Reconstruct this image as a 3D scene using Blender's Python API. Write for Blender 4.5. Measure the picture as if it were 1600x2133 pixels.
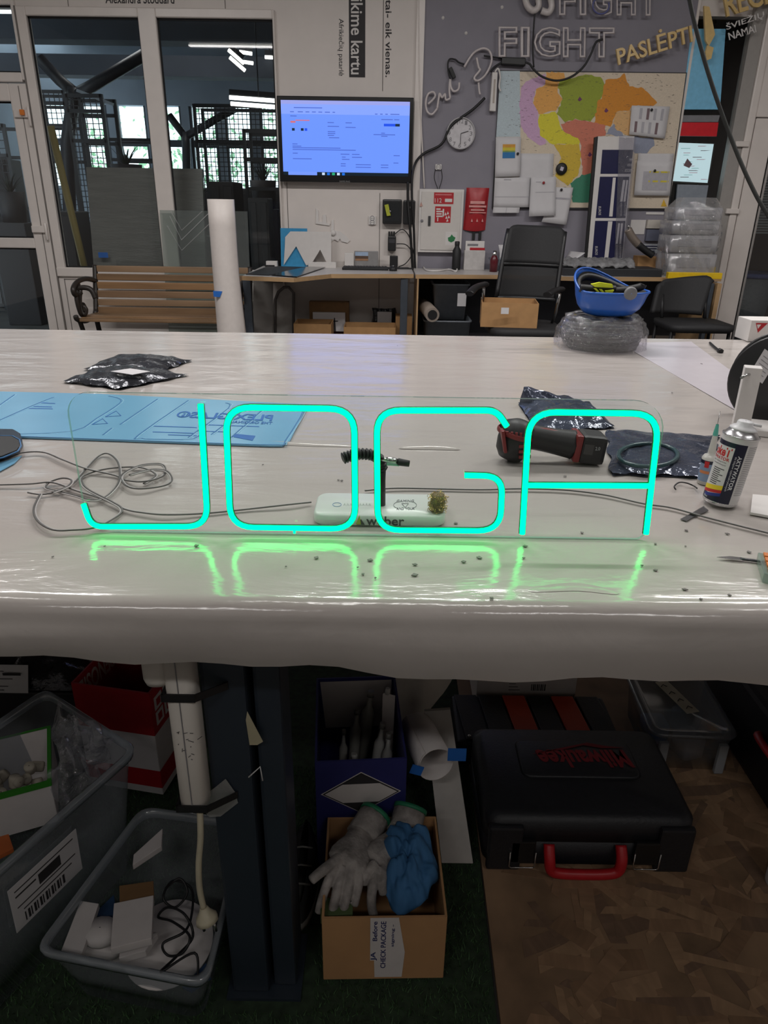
import bpy, bmesh, math, random
from mathutils import Vector, Matrix
V = Vector
PI = math.pi
for o in list(bpy.data.objects): bpy.data.objects.remove(o)
SC = bpy.context.scene
COL = SC.collection
random.seed(7)

# ---------------------------------------------------------------- camera
CZ = 1.27; PITCH = math.radians(23.3); ROLL = math.radians(0.85); FPX = 1480.0
F_ = V((0, math.cos(PITCH), -math.sin(PITCH)))
R0 = V((1, 0, 0)); U0 = V((0, math.sin(PITCH), math.cos(PITCH)))
R_ = R0*math.cos(ROLL) + U0*math.sin(ROLL)
U_ = U0*math.cos(ROLL) - R0*math.sin(ROLL)
cam_d = bpy.data.cameras.new('camera')
cam = bpy.data.objects.new('camera', cam_d); COL.objects.link(cam)
M = Matrix((R_, U_, -F_)).transposed().to_4x4(); M.translation = V((0, 0, CZ))
cam.matrix_world = M
cam_d.sensor_fit = 'VERTICAL'; cam_d.sensor_height = 24.0; cam_d.lens = FPX/2133*24.0
cam_d.clip_start = 0.02; cam_d.clip_end = 200
SC.camera = cam

# ---------------------------------------------------------------- world, exposure
w = bpy.data.worlds.new('sky'); SC.world = w; w.use_nodes = True
bg = w.node_tree.nodes['Background']; bg.inputs[0].default_value = (0.80, 0.93, 1.0, 1); bg.inputs[1].default_value = 3.2
SC.view_settings.view_transform = 'Standard'; SC.view_settings.look = 'None'
SC.view_settings.gamma = 1.0; SC.view_settings.use_curve_mapping = False
SC.view_settings.exposure = 0.0

# ceiling luminaires: a white batten with two tubes, its light comes from an area lamp the size of the tubes
LAMPS = [(-2.3, 0.8, 0.36), (0.1, 0.8, 0.36), (2.3, 0.8, 0.36), (-2.3, 3.1, 1.68), (0.1, 3.1, 1.68), (2.3, 3.1, 1.68), (-1.3, -1.8, 0.42), (1.3, -1.8, 0.42)]  # last two are added behind the camera to brighten things under the bench
LAMP_Z = 3.38
LAMP_W = 30.0
def lamp_light(x, y, k, z=LAMP_Z, power=LAMP_W, lx=1.3, ly=0.16):
    l = bpy.data.lights.new('tube_light', 'AREA'); l.shape = 'RECTANGLE'; l.size = lx; l.size_y = ly
    l.energy = power*k; l.color = (1.0, 0.97, 0.955)
    o = bpy.data.objects.new('tube_light', l); COL.objects.link(o); o.location = (x, y, z)
    return o

# ---------------------------------------------------------------- pixel rays
def ray(px, py): return F_ + R_*((px-800.0)/FPX) - U_*((py-1066.5)/FPX)
def W(px, py, y):
    d = ray(px, py); t = y/d.y; return V((d.x*t, y, CZ+d.z*t))
def T(px, py, z):
    d = ray(px, py); t = (z-CZ)/d.z; return V((d.x*t, d.y*t, z))

# ---------------------------------------------------------------- materials
def lin(c): return tuple(((x/255)/12.92 if x/255 <= 0.04045 else ((x/255+0.055)/1.055)**2.4) for x in c)
MC = {}
def mat(name, rgb, rough=0.5, metal=0.0, k=1.0, var=0.08, scale=30.0, bump=0.0, bscale=None, alpha=1.0, emis=0.0, spec=0.5, coat=0.0, stretch=None):
    """procedural principled material; rgb is sRGB 0-255, k multiplies the linear albedo"""
    if name in MC: return MC[name]
    m = bpy.data.materials.new(name); m.use_nodes = True; MC[name] = m
    nt = m.node_tree; b = nt.nodes['Principled BSDF']
    c = [min(0.9, x*k) for x in lin(rgb)]
    b.inputs['Roughness'].default_value = rough; b.inputs['Metallic'].default_value = metal
    b.inputs['Specular IOR Level'].default_value = spec
    if coat: b.inputs['Coat Weight'].default_value = coat; b.inputs['Coat Roughness'].default_value = 0.08
    b.inputs['Base Color'].default_value = (*c, 1)
    tc = nt.nodes.new('ShaderNodeTexCoord'); src = tc.outputs['Object']
    if stretch:
        mp = nt.nodes.new('ShaderNodeMapping'); mp.inputs['Scale'].default_value = stretch
        nt.links.new(src, mp.inputs[0]); src = mp.outputs[0]
    if var > 0 and not emis:
        n = nt.nodes.new('ShaderNodeTexNoise'); n.inputs['Scale'].default_value = scale; n.inputs['Detail'].default_value = 4
        nt.links.new(src, n.inputs['Vector'])
        r = nt.nodes.new('ShaderNodeValToRGB')
        r.color_ramp.elements[0].position = 0.3; r.color_ramp.elements[1].position = 0.72
        r.color_ramp.elements[0].color = (*[x*(1-var) for x in c], 1)
        r.color_ramp.elements[1].color = (*[min(0.95, x*(1+var)) for x in c], 1)
        nt.links.new(n.outputs['Fac'], r.inputs[0]); nt.links.new(r.outputs[0], b.inputs['Base Color'])
    if bump > 0:
        n2 = nt.nodes.new('ShaderNodeTexNoise'); n2.inputs['Scale'].default_value = bscale or scale; n2.inputs['Detail'].default_value = 5
        nt.links.new(src, n2.inputs['Vector'])
        bp = nt.nodes.new('ShaderNodeBump'); bp.inputs['Strength'].default_value = bump; bp.inputs['Distance'].default_value = 0.01
        nt.links.new(n2.outputs['Fac'], bp.inputs['Height']); nt.links.new(bp.outputs[0], b.inputs['Normal'])
    if alpha < 1: b.inputs['Alpha'].default_value = alpha
    if emis:
        b.inputs['Emission Color'].default_value = (*lin(rgb), 1); b.inputs['Emission Strength'].default_value = emis
        b.inputs['Base Color'].default_value = (*[x*0.2 for x in c], 1)
    return m
def clear(name, tint=(255, 255, 255), refl=0.08, rough=0.03, haze=0.0, hazecol=(220, 220, 220), bump=0.0, bscale=20):
    """thin clear plastic or glass: transparent, a little gloss at the surface, optional milky diffuse share"""
    if name in MC: return MC[name]
    m = bpy.data.materials.new(name); m.use_nodes = True; MC[name] = m
    nt = m.node_tree; nt.nodes.remove(nt.nodes['Principled BSDF']); out = nt.nodes['Material Output']
    tr = nt.nodes.new('ShaderNodeBsdfTransparent'); tr.inputs[0].default_value = (*lin(tint), 1)
    gl = nt.nodes.new('ShaderNodeBsdfGlossy'); gl.inputs['Roughness'].default_value = rough
    fr = nt.nodes.new('ShaderNodeFresnel'); fr.inputs[0].default_value = 1.45
    ad = nt.nodes.new('ShaderNodeMath'); ad.operation = 'ADD'; ad.inputs[1].default_value = refl-0.03; ad.use_clamp = True
    nt.links.new(fr.outputs[0], ad.inputs[0])
    base = tr.outputs[0]
    if haze:
        df = nt.nodes.new('ShaderNodeBsdfDiffuse'); df.inputs[0].default_value = (*lin(hazecol), 1)
        mh = nt.nodes.new('ShaderNodeMixShader'); mh.inputs[0].default_value = haze
        nt.links.new(tr.outputs[0], mh.inputs[1]); nt.links.new(df.outputs[0], mh.inputs[2]); base = mh.outputs[0]
    mx = nt.nodes.new('ShaderNodeMixShader')
    ge = nt.nodes.new('ShaderNodeNewGeometry'); bf = nt.nodes.new('ShaderNodeMath'); bf.operation = 'SUBTRACT'; bf.inputs[0].default_value = 1.0; nt.links.new(ge.outputs['Backfacing'], bf.inputs[1])
    mu = nt.nodes.new('ShaderNodeMath'); mu.operation = 'MULTIPLY'; nt.links.new(ad.outputs[0], mu.inputs[0]); nt.links.new(bf.outputs[0], mu.inputs[1])
    nt.links.new(mu.outputs[0], mx.inputs[0]); nt.links.new(base, mx.inputs[1]); nt.links.new(gl.outputs[0], mx.inputs[2])
    nt.links.new(mx.outputs[0], out.inputs[0])
    if bump:
        tc = nt.nodes.new('ShaderNodeTexCoord'); n2 = nt.nodes.new('ShaderNodeTexNoise'); n2.inputs['Scale'].default_value = bscale
        n2.inputs['Detail'].default_value = 5; n2.inputs['Distortion'].default_value = 1.2
        nt.links.new(tc.outputs['Object'], n2.inputs['Vector'])
        bp = nt.nodes.new('ShaderNodeBump'); bp.inputs['Strength'].default_value = bump; bp.inputs['Distance'].default_value = 0.02
        nt.links.new(n2.outputs['Fac'], bp.inputs['Height']); nt.links.new(bp.outputs[0], gl.inputs['Normal']); nt.links.new(bp.outputs[0], fr.inputs['Normal'])
    return m

# ---------------------------------------------------------------- mesh builder
class MB:
    def __init__(s): s.v = []; s.f = []; s.mi = []; s.sm = []
    def add(s, vs, fs, mi=0, sm=False):
        k = len(s.v); s.v += [V(p) for p in vs]
        for f in fs: s.f.append([i+k for i in f]); s.mi.append(mi); s.sm.append(sm)
        return s
    def box(s, c, d, rot=None, mi=0):
        x, y, z = d[0]/2, d[1]/2, d[2]/2
        vs = [V((a*x, b*y, e*z)) for e in (-1, 1) for b in (-1, 1) for a in (-1, 1)]
        if rot is not None: vs = [rot @ p for p in vs]
        vs = [p+V(c) for p in vs]
        return s.add(vs, [(0,2,3,1),(4,5,7,6),(0,1,5,4),(2,6,7,3),(0,4,6,2),(1,3,7,5)], mi)
    def span(s, a, b, mi=0):
        a = V(a); b = V(b); return s.box((a+b)/2, [abs(b[i]-a[i]) for i in range(3)], None, mi)
    def prism(s, pts, vec, mi=0, sm=False):
        n = len(pts); vec = V(vec); pts = [V(p) for p in pts]
        nm = V((0, 0, 0))
        for i in range(n):
            a, b = pts[i], pts[(i+1) % n]; nm += a.cross(b)
        if nm.dot(vec) > 0: pts = pts[::-1]
        s.add(pts+[p+vec for p in pts], [list(range(n)), list(range(2*n-1, n-1, -1))], mi)
        k = len(s.v)-2*n
        for i in range(n):
            j = (i+1) % n; s.f.append([k+j, k+i, k+n+i, k+n+j]); s.mi.append(mi); s.sm.append(sm)
        return s
    def tube(s, pts, r, n=8, closed=False, mi=0, flat=1.0, upv=None):
        pts = [V(p) for p in pts]; m = len(pts)
        rr = r if isinstance(r, (list, tuple)) else [r]*m
        vs = []; up = None
        for i in range(m):
            if closed: t = pts[(i+1) % m]-pts[i-1]
            else: t = pts[min(i+1, m-1)]-pts[max(i-1, 0)]
            if t.length < 1e-9: t = V((0, 0, 1))
            t.normalize()
            if upv is not None: up = V(upv)
            elif up is None: up = V((0, 0, 1)) if abs(t.z) < 0.9 else V((1, 0, 0))
            a = t.cross(up)
            if a.length < 1e-6: a = t.cross(V((0, 1, 0.1)))
            a.normalize(); b = a.cross(t).normalized()
            if upv is None: up = b
            for j in range(n):
                q = 2*PI*j/n + PI/n; vs.append(pts[i]+a*(math.cos(q)*rr[i])+b*(math.sin(q)*rr[i]*flat))
        fs = []
        for i in range(m if closed else m-1):
            i2 = (i+1) % m
            for j in range(n):
                j2 = (j+1) % n; fs.append((i*n+j, i2*n+j, i2*n+j2, i*n+j2))
        s.add(vs, fs, mi, n > 4)
        if not closed:
            k = len(s.v)-len(vs)
            s.f.append([k+j for j in range(n)]); s.mi.append(mi); s.sm.append(False)
            s.f.append([k+(m-1)*n+j for j in range(n)][::-1]); s.mi.append(mi); s.sm.append(False)
        return s
    def lathe(s, prof, n=24, mat4=None, mi=0, sm=True, arc=None):
        mat4 = mat4 or Matrix(); vs = []; m = len(prof)
        for (r, z) in prof:
            for j in range(n):
                q = 2*PI*j/n; vs.append(mat4 @ V((r*math.cos(q), r*math.sin(q), z)))
        fs = []
        for i in range(m-1):
            for j in range(n):
                j2 = (j+1) % n; fs.append((i*n+j, i*n+j2, (i+1)*n+j2, (i+1)*n+j))
        return s.add(vs, fs, mi, sm)
    def grid(s, fn, nu, nv, mi=0, sm=True, cu=False):
        vs = [fn(i/nu, j/nv) for i in range(nu+(0 if cu else 1)) for j in range(nv+1)]
        fs = []
        for i in range(nu):
            i2 = (i+1) % nu if cu else i+1
            for j in range(nv): fs.append((i*(nv+1)+j, i2*(nv+1)+j, i2*(nv+1)+j+1, i*(nv+1)+j+1))
        return s.add(vs, fs, mi, sm)
    def build(s, name, mats, parent=None, bevel=0.0, seg=2, solid=0.0, sub=0, smooth=None, loc=None, center=True):
        if not isinstance(mats, (list, tuple)): mats = [mats]
        me = bpy.data.meshes.new(name)
        if loc is None:
            if parent is not None or not center: loc = V((0, 0, 0))
            else:
                lo = [min(p[i] for p in s.v) for i in range(3)]; hi = [max(p[i] for p in s.v) for i in range(3)]
                loc = V(((lo[0]+hi[0])/2, (lo[1]+hi[1])/2, lo[2]))
        me.from_pydata([p-loc for p in s.v], [], s.f)
        for m in mats: me.materials.append(m)
        for p, mi, sm in zip(me.polygons, s.mi, s.sm): p.material_index = mi; p.use_smooth = sm if smooth is None else smooth
        if bevel:
            bm = bmesh.new(); bm.from_mesh(me)
            bmesh.ops.remove_doubles(bm, verts=bm.verts, dist=1e-6)
            es = [e for e in bm.edges if len(e.link_faces) == 2 and e.calc_face_angle(0) > 0.6]
            bmesh.ops.bevel(bm, geom=es, offset=bevel, segments=seg, affect='EDGES', profile=0.6, clamp_overlap=True)
            bm.to_mesh(me); bm.free()
        me.validate(); me.update()
        o = bpy.data.objects.new(name, me); COL.objects.link(o); o.location = loc
        if solid:
            md = o.modifiers.new('thickness', 'SOLIDIFY'); md.thickness = solid; md.offset = 0
        if sub:
            md = o.modifiers.new('smooth', 'SUBSURF'); md.levels = sub; md.render_levels = sub
        if parent is not None: adopt(o, parent)
        return o
def wloc(o):
    p = o.location.copy()
    while o.parent is not None:
        p = p + o.matrix_parent_inverse.translation; o = o.parent; p = p + o.location
    return p
def adopt(o, parent):
    o.parent = parent; o.matrix_parent_inverse = Matrix.Translation(-wloc(parent))
def tag(o, label, cat, group=None):
    o['label'] = label; o['category'] = cat
    if group: o['group'] = group
    return o
def thing(name, label, cat, loc=(0, 0, 0), group=None):
    o = bpy.data.objects.new(name, None); COL.objects.link(o); o.location = V(loc); o.empty_display_size = 0.05
    return tag(o, label, cat, group)
def struct(o): o['kind'] = 'structure'; return o
def dup(root, shift, label=None):
    shift = V(shift)
    r = root.copy(); COL.objects.link(r); r.location = root.location + shift
    if label: r['label'] = label
    def rec(src, dst):
        for ch in list(src.children):
            c = ch.copy(); COL.objects.link(c); c.parent = dst; c.matrix_parent_inverse = ch.matrix_parent_inverse.copy(); rec(ch, c)
    rec(root, r)
    return r

# world-aligned rectangle on plane y from pixels
def rect(x0, y0, x1, y1, y):
    xm, ym = (x0+x1)/2, (y0+y1)/2
    return W(x0, ym, y).x, W(x1, ym, y).x, W(xm, y1, y).z, W(xm, y0, y).z
def rbox(mb, x0, y0, x1, y1, y, th, mi=0):
    """box whose front face covers a pixel rectangle at depth y, going th backwards"""
    a, b, c, d = rect(x0, y0, x1, y1, y)
    return mb.span((a, y, c), (b, y+th, d), mi)
def rpoly(mb, pts, y, th, mi=0):
    """flat plate with an outline read from the photo, standing at depth y, th thick backwards"""
    return mb.prism([W(p[0], p[1], y) for p in pts], (0, th, 0), mi)
def tpoly(mb, pts, z, th, mi=0):
    """flat plate lying at height z (bottom), th thick upwards"""
    return mb.prism([T(p[0], p[1], z) for p in pts], (0, 0, th), mi)
def smoothpts(pts, n=6, closed=False):
    pts = [V(p) for p in pts]; m = len(pts); out = []
    rng = range(m if closed else m-1)
    for i in rng:
        if closed: p0, p1, p2, p3 = pts[i-1], pts[i], pts[(i+1) % m], pts[(i+2) % m]
        else: p0, p1, p2, p3 = pts[max(i-1, 0)], pts[i], pts[i+1], pts[min(i+2, m-1)]
        for k in range(n):
            t = k/n; t2 = t*t; t3 = t2*t
            out.append(0.5*((2*p1)+(-p0+p2)*t+(2*p0-5*p1+4*p2-p3)*t2+(-p0+3*p1-3*p2+p3)*t3))
    if not closed: out.append(pts[-1])
    return out
def text_mesh(s, bold=0.0):
    cu = bpy.data.curves.new('t', 'FONT'); cu.body = s; cu.size = 1.0; cu.offset = bold; cu.resolution_u = 3
    ob = bpy.data.objects.new('t', cu); COL.objects.link(ob)
    dg = bpy.context.evaluated_depsgraph_get()
    me = bpy.data.meshes.new_from_object(ob.evaluated_get(dg))
    bpy.data.objects.remove(ob); bpy.data.curves.remove(cu)
    return me
def text(name, s, O, X, Y, m, parent=None, th=0.002, bold=0.0):
    """lettering whose bounding box is mapped onto O, O+X, O+Y; th is its relief along X x Y"""
    me = text_mesh(s, bold); O = V(O); X = V(X); Y = V(Y); N = X.cross(Y).normalized()
    xs = [v.co.x for v in me.vertices]; ys = [v.co.y for v in me.vertices]
    x0, x1, y0, y1 = min(xs), max(xs), min(ys), max(ys)
    mb = MB()
    vs = [O+X*((v.co.x-x0)/(x1-x0))+Y*((v.co.y-y0)/(y1-y0)) for v in me.vertices]
    fs = [list(p.vertices) for p in me.polygons]
    n = len(vs)
    cnt = {}
    for f in fs:
        for i in range(len(f)):
            e = (f[i], f[(i+1) % len(f)]); cnt[e] = 1
    mb.add([p+N*th for p in vs]+vs, fs, 0)
    side = [(b, a, a+n, b+n) for (a, b) in cnt if (b, a) not in cnt]
    for f in side: mb.f.append(list(f)); mb.mi.append(0); mb.sm.append(False)
    bpy.data.meshes.remove(me)
    return mb.build(name, m, parent)
def wtext(name, s, o, x, y, d, m, parent=None, th=0.003, bold=0.0):
    """lettering on the plane y=d given by the pixels of its lower left, lower right and upper left corners"""
    O = W(*o, d); X = W(*x, d)-O; Y = W(*y, d)-O
    return text(name, s, O, X, Y, m, parent, th, bold)
# ================================================================ ROOM
YW = 6.5                    # front face of the partition wall
CEIL = 3.6
wallw = mat('wall_paint', (196, 189, 184), 0.55, var=0.03, scale=6, k=1.25)
frame_w = mat('white_pvc', (200, 193, 188), 0.35, var=0.03, scale=9, k=1.25)
greyp = mat('grey_panel', (122, 119, 128), 0.6, var=0.05, scale=5, k=1.2)
dark = mat('dark_gap', (20, 20, 22), 0.8)
concrete = mat('concrete', (84, 82, 80), 0.7, var=0.18, scale=4)
ceilm = mat('ceiling_paint', (170, 168, 165), 0.8)
glass = clear('window_glass', (249, 252, 252), 0.06, 0.02)
seam = mat('seam_shadow_gap', (120, 114, 110), 0.8)
blackp = mat('black_plastic', (26, 26, 28), 0.45)
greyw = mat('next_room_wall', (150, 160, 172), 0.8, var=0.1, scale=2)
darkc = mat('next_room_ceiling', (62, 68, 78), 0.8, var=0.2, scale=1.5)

mb = MB(); mb.span((-5, -3.2, -0.06), (5, 14, 0)); struct(mb.build('floor', concrete))
mb = MB(); mb.span((-5, -3.2, CEIL), (5, YW+0.1, CEIL+0.1)); struct(mb.build('ceiling', ceilm))
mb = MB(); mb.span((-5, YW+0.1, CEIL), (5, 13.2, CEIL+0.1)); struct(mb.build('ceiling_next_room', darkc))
mb = MB(); mb.span((-5.1, -3.2, 0), (-5, YW, CEIL)); struct(mb.build('wall_left', wallw))
mb = MB(); mb.span((5, -3.2, 0), (5.1, YW, CEIL)); struct(mb.build('wall_right', wallw))
mb = MB(); mb.span((-5.1, -3.3, 0), (5.1, -3.2, CEIL)); struct(mb.build('wall_rear', mat('rear_wall_paint', (170, 166, 160), 0.7)))

Xw = W(585, 350, YW).x; Xg = W(869, 300, YW).x; Xr = W(1410, 300, YW).x
ZH = W(300, 18, YW).z
mb = MB()
mb.span((Xw, YW, 0), (Xr, YW+0.1, CEIL)); mb.span((-5, YW, ZH), (Xw, YW+0.1, CEIL)); mb.span((Xr, YW, W(1500, 34, YW).z), (5, YW+0.1, CEIL))
wb = struct(mb.build('wall_back', wallw))
# seams between the white wall boards
for (a, b) in (((798, 0), (798, 190)), ((600, 380), (600, 520)), ((790, 402), (790, 690)), ((142, 0), (142, 14)), ((469, 0), (469, 18))):
    x = W(a[0], (a[1]+b[1])/2, YW).x; z0 = W(b[0], b[1], YW).z; z1 = W(a[0], a[1], YW).z
    m2 = MB(); m2.span((x-0.003, YW-0.0015, z0), (x+0.003, YW+0.001, z1)); m2.build('board_seam', seam, wb)
# grey panel
mb = MB(); mb.span((Xg+0.03, YW-0.012, 0.0), (W(1418, 230, YW).x, YW, CEIL-0.2)); struct(mb.build('panel_grey', greyp))
gpY = YW-0.012
mb = MB(); mb.span((Xg-0.03, YW-0.03, 0), (Xg+0.03, YW, CEIL)); struct(mb.build('trim_1', frame_w))
mb = MB(); xx = W(1418, 230, YW).x; mb.span((xx, YW-0.02, 0), (xx+0.02, YW+0.02, CEIL-0.2)); struct(mb.build('trim_2', frame_w))

# ---- left glazed partition: window_1
def bars(name, lst, m, parent=None, y0=YW-0.04, y1=YW+0.05, bevel=0.006):
    for (x0, x1, z0, z1) in lst:
        b = MB(); b.span((x0, y0, z0), (x1, y1, z1)); b.build(name, m, parent, bevel=bevel, seg=1)
def zz(py, px=320): return W(px, py, YW).z
def xx_(px, py): return W(px, py, YW).x
L0, L1 = xx_(80, 300), xx_(99, 300)      # left post of the window
M0, M1 = xx_(317, 300), xx_(352, 300)      # mullion
Rr0, Rr1 = xx_(577, 250), xx_(585, 350)
gt, gb, sb = zz(38), zz(559), zz(578)
win = struct(thing('window_1', 'x', 'window', (L0, YW, 0)))
for k in ('label', 'category'): del win[k]
bars('window_frame', [(L0, L1, sb, ZH), (M0, M1, sb, ZH), (Rr0, Rr1, 0, ZH), (L1, M0, gt, ZH), (M1, Rr0, gt, ZH)], frame_w, win)
bars('window_sill', [(L0, Rr1, sb, gb)], frame_w, win, YW-0.046)
for (a, b) in ((L1, M0), (M1, Rr0)):
    p = MB(); p.span((a-0.01, YW+0.005, gb-0.01), (b+0.01, YW+0.013, gt+0.01)); p.build('pane', glass, win)
    g = MB()
    for (q0, q1, q2, q3) in ((a, a+0.012, gb, gt), (b-0.012, b, gb, gt), (a, b, gt-0.014, gt), (a, b, gb, gb+0.01)):
        g.span((q0, YW-0.006, q2), (q1, YW+0.004, q3))
    g.build('gasket', dark, win)
p = MB(); p.span((L0, YW-0.02, 0), (Rr1, YW+0.03, sb)); p.build('lower_panel', frame_w, win)
p = MB(); p.span((L0+0.045, YW-0.0215, 0), (L0+0.052, YW-0.019, sb-0.02)); p.span((L0+0.045, YW-0.0215, sb-0.028), (Rr0, YW-0.019, sb-0.02)); p.build('panel_joint', seam, win)

# ---- door on the far left: door_1 with its transom window_2
def door(name, parts, panes, handle=None, m=frame_w):
    d = struct(bpy.data.objects.new(name, None)); COL.objects.link(d); d.location = (parts[0][1], YW, 0)
    bars('door_frame', parts, m, d)
    for (x0, x1, z0, z1) in panes:
        p = MB(); p.span((x0, YW+0.004, z0), (x1, YW+0.012, z1)); p.build('pane', glass, d)
        g = MB()
        for (q0, q1, q2, q3) in ((x0, x0+0.012, z0, z1), (x1-0.012, x1, z0, z1), (x0, x1, z1-0.012, z1), (x0, x1, z0, z0+0.012)):
            g.span((q0, YW-0.006, q2), (q1, YW+0.003, q3))
        g.build('gasket', dark, d)
    return d
def zl(py): return W(20, py, YW).z
D0 = -4.35
D1, D2 = xx_(55, 350), xx_(70, 300)        # door stile right side
t1 = xx_(38, 90); t2 = xx_(55, 90)
top = ZH
post0, post1 = xx_(38, 90), L0
w2 = door('window_2', [(post0, post1-0.004, zl(168), top+0.2), (D0, post0, zl(172), zl(152)), (D0, post0, zl(12), top+0.2)], [(D0, post0, zl(152), zl(12))])
d1 = door('door_1', [(xx_(50, 350), post1-0.004, 0, zl(175)), (D0, xx_(50, 350), zl(212), zl(175)), (D0, xx_(50, 350), zl(516), zl(495)),
                     (D0, xx_(50, 350), 0, 0.16), (D0-0.1, D0, 0, zl(175))],
          [(D0, xx_(50, 350), zl(495), zl(212)), (D0, xx_(50, 350), 0.16, zl(516))])
for py in (236, 477):                      # hinges with an orange clip
    h = MB(); p = W(52 if py < 300 else 88, py, YW-0.06)
    h.span((p.x-0.09, YW-0.065, p.z-0.03), (p.x+0.02, YW-0.04, p.z+0.025)); h.tube([(p.x+0.03, YW-0.06, p.z-0.09), (p.x+0.03, YW-0.06, p.z+0.05)], 0.012)
    h.build('hinge', frame_w, d1, bevel=0.004, seg=1)
p = W(46, 234, YW-0.08); h = MB(); h.box(p, (0.035, 0.02, 0.04)); h.build('hinge_clip', mat('orange_clip', (214, 120, 40), 0.5), d1, bevel=0.004)
j = MB(); x = post1-0.004; j.span((x-0.004, YW-0.042, 0), (x+0.006, YW-0.03, top)); struct(j.build('trim_3', seam))
j = MB(); x = xx_(78, 400); j.span((x, YW-0.043, 0), (x+0.006, YW-0.035, zl(180))); j.build('door_gap', seam, d1)

# ---- right side: narrow glazing window_3, door_2 with transom window_4
gF = mat('grey_pvc', (150, 146, 142), 0.4, k=1.1, var=0.03)
a0 = xx_(1418, 230)+0.02; a1 = xx_(1512, 330)
zr = lambda py: W(1500, py, YW).z
w3 = struct(bpy.data.objects.new('window_3', None)); COL.objects.link(w3); w3.location = (a0, YW, 0)
bars('window_frame', [(a1, a1+0.10, 0, zr(-40))], gF, w3)
p = MB(); p.span((a0, YW+0.01, 0.7), (a1, YW+0.018, zr(40))); p.build('pane', glass, w3)
p = MB(); p.span((a0, YW-0.01, 0), (a1, YW+0.03, 0.7)); p.build('lower_panel', frame_w, w3)
pk = MB(); pk.span((a1+0.10, YW-0.05, 0), (a1+0.16, YW+0.05, zr(-60))); pk.build('window_post', frame_w, w3, bevel=0.01)
b0 = a1+0.16; b1 = b0+0.115
w4 = door('window_4', [(b0, b1, zr(244), zr(40)), (b1, 5, zr(62), zr(34)), (b1, 5, zr(244), zr(214))], [(b1, 4.6, zr(214), zr(62))])
d2 = door('door_2', [(b0+0.01, b0+0.165, 0, zr(246)), (b0+0.165, 4.9, zr(285), zr(246)), (b0+0.165, 4.9, 0, 0.18), (4.75, 4.9, 0, zr(246))],
          [(b0+0.165, 4.75, 0.18, zr(285))])
for py, px in ((300, 1545), (440, 1525)):
    h = MB(); p = W(px, py, YW-0.06); h.span((p.x-0.05, YW-0.07, p.z-0.02), (p.x+0.06, YW-0.04, p.z+0.02)); h.build('hinge', frame_w, d2, bevel=0.004, seg=1)
p = MB(); x = b0+0.165; p.span((x+0.012, YW-0.03, 0.18), (x+0.03, YW-0.01, zr(287))); p.build('glazing_bead', mat('aluminium', (190, 190, 190), 0.3, 1.0), d2)

# ---- the room behind the partition
YF = 12.6
mb = MB()
wz0, wz1 = W(500, 392, YF).z, W(500, 222, YF).z
xs = [-5.6, -4.9, -4.35, -3.75, -3.2, -2.65, -2.1, -1.55, -1.0, -0.45]
mb.span((-5.6, YF, 0), (5, YF+0.2, wz0)); mb.span((-5.6, YF, wz1), (5, YF+0.2, CEIL)); mb.span((-0.45, YF, wz0), (5, YF+0.2, wz1))
for i in range(1, len(xs)-1): mb.span((xs[i]-0.06, YF, wz0), (xs[i]+0.06, YF+0.2, wz1))
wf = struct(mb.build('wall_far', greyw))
for i in range(len(xs)-1):
    n = struct(bpy.data.objects.new('window_%d' % (5+i), None)); COL.objects.link(n); n.location = (xs[i], YF, wz0)
    p = MB(); p.span((xs[i]+0.06, YF+0.1, wz0), (xs[i+1]-0.06, YF+0.106, wz1)); p.build('pane', glass, n)
    p = MB(); zm = wz0+(wz1-wz0)*0.55
    p.span((xs[i]+0.06, YF+0.06, zm-0.05), (xs[i+1]-0.06, YF+0.12, zm+0.05)); p.span((xs[i]+0.05, YF+0.05, wz0), (xs[i]+0.10, YF+0.12, wz1)); p.span((xs[i+1]-0.1, YF+0.05, wz0), (xs[i+1]-0.05, YF+0.12, wz1))
    p.build('window_frame', mat('next_room_window_frame', (70, 76, 84), 0.5), n)
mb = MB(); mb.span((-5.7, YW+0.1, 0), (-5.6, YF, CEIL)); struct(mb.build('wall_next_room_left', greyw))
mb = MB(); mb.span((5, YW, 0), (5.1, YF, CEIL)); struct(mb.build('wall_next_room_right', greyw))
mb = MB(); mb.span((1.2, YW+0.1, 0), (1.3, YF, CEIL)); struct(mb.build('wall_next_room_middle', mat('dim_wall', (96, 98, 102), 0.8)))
# trees outside the far windows
leaf = mat('leaves_outside', (150, 190, 150), 0.7, var=0.3, scale=3)
for i in range(6):
    rnd = random.Random(i); root = thing('tree_outside', ['pale green tree seen through the far windows, %s' % s for s in ('leftmost', 'second from left', 'third from left', 'fourth from left', 'fifth from left', 'rightmost')][i], 'tree', (-5.6+i*1.15, 15.5, 0), 'trees outside')
    f = MB()
    for k in range(260):
        c = V((-5.6+i*1.15+rnd.uniform(-0.45, 0.45), 15.5+rnd.uniform(-0.4, 0.4), 1.9+max(-1.2, min(1.2, rnd.gauss(0, 0.55))))); s = rnd.uniform(0.03, 0.09)
        q = Matrix.Rotation(rnd.uniform(0, 6.28), 3, V((rnd.random(), rnd.random(), rnd.random()+.1)).normalized())
        f.add([c+q@V((-s, 0, 0)), c+q@V((0, -s*.6, 0)), c+q@V((s, 0, 0)), c+q@V((0, s*.6, 0))], [(0, 1, 2, 3)])
    f.build('foliage', leaf, root)
    t = MB(); t.tube([(-5.6+i*1.15, 15.5, -0.2), (-5.55+i*1.15, 15.5, 1.2), (-5.5+i*1.15, 15.5, 2.4)], [0.07, 0.05, 0.02]); t.build('trunk', mat('bark', (70, 60, 50), 0.8), root)
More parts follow.
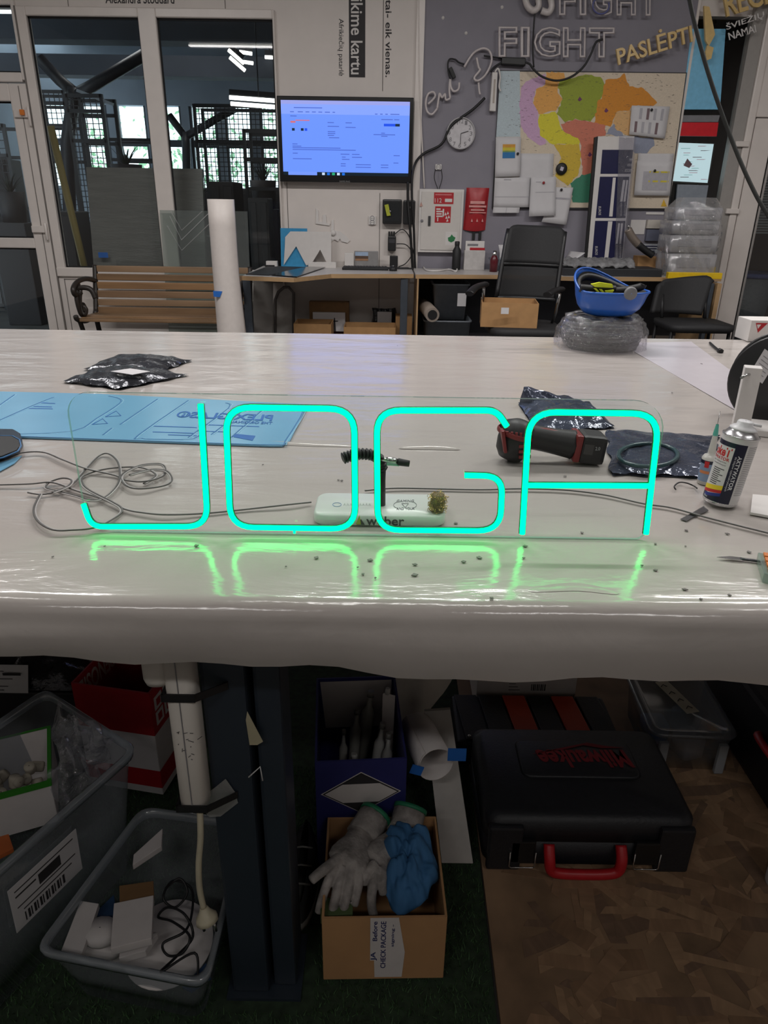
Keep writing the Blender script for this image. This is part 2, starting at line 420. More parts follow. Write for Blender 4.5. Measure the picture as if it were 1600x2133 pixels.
# ceiling beams, tree-like steel columns
steel = mat('dark_steel', (34, 37, 44), 0.5)
mb = MB(); a, b, c, d = rect(0, 62, 600, 84, 8.6); mb.span((-5.6, 8.6, c), (1.2, 8.9, d+0.12)); struct(mb.build('trim_4', darkc))
mb = MB(); a, b, c, d = rect(0, 124, 600, 158, 10.5); mb.span((-5.6, 10.5, c), (1.2, 10.8, d+0.05)); struct(mb.build('trim_5', darkc))
def ycol(lbl, y, trunk, br, r):
    root = thing('steel_column', lbl, 'column', W(trunk[0][0], trunk[0][1], y)*1.0, 'tree shaped columns'); root.location.z = 0
    tp = [W(p[0], p[1], y) for p in trunk]; tp[0].z = 0
    t = MB(); t.tube(tp, r, 8); t.build('trunk', steel, root)
    for q in br:
        t = MB(); t.tube([W(p[0], p[1], y) for p in q], r*0.85, 8); t.build('branch', steel, root)
ycol('tree-shaped dark steel column behind the left window pane', 9.2, [(130, 500), (140, 300), (152, 215), (152, 182)], [[(152, 190), (125, 168), (82, 122)], [(152, 200), (190, 180), (305, 112)]], 0.075)
ycol('tree-shaped dark steel column behind the right window pane', 11.2, [(386, 520), (388, 300), (386, 275)], [[(386, 285), (352, 240)], [(386, 285), (430, 260), (490, 226)]], 0.06)
# black racks and mesh cages
def rack(lbl, x0, x1, rows, bot, y, grid=0, th=0.035, dep=0.4, m=steel):
    a, b, _, ztop = rect(x0, rows[0], x1, bot, y)
    root = thing('wire_rack' if grid else 'storage_rack', lbl, 'rack', ((a+b)/2, y, 0), 'racks in the next room')
    for yy in (y, y+dep):
        for x in (a, b):
            p = MB(); p.span((x-th/2, yy-th/2, 0), (x+th/2, yy+th/2, ztop)); p.build('upright', m, root)
    for r in rows:
        z = W((x0+x1)/2, r, y).z
        for yy in (y, y+dep): p = MB(); p.span((a, yy-th/2, z-th), (b, yy+th/2, z)); p.build('rail', m, root)
    if grid:
        g = MB(); n = int((b-a)/grid); k = int(ztop/grid)
        for i in range(n+1): x = a+(b-a)*i/max(1, n); g.span((x-0.004, y-0.004, 0.1), (x+0.004, y+0.004, ztop))
        for j in range(k+1): z = ztop-j*grid; g.span((a, y-0.004, z-0.004), (b, y+0.004, z+0.004))
        go = g.build('wire_mesh', m, root); go['kind'] = 'stuff'
    return root
rack('black wire mesh cage behind the yellow pole', 88, 158, (188, 212, 258, 330), 560, 9.8, 0.06)
cg = rack('narrow mesh cage with pale top rail right of the steel column', 163, 233, (196, 228, 290), 560, 8.6, 0.055)
p = MB(); p.tube([W(160, 188, 8.6), W(236, 218, 8.6)], 0.02, 4); p.build('top_bar', mat('pale_steel', (150, 156, 164), 0.5), cg)
rack('long black rack under the far windows', 236, 330, (288, 330), 560, 9.6)
rack('black mesh rack behind the right pane', 418, 600, (218, 292), 560, 9.4, 0.05)
rack('low black rack nearest the screen edge', 516, 600, (270, 330, 390), 560, 8.8)
rack('black rack seen through the far left door glass', -60, 40, (258, 320, 430), 640, 8.8, 0.08)
# dark cupboards, plants, boxes in the next room
dk = mat('dark_cupboard', (44, 42, 46), 0.6)
def cup(lbl, x0, y0, x1, y, dep=0.5, m=dk):
    a, b, c, d = rect(x0, y0, x1, 560, y)
    root = thing('cupboard', lbl, 'cupboard', ((a+b)/2, y, 0))
    p = MB(); p.span((a, y, 0), (b, y+dep, d)); p.build('body', m, root, bevel=0.01, seg=1)
    for s in (0, 1):
        q = MB(); q.span((a+0.02+s*(b-a)/2, y-0.015, 0.05), (a-0.02+(s+1)*(b-a)/2, y-0.002, d-0.04)); q.build('door', m, root, bevel=0.004, seg=1)
cup('dark cupboard behind the white roll in the next room', 440, 378, 492, 8.0)
cup('tall dark partition cupboard right of the acrylic sheet', 520, 412, 562, 7.7, 0.3, mat('charcoal', (58, 58, 62), 0.6))
cup('long dark counter along the far wall behind the glass', 380, 395, 590, 10.2, 0.6)
cup('dark low counter behind the yellow pole', 90, 440, 160, 7.7, 0.4)
cup('dark shelf unit behind the far left door', -80, 330, 30, 9.4, 0.4)
def plant(lbl, px, py, y, h, n=26, seed=1):
    rnd = random.Random(seed); b = W(px, py, y)
    root = thing('potted_plant', lbl, 'plant', (b.x, y, 0), 'plants in the next room')
    p = MB(); p.lathe([(0.001, 0), (0.12, 0), (0.15, 0.3), (0.13, 0.3), (0.001, 0.27)], 14, Matrix.Translation((b.x, y, max(0.0, b.z-0.32)))); p.build('pot', dk, root)
    if b.z > 0.4: p = MB(); p.span((b.x-0.18, y-0.18, 0), (b.x+0.18, y+0.18, b.z-0.32)); p.build('pedestal', dk, root, bevel=0.01)
    f = MB()
    for i in range(n):
        a = rnd.uniform(0, 6.28); l = h*rnd.uniform(0.6, 1.1); o = rnd.uniform(0.15, 0.7)*h; pts = []
        for k in range(5):
            t = k/4; pts.append(V((b.x+math.cos(a)*o*t, y+math.sin(a)*o*t*0.6, b.z-0.05+l*(t-0.35*t*t))))
        s = V((-math.sin(a), math.cos(a), 0))*0.012
        for k in range(4):
            w0 = s*(1-k/4.2); w1 = s*(1-(k+1)/4.2); f.add([pts[k]-w0, pts[k]+w0, pts[k+1]+w1, pts[k+1]-w1], [(0, 1, 2, 3)], 0, True)
    f.build('leaves', mat('dark_leaf', (26, 38, 30), 0.5), root)
plant('spiky dark plant behind the clear acrylic sheet', 402, 425, 8.3, 0.45, seed=2)
plant('spiky dark plant left of the wall screen', 548, 372, 9.0, 0.4, seed=3)
plant('dark plant above the leaning grey board', 262, 338, 7.6, 0.3, seed=4)
plant('dark plant behind the far left door glass', 20, 395, 8.2, 0.3, seed=5)
# leaning yellow pole and grey wrapped board
o = MB(); a = W(105, 262, 6.75); b = W(178, 566, 7.0); d = (b-a); b2 = a+d*((0.0-a.z)/d.z); o.tube([a, b2], 0.032, 10)
tag(o.build('wooden_pole', mat('yellow_wood', (142, 124, 70), 0.6, stretch=(1, 1, 0.1))), 'long dull yellow pole leaning behind the left window pane', 'pole')
gb_ = thing('wrapped_board', 'large grey board wrapped in film leaning behind the window', 'board', (W(290, 450, 6.7).x, 6.75, 0))
pa = [W(175, 349, 6.95), W(372, 350, 6.95), W(418, 352, 6.95)]
o = MB(); x0 = W(186, 450, 6.85).x; x1 = W(424, 450, 6.85).x; zt = W(290, 350, 6.95).z
o.prism([(x0, 6.66, 0.0), (x1, 6.66, 0.0), (x1, 6.93, zt), (x0, 6.93, zt)], (0, 0.05, 0.0)); o.build('board', mat('grey_film_board', (104, 101, 97), 0.32, var=0.14, scale=8, stretch=(0.5, 1, 5), bump=0.35, bscale=30, k=1.1), gb_)
o = MB(); p = W(205, 533, 6.62); o.box((p.x, 6.735, p.z), (0.085, 0.004, 0.045)); o.build('tape', mat('blue_tape', (30, 100, 185), 0.6), gb_)
# luminaires of the next room
tubem = mat('lit_tube', (255, 250, 240), 0.4, emis=3.0)
def nlamp(lbl, a, b, y, n=2, dz=0.06, lead=None):
    A = W(*a, y); B = W(*b, y)
    root = thing('ceiling_lamp', lbl, 'lamp', (A+B)/2, 'lamps of the next room')
    for i in range(n):
        q = MB(); q.tube([A+V((0, 0.05*i, -dz*i)), B+V((0, 0.05*i, -dz*i))], 0.02, 8); q.build('tube', tubem, root)
    c = MB(); m_ = (A+B)/2; c.tube([m_, V((m_.x, m_.y, CEIL))], 0.006, 5); c.build('hanger', steel, root)
    c = MB(); c.tube([A+V((0, 0.02, 0.05)), B+V((0, 0.02, 0.05))], 0.035, 4); c.build('housing', steel, root)
nlamp('pair of slanting lit tubes in upper right pane', (476, 104), (508, 132), 9.0)
nlamp('pair of short lit tubes right of the slanting pair', (499, 108), (525, 112), 10.0, 2, 0.09)
nlamp('small lit lamp at the upper right edge of right pane', (552, 119), (572, 120), 10.4, 1)
nlamp('long lit double tube just left of the wall screen', (478, 203), (600, 212), 8.4, 2, 0.05)
lamp_light(-2.6, 9.6, 0.5, 3.5)
# ================================================================ WORKBENCH
TZ = 0.86
film = mat('table_film', (185, 178, 173), 0.24, var=0.03, scale=3, k=1.0, spec=0.7)
def film_nodes(m):
    nt = m.node_tree; b = nt.nodes['Principled BSDF']
    tc = nt.nodes.new('ShaderNodeTexCoord'); mp = nt.nodes.new('ShaderNodeMapping'); mp.inputs['Scale'].default_value = (1.0, 3.2, 1.0)
    nt.links.new(tc.outputs['Object'], mp.inputs[0])
    n1 = nt.nodes.new('ShaderNodeTexNoise'); n1.inputs['Scale'].default_value = 3.2; n1.inputs['Detail'].default_value = 6; n1.inputs['Distortion'].default_value = 0.6
    nt.links.new(mp.outputs[0], n1.inputs['Vector'])
    n2 = nt.nodes.new('ShaderNodeTexNoise'); n2.inputs['Scale'].default_value = 26; n2.inputs['Detail'].default_value = 3
    nt.links.new(tc.outputs['Object'], n2.inputs['Vector'])
    ad = nt.nodes.new('ShaderNodeMath'); ad.operation = 'MULTIPLY_ADD'; ad.inputs[1].default_value = 0.10
    nt.links.new(n2.outputs['Fac'], ad.inputs[0]); nt.links.new(n1.outputs['Fac'], ad.inputs[2])
    bp = nt.nodes.new('ShaderNodeBump'); bp.inputs['Strength'].default_value = 0.24; bp.inputs['Distance'].default_value = 0.02
    nt.links.new(ad.outputs[0], bp.inputs['Height']); nt.links.new(bp.outputs[0], b.inputs['Normal'])
    # faint warm / cool blotches of the paper under the film
    rn = nt.nodes.new('ShaderNodeTexNoise'); rn.inputs['Scale'].default_value = 1.1; rn.inputs['Detail'].default_value = 2
    nt.links.new(tc.outputs['Object'], rn.inputs['Vector'])
    rr = nt.nodes.new('ShaderNodeMapRange'); rr.inputs[3].default_value = 0.08; rr.inputs[4].default_value = 0.22
    nt.links.new(rn.outputs['Fac'], rr.inputs[0]); nt.links.new(rr.outputs[0], b.inputs['Roughness'])
film_nodes(film)
YB0 = T(800, 1262, TZ).y; YB1 = T(800, 697, TZ).y
XL, XR = -2.6, 2.5
bench = thing('workbench', 'large workbench covered with white plastic film', 'workbench', (0, (YB0+YB1)/2, 0))
o = MB(); o.span((XL, YB0+0.012, TZ-0.055), (XR, YB1-0.01, TZ-0.004)); o.build('tabletop', mat('board_edge', (150, 140, 125), 0.6), bench)
# the film: flat on top, rolled over the front edge and hanging down with a wavy hem
def hem(x):
    t = (x+0.62)/1.24
    return 0.052+0.020*max(0, min(1, (t-0.18)/0.4))+0.004*math.sin(x*17)+0.003*math.sin(x*41+1)
NX = 150
def film_pt(u, v):
    x = XL+(XR-XL)*u
    wig = 0.0014*math.sin(x*13+v*9)+0.001*math.sin(x*31)
    if v <= 0.5:
        y = YB1+(YB0+0.02-YB1)*(v/0.5); z = TZ+0.0007*math.sin(y*9+x*3)*math.sin(x*2.1)
        return V((x, y, z))
    if v <= 0.75:
        a = (v-0.5)/0.25*PI/2; r = 0.022
        return V((x, YB0+0.02-r*math.sin(a)-abs(wig)*0.4, TZ-r*(1-math.cos(a))))
    s = (v-0.75)/0.25
    h = hem(x)
    return V((x, YB0-0.002-0.006*math.sin(s*PI)-0.004*s*math.sin(x*9.0)-wig*s, TZ-0.022-h*s))
o = MB(); o.grid(film_pt, NX, 24); fo = o.build('film_cover', film, bench)
o = MB(); o.grid(lambda u, v: V((XL+(XR-XL)*u, YB1-0.001+0.012*math.sin(v*PI/2), TZ-0.0005-0.09*v*v)), 40, 4); o.build('film_back_hem', film, bench)
# flattened folds and seams lying on the film (second layer of film, raised edges)
def fold(pts, wdt, hgt, name='film_fold'):
    P = smoothpts([T(p[0], p[1], TZ+0.0008) for p in pts], 8); f = MB(); n = len(P)
    def fn(u, v):
        i = min(n-1, int(round(u*(n-1)))); e = math.sin(PI*u)**0.6
        return P[i]+V((0, (v-0.5)*wdt*e, hgt*e*math.sin(PI*v)))
    f.grid(fn, n-1, 4); f.build(name, film, bench)
fold([(470, 912), (560, 922), (640, 926), (740, 930)], 0.02, 0.004); fold([(830, 934), (900, 933), (960, 936)], 0.02, 0.005)

fold([(1100, 1230), (1200, 1222), (1290, 1236)], 0.02, 0.0006)
pass
# pale strips of overlapping film at the far right
sp = MB(); tpoly(sp, [(1290, 715), (1440, 712), (1560, 800), (1545, 862)], TZ+0.0006, 0.0008); sp.build('film_strip', mat('film_lilac', (196, 190, 196), 0.2, var=0.02, k=1.05), bench)
# steel legs
leg = mat('leg_steel', (42, 50, 60), 0.4, var=0.1, scale=6)
def post(x0, x1, y0, y1):
    o = MB(); o.span((x0, y0, 0.012), (x1, y1, TZ-0.057)); return o.build('leg', leg, bench, bevel=0.006)
PY = YB0+0.115
a = W(452, 1750, PY).x; b = W(536, 1750, PY).x; c = W(546, 1750, PY).x; d = W(598, 1750, PY).x
post(a, b, PY, PY+0.09); post(c, d, PY+0.012, PY+0.10)
for x in (-2.3, 2.2): post(x, x+0.085, PY, PY+0.09)
for x in (-2.3, -0.24, 2.2): post(x, x+0.085, YB1-0.25, YB1-0.16)
o = MB(); o.span((a-0.01, PY-0.01, 0.0), (d+0.01, PY+0.11, 0.012)); o.build('foot_plate', leg, bench)
for y in (PY+0.1, YB1-0.2): o = MB(); o.span((XL+0.2, y, TZ-0.115), (XR-0.2, y+0.05, TZ-0.057)); o.build('frame_rail', leg, bench)
sk = MB(); rpoly(sk, [(515, 1482), (548, 1545), (536, 1552), (520, 1552), (512, 1500)], PY-0.0006, 0.0006); sk.build('masking_tape', mat('tape_beige', (176, 168, 140), 0.7), bench)
t_ = MB(); pp = [W(q[0], q[1], PY-0.001) for q in ((518, 1619), (542, 1597), (547, 1626))]; t_.tube(pp, 0.0012, 5); t_.build('pen_mark', mat('chalk', (225, 225, 225), 0.7), bench)
# floor covers under the bench
gr = mat('turf_base', (40, 56, 38), 0.9, var=0.4, scale=60)
XB = T(1010, 1830, 0).x; XB2 = T(1032, 2133, 0).x
o = MB(); o.prism([(-2.8, 0.3, 0.001), (XB2-0.01, 0.3, 0.001), (XB, 1.3, 0.001), (XB, 2.2, 0.001), (-2.8, 2.2, 0.001)], (0, 0, 0.004)); tf = o.build('turf_mat', gr); struct(tf)
f = MB(); rnd = random.Random(3)
for i in range(26000):
    x = rnd.uniform(-1.0, 0.22); y = rnd.uniform(0.62, 1.35)
    if a-0.03 < x < d+0.03 and PY-0.03 < y < PY+0.13: continue
    if x > XB2+(XB-XB2)*(y-0.7)/0.4-0.006: continue
    h = rnd.uniform(0.006, 0.013); a_ = rnd.uniform(0, 6.28); s = V((math.cos(a_), math.sin(a_), 0))*0.0011; l = V((rnd.gauss(0, 0.004), rnd.gauss(0, 0.004), h)); p = V((x, y, 0.005))
    f.add([p-s, p+s, p+l], [(0, 1, 2)])
fo = f.build('artificial_grass', mat('turf_blade', (58, 88, 52), 0.7, var=0.35, scale=40)); tag(fo, 'dark green artificial grass mat on the floor under the bench', 'grass'); fo['kind'] = 'stuff'
# OSB board with single strands proud of the surface
osb = mat('osb', (146, 118, 92), 0.6, var=0.35, scale=9, k=0.9)
o = MB(); o.prism([(XB2, 0.3, 0.001), (2.4, 0.3, 0.001), (2.4, 2.3, 0.001), (XB, 2.3, 0.001), (XB, 1.3, 0.001)], (0, 0, 0.010)); ob = struct(o.build('floor_board', osb))
tones = [mat('strand_%s' % n, c, 0.6, var=0.2, scale=50, stretch=(1, 0.2, 1)) for n, c in (('tan', (146, 116, 90)), ('brown', (132, 104, 80)), ('pale', (156, 126, 98)), ('umber', (120, 96, 78)))]
sh = []
for i in range(10):
    l = rnd.uniform(0.04, 0.10); wd = rnd.uniform(0.008, 0.022); m_ = MB()
    m_.prism([(-l, -wd*rnd.uniform(.5, 1), 0), (l*0.9, -wd, 0), (l, wd*rnd.uniform(.3, 1), 0), (-l*0.8, wd, 0)], (0, 0, 0.0008))
    ob0 = m_.build('strand', tones[i % 4], None, loc=V((0, 0, 0))); sh.append(ob0.data); bpy.data.objects.remove(ob0)
for i in range(290):
    s = bpy.data.objects.new('strand', rnd.choice(sh)); COL.objects.link(s)
    s.location = (rnd.uniform(XB+0.09, 0.95), rnd.uniform(0.7, 1.5), 0.0108+rnd.uniform(0, 0.0006)); s.rotation_euler = (0, 0, rnd.gauss(0.2, 0.9))
    adopt(s, ob)

# ================================================================ GLOWING SIGN
neon = mat('green_neon', (0, 255, 124), 0.4, emis=5.6, spec=0.0)
nt = neon.node_tree.nodes['Principled BSDF']; nt.inputs['Emission Color'].default_value = (0.0, 1.0, 0.14, 1); nt.inputs['Base Color'].default_value = (0, 0.02, 0.01, 1)
housing = mat('neon_side', (20, 110, 84), 0.4)
acr = clear('clear_acrylic', (252, 255, 254), 0.04, 0.02)
acr_edge = clear('acrylic_edge', (196, 224, 214), 0.25, 0.05, 0.35, (190, 225, 212))
SY = T(800, 1122, TZ).y
sign = thing('neon_sign', 'lit green neon letter sign on a clear acrylic sheet standing on the bench', 'sign', (W(770, 1110, SY).x, SY, TZ))
# acrylic sheet with rounded upper corners and left lower corner
def S(px, py, y=None): return W(px, py, SY if y is None else y)
c0 = S(140, 980); c1 = S(1388, 980); zt = S(770, 829).z; zb = TZ+0.0015
xl, xr = S(139, 880).x, S(1386, 900).x
def rr(xl, xr, zb, zt, rs, n=7):
    out = []
    for (cx, cz, r, a0) in ((xr, zb, rs[0], -PI/2), (xr, zt, rs[1], 0), (xl, zt, rs[2], PI/2), (xl, zb, rs[3], PI)):
        sx = -1 if cx == xr else 1; sz = 1 if cz == zb else -1
        for k in range(n+1):
            a = a0+PI/2*k/n; out.append((cx+sx*r+r*math.cos(a), cz+sz*r+r*math.sin(a)))
    return out
ol = rr(xl, xr, zb, zt, (0.012, 0.042, 0.03, 0.04))
o = MB(); o.prism([(x, SY+0.006, z) for x, z in ol], (0, 0.005, 0), 0)
for i, f in enumerate(o.f):
    if len(f) == 4: o.mi[i] = 1
o.build('acrylic_sheet', [acr, acr_edge], sign)
def bez(pts, rad, n=7):
    """polyline with rounded corners; pts in pixels on the sign plane"""
    P = [S(*p) for p in pts]; out = [P[0]]
    for i in range(1, len(P)-1):
        a = (P[i-1]-P[i]); b = (P[i+1]-P[i]); r = min(rad, a.length*0.49, b.length*0.49)
        A = P[i]+a.normalized()*r; B = P[i]+b.normalized()*r
        for k in range(n+1):
            t = k/n; out.append(A*(1-t)**2+P[i]*2*t*(1-t)+B*t*t)
    return out+[P[-1]]
NR = 0.0037
def letter(lbl, strokes):
    g = None
    for k, (pts, rad, closed) in enumerate(strokes):
        o = MB()
        if closed:
            mid = [((pts[0][0]+pts[1][0])/2, (pts[0][1]+pts[1][1])/2)]
            P = bez(mid+pts[1:]+[pts[0]]+mid, rad)[:-1]
        else: P = bez(pts, rad)
        o.tube(P, NR, 16, closed=closed, flat=1.0, upv=(0, 1, 0))
        if g is None: g = o.build('letter_tube', neon, sign); g['label'] = lbl
        else: o.build('stroke', neon, g)
        h = MB(); h.tube([p+V((0, 0.0018, 0)) for p in P], NR*1.27, 10, closed=closed, flat=0.66, upv=(0, 1, 0)); h.build('tube_housing', housing, g)
letter('glowing green letter J', [([(418, 842), (433, 1097), (190, 1097), (174, 1050)], 0.03, False)])
letter('glowing green letter O', [([(470, 848), (738, 852), (740, 1102), (480, 1098)], 0.032, True)])
letter('glowing green letter G', [([(1056, 888), (1034, 855), (785, 855), (787, 1104), (1042, 1106), (1047, 992), (968, 990)], 0.03, False)])
letter('glowing green letter A', [([(1088, 1112), (1103, 858), (1374, 862), (1346, 1112)], 0.034, False), ([(1100, 1011), (1354, 1012)], 0.02, False)])
o = MB(); o.tube([S(614, 1094)+V((0, -0.004, 0)), S(614, 1108)+V((0, -0.004, 0))], 0.0018, 6); o.build('end_joint', neon, sign)
wire = mat('grey_wire', (172, 168, 166), 0.4); wire_d = mat('dark_wire', (92, 90, 88), 0.4)
# ================================================================ ON THE WALL
white = mat('white_matt', (214, 210, 207), 0.6, var=0.03, scale=20)
paper = mat('paper', (206, 204, 206), 0.8, var=0.03, scale=12)
ink = mat('ink', (46, 44, 46), 0.7); inkg = mat('ink_grey', (128, 126, 130), 0.8)
red = mat('red_print', (176, 28, 38), 0.5); blackm = mat('matt_black', (24, 24, 26), 0.55)
cable_b = mat('black_cable', (22, 22, 24), 0.5)
def wtube(name, pts, y, r, m, parent=None, n=6, lab=None, cat='cable', sm=6, anchor=None):
    P = [W(p[0], p[1], p[2] if len(p) > 2 else y) for p in pts]
    o = MB(); o.tube(smoothpts(P, sm), r, n); ob = o.build(name, m, parent)
    if lab: tag(ob, lab, cat)
    return ob
def stuff(o): o['kind'] = 'stuff'; return o
# vinyl lettering on the white wall (reads downwards)
def vtext(name, s, xl, xr, yt, yb, m, y=YW, bold=0.0, parent=None, th=0.0015):
    """text turned a quarter clockwise: starts at top, letters' tops face right"""
    O = W(xl, yt, y); X = W(xl, yb, y)-O; Y = W(xr, yt, y)-O
    return text(name, s, O, X, Y, m, parent, th, bold)
vb = thing('wall_lettering', 'white vertical lettering on a black strip above the wall screen', 'lettering', W(743, 160, YW))
o = MB(); rbox(o, 727, -60, 761, 161, YW-0.002, 0.002); o.build('black_strip', ink, vb)
vtext('lettering_text', 'nueikime kartu', 731, 756, -56, 155, white, YW-0.002, 0.012, vb)
tag(vtext('wall_lettering', 'Nori eiti greitai- eik vienas.', 799, 817, -160, 161, ink, YW-0.0005, 0.012), 'black vertical lettering beside the pipe, right of the black strip', 'lettering')
tag(vtext('wall_lettering', 'Afrikiečių patarlė', 703, 717, 39, 158, ink, YW-0.0005), 'small grey vertical lettering left of the black strip', 'lettering')
tag(wtext('wall_lettering', 'Alexandra Stoddard', (220, 7), (363, 8), (220, -13), YW-0.0005, ink, None, 0.0015, 0.01), 'small black name lettering above the window', 'lettering')

# screen
tv = thing('wall_screen', 'black framed wall screen showing a light blue web page', 'screen', W(720, 380, YW))
x0, x1, z0, z1 = rect(580, 201, 860, 380, YW-0.09)
o = MB(); o.span((x0, YW-0.09, z0), (x1, YW-0.03, z1)); o.build('housing', mat('screen_bezel', (14, 14, 16), 0.25), tv, bevel=0.006)
o = MB(); o.span((x0+0.25, YW-0.03, z0+0.15), (x1-0.25, YW, z1-0.15)); o.build('wall_mount', blackm, tv)
def scm(n, c, e=1.0): return mat('screen_'+n, c, 0.2, emis=e)
su0, su1, sv0, sv1 = x0+0.03, x1-0.03, z0+0.05, z1-0.03
def sq(mb, u0, v0, u1, v1, mi=0, lift=0.0006):   # page fractions, v from the top
    y = YW-0.0905-lift
    a = su0+(su1-su0)*u0; b = su0+(su1-su0)*u1; c = sv1+(sv0-sv1)*v0; d = sv1+(sv0-sv1)*v1
    mb.add([(a, y, d), (b, y, d), (b, y, c), (a, y, c)], [(0, 1, 2, 3)], mi)
o = MB(); sq(o, 0, 0, 1, 0.955); sc = o.build('display', scm('page', (106, 146, 252)), tv)
o = MB(); sq(o, 0, 0, 1, 0.05, 0, .001); sq(o, 0, 0.05, 1, 0.18, 1, .001); stuff(o.build('browser_bar', [scm('bar', (150, 158, 226)), scm('bar2', (130, 160, 255))], sc))
o = MB(); sq(o, 0, 0.955, 1, 1, 0, .001); sq(o, 0.04, 0.955, 0.27, 1, 1, .0013)
for i, u in enumerate((0.31, 0.35, 0.39, 0.43, 0.47)): sq(o, u, 0.962, u+0.022, 0.996, 2+i % 3, .0016)
stuff(o.build('task_bar', [scm('taskbar', (12, 28, 40)), scm('search', (116, 150, 248)), scm('ic1', (200, 220, 255)), scm('ic2', (30, 110, 220)), scm('ic3', (40, 170, 120))], sc))
o = MB(); rnd = random.Random(5)
for (u, v, l) in [(0.07, .145, .03), (.13, .145, .04), (.19, .145, .03), (.24, .145, .03), (.29, .145, .03), (.34, .145, .04), (.4, .145, .02), (.73, .16, .02), (.77, .16, .02), (.81, .16, .02), (.85, .16, .07),
                  (.07, .20, .05), (.78, .23, .05), (.83, .23, .04), (.88, .23, .04), (.36, .28, .05), (.5, .28, .05), (.36, .33, .09), (.5, .34, .08), (.36, .40, .06), (.36, .425, .06), (.36, .45, .05), (.37, .48, .08), (.72, .43, .17), (.78, .41, .03), (.78, .45, .05),
                  (.08, .57, .04), (.08, .60, .07), (.08, .62, .38), (.08, .645, .5), (.08, .695, .04), (.46, .70, .07), (.55, .70, .06), (.88, .71, .05), (.47, .74, .03), (.55, .74, .08), (.47, .77, .06), (.08, .77, .15), (.46, .83, .04), (.58, .84, .12), (.46, .86, .04), (.58, .875, .12), (.78, .84, .06), (.78, .875, .06), (.88, .81, .04), (.1, .09, .22)]:
    sq(o, u, v, u+l, v+0.012, 0, .0016)
for u in (.08, .15): sq(o, u, .365, u+.022, .40, 1, .0016)
sq(o, .18, .365, .20, .40, 3, .0016); sq(o, .07, .27, .11, .295, 2, .0016); sq(o, .11, .255, .22, .268, 2, .0016); sq(o, .80, .29, .89, .325, 3, .0016); sq(o, .89, .29, .925, .325, 1, .0016)
stuff(o.build('page_text', [scm('t', (76, 104, 196)), scm('t2', (16, 40, 60)), scm('t3', (206, 110, 120)), scm('t4', (30, 80, 230))], sc))
wtext('maker_logo', 'SAMSUNG', (707, 379.5), (729, 380), (707, 376), YW-0.0905, mat('logo_grey', (130, 130, 130), 0.4), tv, 0.001)

# pipe and cables between white wall and grey panel
wtube('white_cable', [(872, -20), (873, 150), (876, 230), (884, 392)], YW-0.03, 0.006, frame_w, None, lab='thin white cable running down the edge of the grey panel')
wtube('black_cable', [(1010, 204), (985, 228), (940, 262), (920, 300), (880, 322), (862, 350, YW-.1), (858, 400, YW-.11), (862, 470, YW-.11), (864, 540, YW-.06), (866, 590, YW-.06), (862, 690)], YW-0.05, 0.010, cable_b, None, lab='thick black cable hanging from the wall lamp down past the screen')
wtube('black_cable', [(850, 378, YW-.1), (850, 420, YW-.1), (855, 485, YW-.11), (860, 566, YW-.05)], YW-0.04, 0.011, cable_b, None, lab='black cable running straight down below the right screen corner')
wtube('black_cable', [(822, 488), (838, 478), (852, 492), (860, 520), (866, 548)], YW-0.03, 0.004, cable_b, None, lab='thin black cable looping from the top of the charger')
wtube('black_cable', [(826, 508), (846, 510), (858, 528), (846, 548), (830, 556)], YW-0.05, 0.004, cable_b, None, lab='thin black cable leaving the side of the charger')

# open black tool case on the wall, charger, sockets
tc = thing('tool_case', 'open black plastic tool case hanging right below the screen', 'case', W(832, 468, YW))
o = MB(); rbox(o, 797, 415, 837, 467, YW-0.07, 0.07); o.build('case_bottom', blackp, tc, bevel=0.012)
o = MB(); rbox(o, 840, 417, 865, 468, YW-0.07, 0.06); o.build('case_lid', blackp, tc, bevel=0.012)
o = MB(); rbox(o, 802, 421, 833, 462, YW-0.073, 0.01); o.build('foam_inlay', mat('foam', (34, 36, 38), 0.9, bump=0.3), tc, bevel=0.004)
o = MB(); rpoly(o, [(801, 427), (809, 425), (814, 449), (806, 450)], YW-0.09, 0.02); o.build('yellow_tool', mat('olive_yellow', (170, 176, 50), 0.5), tc)
for px in (813, 853): o = MB(); o.lathe([(0.001, 0.012), (0.008, 0.012), (0.01, 0)], 10, Matrix.Translation(W(px, 440 if px < 840 else 432, YW-0.08)) @ Matrix.Rotation(PI/2, 4, 'X')); o.build('knob', mat('steel', (170, 170, 170), 0.3, 1.0), tc)
ch = thing('charger', 'black charger block on the wall above the desk', 'charger', W(816, 522, YW))
o = MB(); rbox(o, 808, 492, 825, 523, YW-0.06, 0.06); o.build('body', blackp, ch, bevel=0.008)
for px in (811, 816, 821): o = MB(); rbox(o, px-2, 482, px+2, 493, YW-0.05, 0.03); o.build('plug', blackp, ch, bevel=0.003)
o = MB(); rbox(o, 810, 498, 823, 506, YW-0.0615, 0.002); o.build('label_plate', mat('grey_plate', (60, 60, 64), 0.4), ch)
